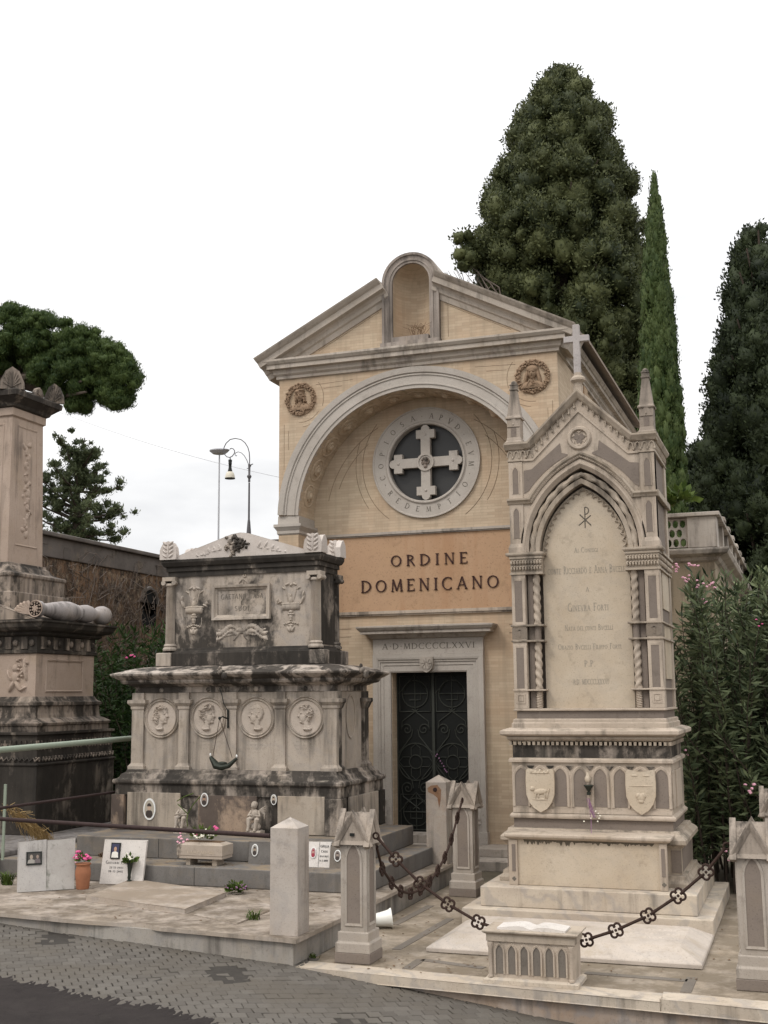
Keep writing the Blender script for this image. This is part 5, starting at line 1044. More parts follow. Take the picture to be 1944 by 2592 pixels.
# ------------------------------------------------------------------ right platform
rp_ = thing('paved_platform', 'low marble paved plot with a white kerb around the gothic monument', 'platform', (-2, 12, 0))
def fy(x): return 9.797-(x+4.282)*.0795
fac = [(-4.285, fy(-4.285)+.05), (3.2, fy(3.2)+.05), (3.2, 14.75), (-4.285, 14.75)]
b = B(); b.pz(fac, -.75, -.075); obj('facing', b, stone('brown_veined_facing', (.47, .42, .36), (.30, .22, .15), vein=.4, streak=.3, off=141, tn=.6, tint=(.30, .19, .11)), rp_)
b = B(); b.pz([(-4.285, fy(-4.285)+.25), (3.2, fy(3.2)+.25), (3.2, 14.75), (-4.285, 14.75)], -.07, -.003); obj('paving', b, 'paving', rp_)
for x0, x1, dz in ((-4.285, -1.19, 0), (-1.186, .4, .012), (.404, 3.2, .0)):
    b = B(); b.pz([(x0, fy(x0)), (x1, fy(x1)), (x1, fy(x1)+.262), (x0, fy(x0)+.262)], -.074, dz); obj('kerb_stone', b, 'kerb', rp_, bevel=.008)
def strip(*pp, w_=.085):
    b = B()
    for a, c in zip(pp[:-1], pp[1:]):
        A = np.array(onZ(*a, 0)[:2]); C_ = np.array(onZ(*c, 0)[:2]); d = C_-A; l_ = np.linalg.norm(d); d /= l_; n_ = np.array((-d[1], d[0]))*w_/2
        b.pz([tuple(A-n_), tuple(C_-n_), tuple(C_+n_), tuple(A+n_)], -.003, .0015+.0006*len(b.v)/16)
    return b
for s_ in (((1003, 2403), (1140, 2325)), ((998, 2340), (1090, 2292)), ((1030, 2452), (1066, 2428)), ((1069, 2429), (1225, 2450)), ((1481, 2462), (1740, 2482)), ((1735, 2512), (1752, 2474))): obj('inlay_strip', strip(*s_), 'inlay', rp_)
b = B(); b.box(-.85, 3.2, 14.4, 14.7, -.002, .13); obj('rear_kerb', b, 'kerb', rp_, bevel=.008)
# bevelled grave slab in front of the gothic monument
b = B(); b.rs(-2.19, 11.38, 1.215, .66, [(0, .002), (0, .035), (-.01, .045), (-.19, .135), (-.195, .138)]); gs = obj('grave_slab', b, 'whitegrave', bevel=.004); tag(gs, 'wide white bevelled grave slab lying at the foot of the gothic monument', 'grave slab')
bl = [(x, y, random.uniform(.015, .03), .012, random.random(), .01) for x in np.linspace(-.33, .33, 15) for y in (-.12, .0, .12)]
b = B(); b.relief(lambda u, v, h: (-1.56+u, 11.42+v*1.5, .138+h), bl, -.38, .38, -.2, .2, 60, base=-.001); obj('worn_inscription', b, 'whitegrave', gs, smooth=True)
# ------------------------------------------------------------------ gothic bollards
def make_post(x, y):
    t = thing('gothic_bollard', '', 'bollard', (x, y, 0), 'gothic stone bollards round the plot')
    b = B(); b.rs(x, y, .165, .165, [(0, .0), (0, .085)]); obj('dark_plinth', b, 'peperino', t, bevel=.005)
    b = B(); b.rs(x, y, .155, .155, [(.006, .086), (.006, .165), (.0, .17), (-.012, .18), (-.012, .255), (-.03, .262)]); obj('moulded_base', b, 'trav', t, bevel=.005)
    b = B(); b.rs(x, y, .122, .122, [(0, .26), (0, 1.03)]); sh_ = obj('shaft', b, 'trav', t, bevel=.004)
    for rot in (0, 1, 2, 3):
        b = B(); o_ = [(-.062, .33)]+pointed(0, .86, .062, .14, 6)+[(.062, .33)]
        b.py(o_, -.1235, -.12); c_, s_ = math.cos(rot*PI/2), math.sin(rot*PI/2); rt_ = lambda P_: [(x+p[0]*c_-p[1]*s_, y+p[0]*s_+p[1]*c_, p[2]) for p in P_]
        b.v = rt_(b.v); obj('lancet_inset', b, 'peperino', sh_)
        b = B(); b.sweep([(-.062, .33)]+pointed(0, .86, .062, .14, 6)+[(.062, .33)], [(0, 0), (0, .006), (.01, .008), (.02, .012), (.026, 0)], -.122, closed=True); b.v = rt_(b.v); obj('lancet_frame', b, 'trav', sh_)
        b = B(); b.sweep([(-.175, .985), (0, 1.275), (.175, .985)], [(-.032, -.02), (-.032, .012), (.0, .03), (.012, .03), (.012, -.02)], -.135); b.v = rt_(b.v); obj('gable_coping', b, 'trav_dirty', t)
    b = B(); tri = [(-.16, 1.0), (.16, 1.0), (0, 1.27)]; b.py([(x+u, z) for u, z in tri], y-.14, y+.14); b.pxx([(y+u, z) for u, z in tri], x-.14, x+.14); obj('cross_gable', b, 'trav_dirty', t)
    return t
def kids(o): return [c for c in bpy.data.objects if c.parent == o]
def dup(o, dx, dy, par=None, dz=0):
    c = o.copy(); COL.objects.link(c)
    if par is None: c.location = (o.location.x+dx, o.location.y+dy, o.location.z+dz)
    else: c.parent = par
    for k in kids(o): dup(k, 0, 0, c)
    return c
pA = make_post(-3.874, 10.235)
for (x, y, lab) in ((-3.885, 13.83, 'weathered gothic stone bollard standing behind the chain beside the rear square post'), (-.50, 10.25, 'pale gothic stone bollard at the right edge in front of the oleander'), (-.40, 13.75, 'gothic stone bollard half hidden at the far right edge among the oleander')):
    q = dup(pA, x+3.874, y-10.235); q['label'] = lab
    if x < -3: q.rotation_euler = (0, 0, math.radians(-2))
pA['label'] = 'gothic stone bollard nearest the camera at the left corner of the paved plot'
b = B(); b.box(-3.895, -3.855, 10.08, 10.10, 1.075, 1.10); o = obj('iron_socket', b, 'iron', pA)
# square posts
def sqpost(x, y, z0, z1, h, mat, lab):
    b = B(); b.rs(x, y, h, h*.95, [(.002, z0), (0, z1), (-.012, z1+.008), (-h+.004, z1+.085)]); o = obj('square_post', b, mat, bevel=.006); return tag(o, lab, 'post', 'square marble posts')
W1 = sqpost(-4.455, 10.04, ZP+.001, 1.145, .132, 'post_white', 'clean white square marble post with a pyramid top on the platform corner')
W2 = sqpost(-4.46, 14.66, ZP+.001, 1.22, .13, 'post_rust', 'rust stained square marble post with a pyramid top before the chapel door')
b = B(); p = onY(1101, 1999, 14.53); b.lathe([(.022, -.02), (.03, -.004), (.02, .005), (0, .006)], (p[0], p[1], p[2]), 'y', 10, dirv=(0, -1, 0)); obj('broken_rail_stub', b, 'rust', W2)
b = B(); y_ = 14.66-.1255-.001; b.py([(p[0]-.05, p[2]+.05), (p[0]+.03, p[2]+.06), (p[0]+.08, p[2]-.0), (p[0]+.07, p[2]-.12), (p[0]+.05, p[2]-.22), (p[0]+.03, p[2]-.10), (p[0]-.02, p[2]-.06), (p[0]-.09, p[2]-.03), (p[0]-.10, p[2]+.02)], y_-.001, y_); obj('rust_stain', b, stone('rust_run', (.33, .22, .14), (.25, .13, .07), crust=.4, tn=.6, tint=(.2, .08, .03), off=161, sc_=3), W2)
# ------------------------------------------------------------------ chains
def link(b, c, t, n, r=.0265):
    c = np.array(c); t = np.array(t); t = t/np.linalg.norm(t); n = np.array(n); u = np.cross(n, t)
    for k in range(4):
        q = PI/4+k*PI/2; d = math.cos(q)*t+math.sin(q)*u; cc = c+d*.033; pts = []
        for j in range(11): a = math.radians(-138+276*j/10); pts.append(cc+r*(math.cos(a)*d+math.sin(a)*np.cross(n, d)))
        b.tube(pts, .0105, 6)
    b.ell(c, .013, 6, 4)
def chain(pts, n, lab, ring=True):
    t = thing('wrought_chain', lab, 'chain', pts[0], 'iron chains of quatrefoil links')
    for i in range(1, len(pts)):
        a, c = np.array(pts[i-1]), np.array(pts[i]); d = c-a; l_ = np.linalg.norm(d); d = d/l_
        s0 = .03 if i == 1 else .045; s1 = .045 if i < len(pts)-1 else .02
        b = B(); b.tube([a+d*s0, a+d*(s0+.02), (a+c)/2, c-d*(s1+.02), c-d*s1], [.019, .0135, .0125, .0135, .019], 7); obj('link_bar', b, 'chain', t)
        if i < len(pts)-1: dn = np.array(pts[i+1])-np.array(pts[i-1]); b = B(); link(b, c, dn, n); obj('quatrefoil_link', b, 'chain', t, smooth=True)
    b = B(); a = np.array(pts[0]); u = np.array((0, 0, 1.)); v = np.cross(n, u); b.tube([a+.026*(math.cos(q)*u+math.sin(q)*v) for q in np.linspace(0, 2*PI, 15)[:-1]], .009, 6, closed=True)
    a = np.array(pts[-1]); b.tube([a+.026*(math.cos(q)*u+math.sin(q)*v) for q in np.linspace(0, 2*PI, 15)[:-1]], .009, 6, closed=True); obj('end_ring', b, 'chain', t, smooth=True)
c1 = [onY(x, y, 10.2) for x, y in ((951.7, 2115.7), (1002, 2175), (1064.5, 2237), (1134, 2289), (1210.6, 2334), (1300, 2366), (1392, 2384), (1484, 2379), (1558.6, 2355), (1640.6, 2318), (1716.6, 2267.4), (1787, 2207.5), (1839.5, 2141.6))]
chain(c1, (0, 1., 0), 'rusty quatrefoil chain sagging across the front from the near bollard to the right bollard')
c2_ = [onX(820+x/3.456, 2000+y/3.456, -3.76) for x, y in ((455, 470), (510, 690), (592, 810), (672, 885), (757, 905), (845, 870), (925, 800), (995, 705), (1057, 590), (1115, 430), (1167, 240), (1210, 90))]
chain(c2_, (1., 0, 0), 'rusty quatrefoil chain seen end-on running back to the rear gothic bollard')
# ------------------------------------------------------------------ ossuary box and book
bx = thing('lectern_box', 'small marble box with six lancet niches standing on the front kerb', 'stone box', (-2.225, 9.93, 0))
zt = float(onY(1227, 2354, 9.745)[2]); cxb, cyb = -2.225, 9.925
b = B(); b.rs(cxb, cyb, .355, .165, [(.03, .001), (.03, .03), (.015, .04), (.0, .045)]); obj('plinth', b, 'kerb', bx)
b = B(); b.rs(cxb, cyb, .345, .155, [(0, .045), (0, zt-.085)]); bd = obj('body', b, 'gothic', bx)
for k in range(6):
    c = cxb-.255+.102*k; b = B(); b.py([(c-.03, .075)]+pointed(c, zt-.17, .03, .055, 5)+[(c+.03, .075)], cyb-.158, cyb-.154); lnc = obj('lancet_niche', b, 'inlay', bd)
    b = B(); b.sweep([(c-.03, .075)]+pointed(c, zt-.17, .03, .055, 5)+[(c+.03, .075)], [(0, 0), (0, .010), (.012, .014), (.018, .0)], cyb-.155); obj('niche_arch', b, 'gothic', lnc)
for sx in (-1, 1):
    b = B(); b.lathe([(.024, .045), (.024, .06), (.018, .065), (.017, zt-.14), (.026, zt-.115), (.026, zt-.09)], (cxb+sx*.33, cyb-.16, 0), 'z', 12); obj('colonnette', b, 'gothic', bx, smooth=True)
b = B(); b.rs(cxb, cyb, .35, .16, [(.012, zt-.085), (.012, zt-.03), (.03, zt-.02), (.04, zt-.012), (.04, zt)]); obj('cap', b, 'gothic_dark', bx, bevel=.003)
b = B()
for sx in (-1, 1):
    P_ = [(0, .012)]+[(.02+.26*t_, .016+.018*math.sin(PI*min(1, t_*1.05)**.6)) for t_ in np.linspace(0, 1, 8)]; poly = [(cxb+sx*u, zt+v) for u, v in P_]+[(cxb+sx*.28, zt+.001), (cxb, zt+.001)]; b.py(poly, cyb-.13, cyb+.10)
bk = obj('marble_book', b, 'plaque_white', smooth=False, bevel=.003); tag(bk, 'open white marble book lying on top of the small lancet box', 'stone book')
# ------------------------------------------------------------------ things on the left platform
def lean(p0, p1, z0, h_, th, tilt):
    p0 = np.array((p0[0], p0[1], z0), float); p1 = np.array((p1[0], p1[1], z0), float); e = p1-p0; w_ = np.linalg.norm(e); e /= w_; nf = np.array((e[1], -e[0], 0)); up = math.cos(tilt)*np.array((0, 0, 1.))-math.sin(tilt)*nf; fr_ = math.cos(tilt)*nf+math.sin(tilt)*np.array((0, 0, 1.))
    return (lambda u, v, d: tuple(p0+e*u+up*v+fr_*d)), w_
# open book plaque with a photo
f1, w1 = lean((-8.17, 11.20), (-7.72, 11.58), ZP+.012, .53, .04, .22)
b = B(); b.slab([[(0, 0), (w1/2-.006, 0), (w1/2-.006, .53), (0, .53)]], f1, -.045, 0); bp = obj('book_plaque', b, 'plaque_grey', loc=(-8, 11.4, ZP), bevel=.006); tag(bp, 'open book shaped grey marble plaque with a framed couple portrait', 'plaque')
b = B(); b.slab([[(w1/2+.006, 0), (w1, 0), (w1+.01, .53), (w1/2+.006, .53)]], f1, -.045, 0); obj('right_page', b, 'plaque_moss', bp, bevel=.006)
b = B(); b.slab([[(w1/2-.008, 0), (w1/2+.008, 0), (w1/2+.008, .53), (w1/2-.008, .53)]], f1, -.046, -.006); obj('spine', b, 'plaque_grey', bp)
def photo(par, fn, u0, u1, v0, v1, bgc, figs, frame='iron'):
    b = B(); b.slab([[(u0, v0), (u1, v0), (u1, v1), (u0, v1)]], fn, .001, .014); o = obj('photo_frame', b, frame, par)
    m = (u1-u0)*.1; b = B(); b.slab([[(u0+m, v0+m), (u1-m, v0+m), (u1-m, v1-m), (u0+m, v1-m)]], fn, .0142, .0152); obj('photo_ground', b, plain('photo_background', bgc, .35), o)
    for (cu_, cv_, s_, skin, cl) in figs:
        b = B(); b.slab([[(cu_+s_*.7*math.cos(a), cv_+s_*math.sin(a)) for a in np.linspace(0, 2*PI, 15)[:-1]]], fn, .0153, .0162); obj('photo_face', b, plain('photo_skin', skin, .4), o)
        b = B(); b.slab([[(cu_-s_*1.7, v0+m*1.1), (cu_+s_*1.7, v0+m*1.1), (cu_+s_*1.4, cv_-s_*1.4), (cu_+s_*.4, cv_-s_*.95), (cu_-s_*.4, cv_-s_*.95), (cu_-s_*1.4, cv_-s_*1.4)]], fn, .0153, .0159); obj('photo_clothes', b, plain('photo_clothes', cl, .5), o)
photo(bp, f1, w1*.14, w1*.42, .27, .41, (.05, .045, .04), ((w1*.23, .355, .024, (.30, .25, .2), (.3, .28, .25)), (w1*.34, .355, .02, (.26, .2, .16), (.12, .1, .1))))
# white plaque with photo and vase
f2_, w2 = lean((-7.655, 11.99), (-7.13, 12.02), ZP+.008, .50, .03, .16)
b = B(); b.slab([[(0, 0), (w2, 0), (w2+.01, .48), (-.0+.01, .48)]], f2_, -.03, 0); wp = obj('white_plaque', b, 'plaque_white', loc=(-7.4, 12, ZP), bevel=.003); tag(wp, 'clean white memorial plaque with a colour portrait leaning on the grey step', 'plaque')
photo(wp, f2_, w2*.20, w2*.42, .27, .445, (.04, .04, .08), ((w2*.31, .375, .026, (.42, .26, .18), (.7, .68, .62)),))
b = B()
def texts(b, fn, s_, u, v, h_, width, small=None, bold=1.5):
    tmp = B(); text(tmp, s_, 0, 0, h_, 0, .0015, width=width, small=small, bold=bold); b.add([fn(u+x, v+z, max(0, -y)+.0008) for x, y, z in tmp.v], tmp.f)
texts(b, f2_, 'Giovanni Ciol', w2*.36, .215, .034, .27, small=.62); texts(b, f2_, '21-11-1943', w2*.36, .165, .02, .17); texts(b, f2_, '28-12-2002', w2*.35, .125, .02, .18); obj('lettering', b, 'ink', wp)
vs_ = f2_(w2*.73, .16, .05); vt = thing('vase_of_flowers', 'bronze cone vase of white flowers fixed to the clean white plaque', 'flower vase', f2_(w2*.73, .02, .04))
b = B(); b.lathe([(.012, -.12), (.02, -.09), (.016, -.06), (.03, .05), (.045, .1)], vs_, 'z', 12, dirv=(.02, .05, 1)); b.ell(f2_(w2*.74, .035, .045), (.03, .03, .02), 8, 5); obj('vase', b, 'bronze', vt, smooth=True)
top = np.array(f2_(w2*.73, .28, .07))
def petals(b, c, r, n=5, s_=1.):
    for k in range(n):
        q = 2*PI*k/n+random.random(); t_ = random.uniform(.2, 1.2); d = np.array((math.cos(q)*math.sin(t_), math.sin(q)*math.sin(t_)-.3, math.cos(t_))); d /= np.linalg.norm(d)
        b.ell(np.array(c)+d*r*.55, (r*.45, r*.45, r*.28), 6, 4, rot=np.array(Vector(d).to_track_quat('Z', 'Y').to_matrix()))
def leaves(b, c, r, n, l_=.05, w_=.014, up=0.):
    for _ in range(n):
        d = rng.normal(size=3); d[2] = abs(d[2])*.6+up; d /= np.linalg.norm(d); p = np.array(c)+d*r*random.uniform(.2, .9); s_ = np.cross(d, rng.normal(size=3)); s_ /= np.linalg.norm(s_); b.add([p, p+d*l_*.5+s_*w_, p+d*l_, p+d*l_*.5-s_*w_], [(0, 1, 2, 3)])
b = B()
for i in range(16): petals(b, top+rng.normal(size=3)*np.array((.035, .02, .03)), .02)
obj('white_flowers', b, 'whitepet', vt, smooth=True)
b = B(); leaves(b, top-np.array((0, 0, .04)), .075, 70, .06, .016); obj('leaves', b, 'weed', vt)
# terracotta pot
p = onZ(209, 2250, ZP); pt = thing('terracotta_pot', 'terracotta pot of pink flowers between the open book plaque and the white plaque', 'flower pot', (p[0], p[1], ZP)); 
b = B(); b.lathe([(.066, .001), (.07, .01), (.078, .10), (.085, .16), (.082, .20), (.074, .235), (.072, .25), (.085, .262), (.088, .27), (.080, .275), (.07, .262)], (p[0], p[1], ZP), 'z', 24); obj('pot', b, 'pot', pt, smooth=True, ang=60)
tp = np.array((p[0], p[1]-.01, ZP+.33)); b = B()
for i in range(15): petals(b, tp+rng.normal(size=3)*np.array((.055, .03, .028))+np.array((.03, 0, .02)), .03)
obj('pink_flowers', b, 'pink', pt, smooth=True); b = B(); leaves(b, tp-np.array((0, 0, .04)), .08, 50, .05, .013, .3); obj('leaves', b, 'weed', pt)
b = B()
for i in range(4): petals(b, tp+np.array((-.06, -.02, -.02))+rng.normal(size=3)*.015, .02)
obj('pale_flowers', b, 'palepink', pt, smooth=True)
# flower trough on the lower step
YT = 12.24; a0 = onY(449, 2135, YT); a1 = onY(562, 2138, YT); x0, x1 = a0[0], a1[0]; zt2 = float(a0[2]); zb2 = float(onY(449, 2172, YT)[2])
tr_ = thing('flower_trough', 'small stained marble trough of white and pink flowers on the lower grey step', 'planter', ((x0+x1)/2, YT+.12, .44))
b = B(); b.rs((x0+x1)/2, YT+.13, (x1-x0)/2, .13, [(-.0, zb2), (0, zb2+.03), (.006, zb2+.035), (.006, zt2-.01), (-.02, zt2), (-.05, zt2+.015)]); tb = obj('trough', b, stone('stained_trough', (.50, .44, .36), crust=.45, off=151, sc_=2), tr_, bevel=.004)
b = B(); text(b, 'LAMPADARI', (x0+x1)/2+.02, zb2+.055, .035, YT-.006, .002, width=.34); obj('worn_lettering', b, 'gothic_plate', tb)
for xf in (x0+.09, x1-.14): b = B(); b.box(xf, xf+.055, YT+.04, YT+.22, .437, zb2-.001); obj('foot', b, 'slab_marble', tr_)
b = B(); b.box(x0+.06, x1-.06, YT+.06, YT+.2, zt2+.01, zt2+.02); obj('soil', b, 'leafpile', tr_)
b = B()
for i in range(34): petals(b, ((x0+x1)/2-.02+random.uniform(-.13, .12), YT+.09+random.gauss(0, .04), zt2+.05+random.uniform(0, .09)), .026)
obj('white_flowers', b, 'whitepet', tr_, smooth=True); b = B()
for i in range(12): petals(b, (x0+.03+random.gauss(0, .04), YT+.04, zt2+.03+random.gauss(0, .035)), .022)
obj('pale_pink_flowers', b, 'palepink', tr_, smooth=True); b = B()
for i in range(5): petals(b, ((x0+x1)/2+.16+random.gauss(0, .015), YT+.1, zt2+.16+random.gauss(0, .015)), .026)
for i in range(4): petals(b, ((x0+x1)/2-.10+random.gauss(0, .02), YT+.1, zt2+.09+random.gauss(0, .015)), .02)
obj('pink_flowers', b, 'pink', tr_, smooth=True); b = B(); leaves(b, ((x0+x1)/2-.02, YT+.12, zt2+.03), .16, 110, .07, .014, .4); obj('leaves', b, 'weed', tr_)
# statuettes
def angel(x, y, z, s_, lab, broken=False):
    b = B(); E_ = lambda dx, dy, dz, r, rot=None: b.ell((x+dx*s_, y+dy*s_, z+dz*s_), tuple(v*s_ for v in r), 12, 8, rot=rot)
    b.rs(x, y, .09*s_, .07*s_, [(0, z), (0, z+.05*s_), (-.015*s_, z+.06*s_)])
    E_(0, 0, .10, (.07, .055, .05)); b.tube([np.array((x, y, z))+np.array(v)*s_ for v in ((-.03, -.02, .20), (-.055, -.07, .19), (-.06, -.06, .10), (-.065, -.075, .055))], [.03*s_, .03*s_, .02*s_, .018*s_], 8); b.tube([np.array((x, y, z))+np.array(v)*s_ for v in ((.03, -.02, .20), (.05, -.07, .18), (.03, -.06, .10), (.02, -.075, .055))], [.03*s_, .03*s_, .02*s_, .018*s_], 8)
    E_(0, 0, .235, (.05, .04, .065)); 
    if not broken:
        E_(-.012, -.01, .34, (.036, .036, .042)); E_(-.012, .005, .355, (.039, .036, .036)); E_(-.012, -.046, .335, (.006, .008, .008)); E_(-.012, 0, .29, (.018, .018, .025))
    b.tube([np.array((x, y, z))+np.array(v)*s_ for v in ((-.045, 0, .28), (-.075, -.03, .22), (-.02, -.06, .235))], [.018*s_, .016*s_, .013*s_], 8); b.tube([np.array((x, y, z))+np.array(v)*s_ for v in ((.045, 0, .28), (.07, -.03, .22), (.01, -.065, .225))], [.018*s_, .016*s_, .013*s_], 8)
    for k in range(6):
        if not broken: b.tube([np.array((x, y, z))+np.array(v)*s_ for v in ((.03, .03, .27), (.07+.006*k, .035, .30-.012*k), (.12-.004*k, .03, .335-.03*k))], [.014*s_, .014*s_, .006*s_], 6)
        b.tube([np.array((x, y, z))+np.array(v)*s_ for v in ((-.02, .03, .27), (-.05, .045, .30-.012*k), (-.08+.004*k, .05, .325-.03*k))], [.014*s_, .012*s_, .005*s_], 6)
    o = obj('angel_statuette', b, 'lm_body', smooth=True, ang=50); return tag(o, lab, 'statuette')
angel(onY(646, 2100, 13.2)[0], 13.2, .669, 1.02, 'small seated stone angel statuette between the brown and the right burial slabs')
angel(onY(462, 2095, 13.2)[0], 13.2, .669, .98, 'blackened broken stone figure between the left and the brown burial slabs', True)
b = B()
for s_ in ((448, 2028, 490, 2008), (450, 2035, 475, 2060), (475, 2060, 508, 2015), (475, 2060, 475, 2092)): A, C_ = onY(s_[0], s_[1], 13.12), onY(s_[2], s_[3], 13.12); b.tube([A, (A+C_)/2+np.array((0, -.02, .01)), C_], .006, 5)
o = obj('artificial_branch', b, 'weed'); tag(o, 'forked green plastic branch leaning in front of the blackened figure', 'branch')
# small plaques on the steps
f3, w3 = lean((-5.335, 12.50), (-5.075, 12.50), .440, .27, .02, .2)
b = B(); b.slab([[(0, 0), (w3, 0), (w3, .27), (0, .27)]], f3, -.025, 0); o3 = obj('book_plaque', b, 'plaque_white', loc=(-5.2, 12.5, .44), bevel=.003); tag(o3, 'small white open-book plaque lettered GIULIA CASA on the lower step', 'plaque')
b = B(); b.slab([[(w3*.5-.002, 0), (w3*.5+.002, 0), (w3*.5+.002, .27), (w3*.5-.002, .27)]], f3, .0005, .002); texts(b, f3, 'GIULIA', w3*.74, .21, .024, .1, bold=2); texts(b, f3, 'CASA', w3*.74, .155, .024, .075, bold=2); texts(b, f3, '19-8-1924', w3*.74, .105, .019, .1, bold=2); texts(b, f3, '8-3-2001', w3*.74, .06, .019, .1, bold=2); obj('lettering', b, 'ink', o3)
f3b = lambda u, v, d: f3(u+w3*.25, v+.15, d)
oval(o3, 0, 0, 0, .035, .06, skin=(.45, .25, .2), dark=(.28, .03, .05), bgc=(.35, .2, .2), tilt=f3b)
f4, w4 = lean((-5.06, 12.48), (-4.86, 12.48), .440, .24, .02, .15)
b = B(); b.slab([[(0, 0), (w4, 0), (w4, .24), (0, .24)]], f4, -.03, 0); o4 = obj('plaque', b, 'inlay', loc=(-4.95, 12.5, .44), bevel=.004); tag(o4, 'small dark grey plaque with an oval portrait beside the GIULIA CASA plaque', 'plaque'); oval(o4, 0, 0, 0, .04, .062, tilt=lambda u, v, d: f4(u+w4*.45, v+.13, d), skin=(.3, .24, .2), bgc=(.2, .17, .15))
f5, w5 = lean((onY(629, 2183, 12.56)[0], 12.56), (onY(688, 2190, 12.56)[0], 12.56), .440, .235, .02, .1)
b = B(); b.slab([[(0, 0), (w5, 0), (w5, .235), (0, .235)]], f5, -.03, 0); o5 = obj('plaque', b, 'step_grey', loc=(-5.9, 12.5, .44), bevel=.004); tag(o5, 'dark grey stone tile with an oval portrait leaning behind the white post', 'plaque'); oval(o5, 0, 0, 0, .04, .068, tilt=lambda u, v, d: f5(u+w5*.26, v+.145, d), skin=(.3, .22, .15), bgc=(.3, .28, .25))
# picture frame leaning on the white post
pA_, pB_ = onZ(673, 2282, ZP), onZ(694, 2318, ZP); f6, w6 = lean((pA_[0], pA_[1]+.1), (pB_[0]+.06, pB_[1]+.05), ZP+.008, .3, .02, .25)
b = B(); b.slab([[(0, 0), (w6, 0), (w6, .24), (0, .24)]], f6, -.02, 0); o6 = obj('fallen_plaque', b, 'plaque_white', loc=tuple(pA_)); tag(o6, 'small white plaque with a gilt edge leaning against the clean white post', 'plaque'); b = B(); b.slab([[(-.008, 0), (0, 0), (0, .24), (-.008, .24)]], f6, -.022, .004); obj('gilt_edge', b, 'gold', o6)
# lying wreath, weeds
c = np.array(onZ(597, 2262, ZP)); wr = thing('flower_wreath', 'small fallen bunch of purple and green flowers lying on the platform', 'bouquet', tuple(c))
b = B(); leaves(b, c+np.array((0, 0, .02)), .11, 220, .05, .013, .1); obj('leaves', b, 'weed', wr); b = B()
for i in range(32): q = random.uniform(0, 2*PI); petals(b, c+np.array((.115*math.cos(q), .09*math.sin(q), .05+random.uniform(0, .03))), .018)
obj('purple_flowers', b, 'purplepet', wr, smooth=True)
def weed(p, n, h_, lab, mat='weed', nm='weed'):
    b = B()
    for _ in range(n):
        q = random.uniform(0, 2*PI); l_ = h_*random.uniform(.5, 1); d = np.array((math.cos(q)*.5, math.sin(q)*.5, 1.)); d /= np.linalg.norm(d); s_ = np.array((-math.sin(q), math.cos(q), 0))*.005; p0 = np.array(p)+rng.normal(size=3)*np.array((.03, .02, 0)); m_ = p0+d*l_*.6; e_ = p0+np.array((d[0]*1.5, d[1]*1.5, d[2]*.8))*l_
        b.add([p0-s_, p0+s_, m_+s_, m_-s_, e_], [(0, 1, 2, 3), (3, 2, 4)])
    o = obj(nm, b, mat); tag(o, lab, 'weed')
weed(onZ(643, 2328, ZP), 40, .13, 'tuft of grass growing through the paving left of the white post', nm='grass_tuft')
weed(onZ(505, 2237, ZP), 60, .08, 'withered brown weed at the foot of the lower step', 'straw')
weed(onZ(790, 2425, 0.0), 26, .07, 'small weed in the corner below the platform side', nm='grass_tuft')
weed(onX(347, 2118, -7.2)*np.array((1, 1, 1)), 1, .01, 'tiny dead twig on the upper step') if False else None
weed((-8.0, 12.6, .436), 40, .09, 'dark dry weed behind the white plaque on the step', 'leafpile')
weed(onZ(18, 2240, ZP), 90, .22, 'green plant in the left corner behind the open book plaque', nm='small_plant')
# fallen white vase
c = onZ(968, 2352, 0); b = B(); ax_ = (.95, .42, .12); b.lathe([(.052, -.13), (.055, -.125), (.075, .02), (.085, .07), (.097, .085), (.097, .095), (.088, .095), (.07, .02), (.045, -.1)], (c[0]-.02, c[1]+.06, .085), 'z', 24, dirv=ax_); o = obj('plastic_vase', b, 'plastic', smooth=True, ang=50); tag(o, 'white plastic vase lying on its side behind the near gothic bollard', 'vase')
# rails and pipes
def rail(a, c, r, mat, lab, cat='rail', name='iron_rail'): b = B(); b.tube([a, (np.array(a)+np.array(c))/2, c], r, 10); o = obj(name, b, mat, smooth=True, ang=60); tag(o, lab, cat)
rail(onY(-60, 2069, 10.46), onY(684, 2116, 10.03), .021, 'rust', 'rusty iron rail running left from the clean white square post')
rail(onX(-10, 2047, -8.42), onX(290, 2005, -8.42), .017, 'rust', 'thin rusty rail running back to the corner of the medallion tomb')
rail(onX(-20, 1900, -8.62), onX(330, 1869, -8.62), .036, 'green_pipe', 'pale green painted pipe passing behind the medallion tomb', 'pipe', 'handrail_pipe')
# hanging bronze lamp
hl = thing('hanging_lamp', 'bronze boat-shaped oil lamp hung by chains from a bracket on the medallion tomb', 'oil lamp', onY(577, 1843, 13.5))
b = B(); A = onY(577, 1796, 13.5); C_ = onY(577, 1843, 13.5); b.tube([A, C_], .012, 6); D = onY(556, 1818, 13.3); b.tube([(A+C_)/2, D+np.array((.04, 0, .02)), D], .009, 6); b.ell(D, .02); obj('bracket', b, 'iron', hl)
L0, L1 = onY(538, 1920, 13.3), onY(599, 1918, 13.3); b = B(); b.tube([D, L0], .004, 4); b.tube([D, L1-np.array((.06, 0, 0))], .004, 4); obj('chains', b, 'chain', hl)
b = B(); m_ = onY(562, 1938, 13.3); b.tube([L0+np.array((-.03, 0, .02)), m_+np.array((-.08, 0, 0)), m_+np.array((0, 0, -.015)), m_+np.array((.09, 0, .0)), L1+np.array((.0, 0, -.01))], [.02, .05, .045, .03, .018], 10); b.ell(m_+np.array((0, 0, .03)), (.07, .04, .02)); obj('lamp_bowl', b, 'bronze', hl, smooth=True)
for q in (L0+np.array((-.03, 0, .045)), L1+np.array((0, 0, .02))): b = B(); b.ell(q, (.012, .012, .02)); obj('flame_finial', b, 'white', hl, smooth=True)
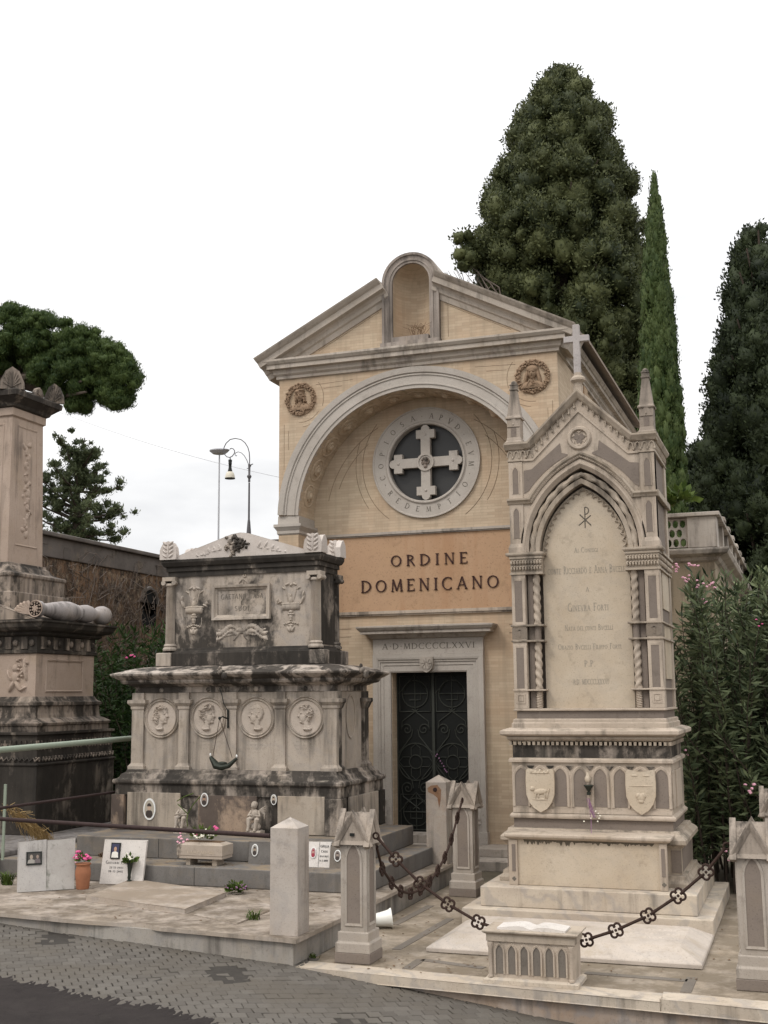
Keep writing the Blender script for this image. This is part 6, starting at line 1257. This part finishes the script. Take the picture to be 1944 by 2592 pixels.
b = B(); b.tube([onY(x, y, 13.36) for x, y in ((556, 1742), (562, 1760), (566, 1780), (577, 1800))], .006, 5); o = obj('cable', b, 'iron', hl)
# hanging vase on the gothic tomb
gv = thing('wall_vase', 'small dark bronze vase of dried stems on the front of the gothic monument', 'vase', onY(1489, 2000, 12.66))
c = onY(1490, 1994, 12.655); b = B(); b.lathe([(.02, -.075), (.022, -.045), (.012, -.04), (.035, 0), (.052, .022), (.05, .028), (.0, .02)], c, 'z', 14); obj('vase', b, 'bronze', gv, smooth=True)
b = B(); c0 = onY(1488, 1972, 12.66); b.tube([c0, c0+np.array((0, 0, .07))], [.03, .012], 8); b.ell(c0+np.array((0, -.02, .0)), (.03, .02, .035)); obj('bracket', b, 'gothic_plate', gv, smooth=True)
b = B()
for k in range(5): A = onY(1489+random.uniform(-4, 6), 2020, 12.66); C_ = onY(1496+random.uniform(-6, 16), 2070, 12.66); b.tube([A, (A+C_)/2+rng.normal(size=3)*.006, C_], .0035, 4)
b.tube([onY(1496, 2070, 12.66), onY(1497, 2115, 12.5)], .003, 4); obj('dry_stems', b, 'purplepet', gv)
b = B()
for (x, y) in ((1515, 2060), (1517, 2072), (1513, 2080), (1496, 2072), (1478, 2080), (1508, 2054), (1519, 2066)): petals(b, onY(x, y, 12.65), .013)
obj('dry_flowers', b, 'whitepet', gv, smooth=True)
# ------------------------------------------------------------------ boundary wall with bare creeper
cw = thing('boundary_wall', 'long brown boundary wall with a grey coping and bare creeper behind the tombs', 'wall', (-14, 18, 0))
b = B(); b.box(-14.5, -14.0, 6, 27.5, -.05, 5.06); obj('wall_face', b, 'creeper', cw)
b = B(); b.box(-14.52, -13.96, 6, 27.5, 5.061, 5.47); b.box(-14.6, -13.88, 6, 27.5, 5.471, 5.56); obj('coping', b, 'coping', cw, bevel=.02)
p = onX(378, 1527, -13.99); b = B(); b.lathe([(.30, 0), (.30, .012)], (p[0]-.004, p[1], p[2]), 'x', 24); b.box(p[0]-.004, p[0]+.008, p[1]-.30, p[1]+.30, p[2]-.5, p[2]); obj('painted_dark_opening', b, 'black', cw)  # flat black plate on the wall; the opening's inner shade is its colour
b = B(); b.tube([(p[0], p[1]+.34*math.cos(a), p[2]+.34*math.sin(a)) for a in np.linspace(0, PI, 12)], .05, 6); obj('opening_surround', b, 'coping', cw)
b = B()
for i in range(420):
    y = random.uniform(13, 27); z = random.uniform(2.2, 4.9); pts = [(-13.97, y, z)]
    for j in range(random.randint(5, 10)): y += random.gauss(.05, .22); z += random.gauss(-.02, .22); pts.append((-13.96+random.uniform(0, .10), y, min(z, 5.3)))
    b.tube(pts, random.uniform(.004, .010), 3)
for i in range(60):
    y = random.uniform(13, 27); z = 4.9; pts = [(-13.95, y, z)]
    for j in range(22): y += random.gauss(0, .11); z -= random.uniform(.03, .17); pts.append((-13.95+random.uniform(0, .05), y, z))
    b.tube(pts, random.uniform(.004, .012), 4)
obj('bare_creeper', b, 'twig', cw)
rw = thing('rear_wall', 'grey parapet wall seen just above the medallion tomb roof', 'wall', (-11, 28, 0)); 
zz = float(onY(520, 1376, 28)[2]); b = B(); b.box(-14.4, -11.2, 28, 28.5, -.05, zz-.15); obj('wall_face', b, 'coping', rw); b = B(); b.box(-14.5, -11.1, 27.9, 28.6, zz-.149, zz); obj('coping', b, 'coping', rw, bevel=.02)
# ------------------------------------------------------------------ lamps and wire
kx = 6.914; LP = lambda x, y, Y=26.: onY(500+x/kx, 1080+y/kx, Y)
sl1 = thing('street_lamp', 'old curled-arm street lamp with a bell shade behind the medallion tomb', 'street lamp', (LP(905, 900)[0], 26, 0)); X0 = LP(905, 900)[0]
b = B(); zc = LP(905, 870)[2]; b.tube([(X0, 26, 0), (X0, 26, LP(905, 1840)[2]), (X0, 26, LP(905, 980)[2])], [.05, .026, .022], 10)
zb_ = LP(905, 1840)[2]; b.lathe([(.055, zb_-.05), (.055, zb_), (.035, zb_+.25), (.028, zb_+.3)], (X0, 26, 0), 'z', 12); z1_ = LP(905, 970)[2]; z2_ = LP(905, 860)[2]; b.lathe([(.026, z1_), (.03, z1_+.03), (.026, z1_+.08), (.055, z2_-.03), (.055, z2_), (.026, z2_+.03), (.028, LP(905, 730)[2]), (.032, LP(905, 660)[2])], (X0, 26, 0), 'z', 12)
obj('pole', b, 'lamp_iron', sl1, smooth=True, ang=60)
b = B(); b.tube([LP(x, y) for x, y in ((910, 660), (912, 560), (905, 450), (880, 360), (830, 280), (760, 225), (660, 205), (570, 225), (500, 290), (465, 360), (455, 430), (470, 480), (510, 525), (560, 540), (610, 515), (645, 465), (650, 420), (620, 385), (590, 378), (565, 395))], .012, 6); b.tube([LP(x, y) for x, y in ((895, 670), (865, 590), (820, 510), (770, 460), (710, 440), (665, 460), (655, 490), (675, 515), (690, 500))], .009, 6); b.tube([LP(925, 700), LP(940, 665), LP(970, 652)], .012, 6); b.tube([LP(865, 730), LP(895, 730)], .01, 6); obj('curled_arm', b, 'lamp_iron', sl1, smooth=True)
b = B(); c = LP(572, 540); b.lathe([(.01, LP(572, 540)[2]), (.015, LP(572, 575)[2]), (.046, LP(572, 580)[2]), (.048, LP(572, 600)[2]), (.04, LP(572, 640)[2]), (.048, LP(572, 650)[2]), (.038, LP(572, 660)[2]), (.038, LP(572, 720)[2]), (.06, LP(572, 785)[2])][::-1], (c[0], 26, 0), 'z', 14); lh = obj('lamp_neck', b, 'iron', sl1, smooth=True, ang=60)
b = B(); b.lathe([(.125, LP(572, 905)[2]), (.12, LP(572, 870)[2]), (.095, LP(572, 810)[2]), (.06, LP(572, 788)[2])], (c[0], 26, 0), 'z', 20); obj('bell_shade', b, 'lamp_cream', sl1, smooth=True, ang=60); b = B(); b.lathe([(.128, LP(572, 912)[2]), (.128, LP(572, 900)[2])], (c[0], 26, 0), 'z', 20); obj('shade_rim', b, 'iron', sl1)
sl2 = thing('modern_lamp_post', 'plain grey pole lamp with a flat disc head left of the curled lamp', 'street lamp', (LP(378, 900, 36)[0], 36, 0)); X1 = LP(378, 900, 36)[0]
b = B(); b.tube([(X1, 36, 0), (X1, 36, LP(378, 460, 36)[2])], [.05, .025], 10); obj('pole', b, 'lamp_grey', sl2, smooth=True)
b = B(); c = LP(385, 425, 36); b.ell((c[0], 36, c[2]+.02), (.37, .25, .075), 24, 10); b.lathe([(.22, -.10), (.33, -.01), (.33, .02)], (c[0]-.02, 36, c[2]), 'z', 20); obj('disc_head', b, 'lamp_grey', sl2, smooth=True)
b = B(); A, C_ = onY(205, 1064, 31), onY(712, 1209, 31); pts = [A+(C_-A)*t_+np.array((0, 0, -.5*t_*(1-t_))) for t_ in np.linspace(-.3, 1.0, 20)]; b.tube(pts, .007, 3); o = obj('overhead_wire', b, 'lamp_grey'); tag(o, 'thin overhead wire crossing the sky behind the curled lamp', 'wire')
# ------------------------------------------------------------------ balustraded tomb at right
bt = thing('balustraded_tomb', 'pale tomb building with a pierced parapet rising behind the right oleander', 'building', (-3, 24, 0)); cxn = -1.30
zt3 = float(onY(1813, 1296, 20)[2]); k3 = 20/2.765/3004*1.06; zp = lambda y: float(onY(1800, 1200+y/2.765, 20)[2])
b = B(); b.box(-5.2, cxn-.02, 20.06, 33, -.05, zp(610)); obj('wall', b, 'creamstucco', bt)
b = B(); b.rs(-3.2, 26.5, 1.88, 6.45, [(0, zp(612)), (.06, zp(600)), (.10, zp(580)), (.22, zp(560)), (.25, zp(535)), (.25, zp(522)), (.0, zp(512))]); obj('cornice', b, 'balus', bt, bevel=.01)
xl = float(onY(1600+385/2.765, 1350, 20)[0]); xr = float(onY(1600+592/2.765, 1350, 20)[0])
b = B(); b.box(xl, xr, 20.02, 20.5, zp(508), zp(290)); obj('corner_pier', b, 'balus', bt, bevel=.01)
b = B(); b.box(-5.2, xr+.06, 19.96, 20.3, zp(289), zp(262)); b.box(xr-.3, xr+.06, 20.305, 33, zp(289), zp(262)); obj('handrail', b, 'balus', bt, bevel=.01)
b = B(); z0, z1 = zp(500), zp(300); cols = []
wl = xl+.0; xx0 = xl-2.2; outer = [(xx0, z0), (xl-.002, z0), (xl-.002, z1), (xx0, z1)]; hs_ = []; hgt = (z1-z0)/3
for j in range(3):
    for i in range(18):
        cxx = xl-.075-.118*i-(.059 if j % 2 else 0); czz = z0+hgt*(j+.5)
        if cxx-.055 > xx0+.01 and cxx+.055 < xl-.01: hs_.append([(cxx+.048*math.sin(t_), czz+hgt*.44*math.cos(t_)) for t_ in [2*PI*q/10 for q in range(10)]])
b.py(outer, 20.08, 20.18, holes=hs_); obj('pierced_parapet', b, 'balus', bt)
for i in range(9):
    y = 21.6+1.35*i; b = B(); b.rs(xr-.12, y, .13, .14, [(0, zp(508)), (0, zp(289)+.08), (.05, zp(289)+.10), (.05, zp(289)+.16), (.0, zp(289)+.18)]); obj('parapet_pier', b, 'balus', bt)
b = B(); b.box(xr-.2, xr-.06, 20.5, 33, zp(508), zp(300)); obj('side_parapet', b, 'balus', bt)
# ------------------------------------------------------------------ foliage
def quads(name, C_, D, S, Wd, mat, parent=None, loc=None, N=None):
    C_ = np.asarray(C_); n = len(C_); D = D/np.linalg.norm(D, axis=1)[:, None]; R_ = rng.normal(size=(n, 3)); R_ = R_ if N is None else N+R_*.62; W_ = np.cross(D, R_); W_ /= np.linalg.norm(W_, axis=1)[:, None]+1e-9
    base = np.array(parent['_o'] if parent is not None else loc); C_ = C_-base
    V_ = np.stack([C_-D*S[:, None]*.5, C_+W_*Wd[:, None]*.5, C_+D*S[:, None]*.5, C_-W_*Wd[:, None]*.5], 1).reshape(-1, 3)
    me = bpy.data.meshes.new(name); me.vertices.add(4*n); me.vertices.foreach_set('co', V_.ravel()); me.loops.add(4*n); me.loops.foreach_set('vertex_index', np.arange(4*n)); me.polygons.add(n); me.polygons.foreach_set('loop_start', np.arange(0, 4*n, 4)); me.polygons.foreach_set('loop_total', np.full(n, 4)); me.update(calc_edges=True); me.validate(); me.materials.append(M[mat])
    o = bpy.data.objects.new(name, me); COL.objects.link(o)
    if parent is not None: o.parent = parent
    else: o.location = base
    o['_o'] = tuple(float(v) for v in base); return o
NS = []
def inner(par, cs, rs, mat, flat=1., k=.70):
    b = B()
    for c, r in zip(cs, rs):
        o = len(b.v); b.ell(c, (r*k, r*k, r*k*flat), 9, 6); V_ = np.array(b.v[o:]); V_ = c+(V_-c)*(1+rng.normal(size=(len(V_), 1))*.16); b.v[o:] = [tuple(p) for p in V_]
    obj('inner_foliage', b, mat, par, smooth=True, ang=180)
def puffs(cs, rs, per, leaf, upb=.5, flat=1., shell=.75):
    Cs, Ds, Ss, Ws = [], [], [], []; NS.clear()
    for c, r in zip(cs, rs):
        n = int(per*(r/.35)**2) if per > 0 else 10; d = rng.normal(size=(n, 3)); d /= np.linalg.norm(d, axis=1)[:, None]; rad = r*(shell+(1.16-shell)*rng.random(n)**1.3)[:, None]
        P_ = c+d*rad*np.array((1, 1, flat)); Cs.append(P_); T_2 = np.cross(d, rng.normal(size=(n, 3))); T_2 /= np.linalg.norm(T_2, axis=1)[:, None]; Ds.append(T_2*.7+d*.45+np.array((0, 0, upb))); NS.append(d); Ss.append(leaf*rng.uniform(.6, 1.4, n)); Ws.append(leaf*rng.uniform(.3, .6, n))
    return np.concatenate(Cs), np.concatenate(Ds), np.concatenate(Ss), np.concatenate(Ws)
def cypress(name, lab, samples, Y, mat, npuff, r0, r1, per, leaf, upb=1., elong=1.3, squash=1., tk=1.):
    S_ = []
    for y, xl_, xr_ in samples: a = onY(xl_, y, Y); c = onY(xr_, y, Y); S_.append(((a[2]+c[2])/2, (a[0]+c[0])/2, (c[0]-a[0])/2*.96))
    S_.sort(); zs = np.array([s[0] for s in S_]); xs_ = np.array([s[1] for s in S_]); rs_ = np.array([s[2] for s in S_]); zlo, zhi = zs[0], zs[-1]
    t = thing(name, lab, 'tree', (float(xs_[0]), Y, 0))
    b = B(); xm = float(xs_[len(xs_)//2]); b.tube([(float(xs_[0]), Y, 0), (float(xs_[0]), Y, zlo), (xm, Y, (zlo+zhi)/2), (float(xs_[-1]), Y, zhi-.5)], [.4*tk, .35*tk, .2*tk, .02], 8)
    for i in range(34):
        z = random.uniform(zlo, zhi-1.5); q = random.uniform(0, 2*PI); r = float(np.interp(z+1.2, zs, rs_))*.85; x = float(np.interp(z, zs, xs_)); b.tube([(x, Y, z), (x+r*.5*math.cos(q), Y+r*.5*math.sin(q)*squash, z+.5), (x+r*math.cos(q), Y+r*math.sin(q)*squash, z+1.5)], [.08*tk, .05*tk, .02*tk], 5)
    obj('trunk', b, 'bark', t)
    cs, rr = [], []; w_ = np.interp(np.linspace(zlo, zhi, 200), zs, rs_); pz_ = w_/w_.sum(); zz_ = rng.choice(np.linspace(zlo, zhi, 200), npuff, p=pz_)
    for z in zz_:
        r = float(np.interp(z, zs, rs_)); q = rng.uniform(0, 2*PI); k = 1-abs(rng.normal())*.14 if rng.random() < .8 else rng.uniform(.3, .9); pr = min(rng.uniform(r0, r1), max(.10, r*.6)); rad = max(0, r-pr*.8)*k*(1+rng.normal()*.03)
        lob = (math.sin(q*3.3+z*1.25+1.3*math.sin(z*.7))*math.sin(z*1.55+q*1.7+.8*math.sin(q*2)))*min(1., r/1.2)
        if lob < -.5 and rng.random() < .6: continue
        rad *= 1+.15*lob
        cs.append(np.array((float(np.interp(z, zs, xs_))+rad*math.cos(q), Y+rad*math.sin(q)*squash, z-pr*.2))); rr.append(pr)
    C_, D, S2, W_ = puffs(cs, rr, per, leaf, upb, elong, .66); quads('crown', C_, D, S2, W_, mat, t, N=np.concatenate(NS)); inner(t, cs, rr, mat, elong); return t, cs
cypress('broad_cypress', 'huge broad dark cypress rising behind the right slope of the chapel roof', [(1500, 1430, 1690), (1300, 1400, 1700), (1100, 1370, 1680), (950, 1300, 1665), (850, 1262, 1662), (780, 1228, 1660), (700, 1200, 1655), (640, 1190, 1645), (560, 1205, 1632), (500, 1212, 1622), (440, 1255, 1598), (380, 1278, 1580), (300, 1300, 1560), (250, 1335, 1530), (215, 1352, 1500), (190, 1375, 1460), (176, 1400, 1440)], 33, 'cyp1', 1500, .18, .50, 270, .105, .5, 1.15)
t_, _ = cypress('slim_cypress', 'slim bright green cypress spire right of the broad dark one', [(1500, 1612, 1775), (1250, 1606, 1752), (1050, 1610, 1738), (900, 1612, 1724), (780, 1616, 1712), (700, 1620, 1702), (600, 1628, 1690), (520, 1638, 1680), (480, 1644, 1668), (452, 1650, 1662), (440, 1653, 1658)], 28, 'cyp2', 900, .09, .20, 480, .075, 2.2, 2.4, tk=.2)
cypress('dark_cypress', 'dark cypress cut by the right edge of the photo', [(1750, 1690, 2200), (1500, 1700, 2180), (1300, 1740, 2150), (1100, 1752, 2120), (1000, 1757, 2110), (940, 1765, 2100), (850, 1795, 2080), (750, 1812, 2050), (680, 1832, 2020), (620, 1850, 1980), (580, 1868, 1950), (566, 1890, 1930)], 31, 'cyp3', 900, .2, .5, 220, .11, .7, 1.2)
cypress('background_cypress', 'dim dark trees filling the gap behind the balustraded tomb', [(1750, 1640, 2000), (1500, 1640, 2000), (1300, 1660, 1960), (1200, 1690, 1900), (1150, 1720, 1860), (1120, 1740, 1790)], 39, 'cyp3', 260, .35, .6, 110, .16, .8, 1.2)
# small grey-brown shrub at the left of the broad cypress plus bare twigs
bs = thing('bare_tree', 'thin bare twigs with one dark tuft left of the broad cypress', 'tree', (float(onY(1215, 720, 31)[0]), 31, 0)); X_ = onY(1230, 800, 31)[0]
b = B(); b.tube([(X_, 31, 0), (X_, 31, onY(1230, 800, 31)[2])], [.15, .08], 6)
for i in range(26): a = onY(1235+random.uniform(-20, 60), 800+random.uniform(-10, 60), 31); c = onY(1110+random.uniform(0, 100), 660+random.uniform(0, 70), 31); m_ = (a+c)/2+rng.normal(size=3)*.15; b.tube([a, m_, c], [.035, .018, .006], 4); b.tube([m_, m_+rng.normal(size=3)*.25+np.array((-.1, 0, .25))], [.012, .004], 4)
obj('twigs', b, 'twig', bs)
cs = [onY(1188+random.gauss(0, 18), 640+random.gauss(0, 20), 31)+np.array((0, random.gauss(0, .3), 0)) for _ in range(12)]; C_, D, S2, W_ = puffs(cs, [.25]*12, 130, .12); quads('foliage', C_, D, S2, W_, 'cyp1', bs, N=np.concatenate(NS)); inner(bs, cs, [.25]*12, 'cyp1')
# stone pine
pn = thing('stone_pine', 'umbrella shaped stone pine crown above the obelisk tomb', 'tree', (float(onY(40, 900, 38)[0]), 38, 0)); cs, rr = [], []
pxm = 38*1.03/3004
for x, y, rx, ry in ((-120, 850, 140, 105), (10, 835, 135, 92), (110, 850, 110, 78), (200, 880, 100, 68), (270, 915, 80, 66), (318, 955, 48, 62), (60, 900, 150, 70), (170, 945, 130, 70), (235, 985, 80, 45), (300, 1000, 50, 34), (200, 1030, 40, 20), (30, 960, 80, 40) if False else (150, 1000, 40, 28), (300, 1015, 30, 20)):
    c = onY(x, y, 38); n = int(rx*ry/95)+8
    for _ in range(n):
        d = rng.normal(size=3); d /= np.linalg.norm(d); k = rng.uniform(.75, 1.); cs.append(c+d*k*np.array((rx*pxm*.9, rx*pxm*.75, ry*pxm*.85))); rr.append(rng.uniform(.16, .40))
C_, D, S2, W_ = puffs(cs, rr, 330, .13, 1.1, .8, .6); W_ *= .5; quads('crown', C_, D, S2, W_, 'pine', pn, N=np.concatenate(NS)); inner(pn, cs, rr, 'pine', .75)
b = B(); p0 = onY(-20, 1250, 38); tp_ = onY(10, 960, 38); b.tube([(p0[0], 38, 0), p0, tp_], [.45, .4, .3], 10)
for x, y in ((60, 900), (110, 920), (170, 970), (240, 980), (300, 990), (140, 1010), (-80, 900), (200, 940), (90, 950), (260, 1010)): c = onY(x, y, 38); b.tube([tp_, (tp_+c)/2+np.array((0, random.gauss(0, .5), -.25)), c+np.array((0, random.gauss(0, .8), 0))], [.18, .11, .04], 6)
obj('trunk', b, 'bark', pn)
# small conifer
cd = thing('small_conifer', 'ragged grey-green conifer between the obelisk tomb and the boundary wall', 'tree', (float(onY(195, 1300, 42)[0]), 42, 0)); b = B(); b.tube([(float(onY(195, 1400, 42)[0]), 42, 0), onY(195, 1400, 42), onY(195, 1250, 42), onY(215, 1130, 42)], [.3, .2, .13, .03], 8); cs, rr = [], []
for x, y, y0 in ((217, 1128, 1160), (200, 1140, 1165), (246, 1150, 1190), (178, 1160, 1200), (152, 1178, 1230), (250, 1178, 1215), (262, 1208, 1245), (112, 1212, 1285), (104, 1235, 1290), (275, 1240, 1280), (283, 1290, 1310), (100, 1262, 1320), (100, 1300, 1345), (265, 1300, 1320), (278, 1332, 1352), (240, 1362, 1345), (100, 1335, 1365), (130, 1350, 1380), (170, 1230, 1260), (225, 1215, 1240), (140, 1275, 1310), (235, 1265, 1290), (160, 1320, 1345), (215, 1310, 1330), (200, 1350, 1370), (110, 1365, 1390), (180, 1375, 1390), (225, 1180, 1200), (205, 1205, 1225)):
    for rep in range(2):
        c = onY(197+(x-197)*.92+rep*random.gauss(0, 10), y+rep*random.gauss(0, 12), 42)+np.array((0, random.gauss(0, 1.2), .15)); a = onY(197, y0, 42); b.tube([a, (a+c)/2+np.array((0, 0, -.15)), c], [.06, .04, .02], 5)
        for t_ in np.linspace(.35, 1, 6): cs.append(a+(c-a)*t_+rng.normal(size=3)*np.array((.16, .2, .10))); rr.append(rng.uniform(.14, .30))
for t_ in np.linspace(0, 1, 14): cs.append(onY(199+15*t_, 1215-78*t_, 42)+rng.normal(size=3)*.12); rr.append(.30-.14*t_)
obj('trunk', b, 'bark', cd); C_, D, S2, W_ = puffs(cs, rr, 200, .15, .6, .8, .3); quads('foliage', C_, D, S2, W_*.7, 'cedar', cd, N=np.concatenate(NS)); inner(cd, cs, rr, 'cedar', .8, .5)
# oleanders
def oleander(lab, stems, mat, leaf=.14, grp=None, per=7, step=.085):
    x0 = float(np.mean([s[0] for s in stems])); y0 = float(np.mean([s[1] for s in stems])); t = thing('oleander_bush', lab, 'bush', (x0, y0, -.02)); b = B(); Cs, Ds, Ss, Ws = [], [], [], []
    for (x, y, h_, lx, ly) in stems:
        pts = []
        for j in range(9): u = j/8; pts.append(np.array((x+lx*u*u+random.gauss(0, .02), y+ly*u*u, h_*u)))
        b.tube(pts, [.016-.0015*j for j in range(9)], 5); L_ = h_; u = .12
        while u < 1:
            i = min(7, int(u*8)); p_ = pts[i]+(pts[i+1]-pts[i])*(u*8-i); q0_ = random.random()*6
            for k in range(per):
                q = q0_+2*PI*k/per+random.gauss(0, .3); el = random.uniform(-.15, .9) if u < .95 else random.uniform(.5, 1.3); d = np.array((math.cos(q)*math.cos(el), math.sin(q)*math.cos(el), math.sin(el))); l_ = leaf*random.uniform(.65, 1.25); Cs.append(p_+d*l_*.6+rng.normal(size=3)*.02); Ds.append(d); Ss.append(l_); Ws.append(l_*random.uniform(.16, .24))
            u += step/h_*random.uniform(.7, 1.3)
    obj('stems', b, 'bark', t); quads('leaves', np.array(Cs), np.array(Ds), np.array(Ss), np.array(Ws), mat, t); return t
def fl(par, pts, Y, mat='palepink', r=.035, n=9):
    b = B()
    for x, y in pts:
        c = onY(x, y, Y)
        for _ in range(n): petals(b, c+rng.normal(size=3)*np.array((.045, .03, .035)), r, 5)
    obj('blossoms', b, mat, par, smooth=True)
st = []
for i in range(250):
    x = random.uniform(-1.55, 1.6); y = random.uniform(14.75, 17.2); h_ = random.uniform(1.6, 3.9)-max(0, (15.6-y))*.9+(.4 if x < -.7 else 0); st.append((x, y, max(1.0, min(h_, 3.75)), random.gauss(0, .35), -random.uniform(.0, .45)))
for i in range(40): st.append((random.uniform(-.8, 1.4), random.uniform(14.72, 15.0), random.uniform(.7, 1.9), random.gauss(0, .2), -random.uniform(.0, .3)))
ol = oleander('tall dark oleander with pale pink blossoms behind the gothic monument', st, 'olea', .155)
fl(ol, [(1722, 1438), (1752, 1438), (1737, 1468), (1797, 1478)], 15.0, n=6, r=.028); fl(ol, [(1770, 1482), (1778, 1525), (1735, 1912)], 14.8, n=3, r=.025); fl(ol, [(1907, 1574)], 14.8, 'pink', .02, 3); fl(ol, [(1899, 2003)], 14.2, n=5, r=.03); fl(ol, [(1846, 2172)], 14.1, n=4, r=.03)
st = []
for i in range(130): y = random.uniform(15.9, 19.5); x = -8.5-(y-15.9)*.75+random.uniform(-1.6, .9); st.append((x, y, random.uniform(2.0, 3.6), random.gauss(0, .3), random.gauss(0, .2)))
ol2 = oleander('dark green oleander with one pink blossom between the obelisk and medallion tombs', st, 'olea2', .15); fl(ol2, [(331, 1660)], 15.6, 'pink', .03, 4)
# plants on ledges
b = B(); c = onY(1058, 850, 16.16)
for i in range(26): a = c+np.array((random.uniform(-.1, .1), 0, 0)); b.tube([a, a+np.array((random.gauss(0, .04), -.01, random.uniform(.06, .16))), a+np.array((random.gauss(0, .09), -.02, random.uniform(.12, .2)))], .003, 3)
o = obj('dry_shrub', b, 'leafpile'); tag(o, 'dry brown shrub sprouting on the chapel niche sill', 'shrub')
b = B(); leaves(b, onY(1722, 1275, 18), .25, 90, .16, .05, .2); o = obj('fig_shoot', b, 'weed'); tag(o, 'bright green leafy shoot above the balustraded parapet', 'shrub')

b = B()
for (x0, x1, y0, y1, z, n) in ((-8.2, -4.5, 10.2, 12.1, ZP+.002, 110), (-4.2, -.9, 9.9, 10.65, .004, 60), (-4.2, -3.5, 10.6, 14.0, .003, 50), (-.95, .8, 10.4, 14.2, .003, 60), (-8.3, -4.9, 12.2, 12.6, .444, 40)):
    for _ in range(n):
        x, y = random.uniform(x0, x1), random.uniform(y0, y1); q = random.random()*6; l_ = random.uniform(.010, .026); w_ = l_*.45; c_, s_ = math.cos(q), math.sin(q); b.add([(x-c_*l_, y-s_*l_, z), (x+s_*w_, y-c_*w_, z+random.uniform(.001, .008)), (x+c_*l_, y+s_*l_, z+random.uniform(.0, .006)), (x-s_*w_, y+c_*w_, z+.002)], [(0, 1, 2, 3)])
o = obj('fallen_leaves', b, 'leafpile', loc=(-4, 11, 0)); o['kind'] = 'stuff'; tag(o, 'tiny withered leaves and debris scattered over the marble platforms', 'leaves')
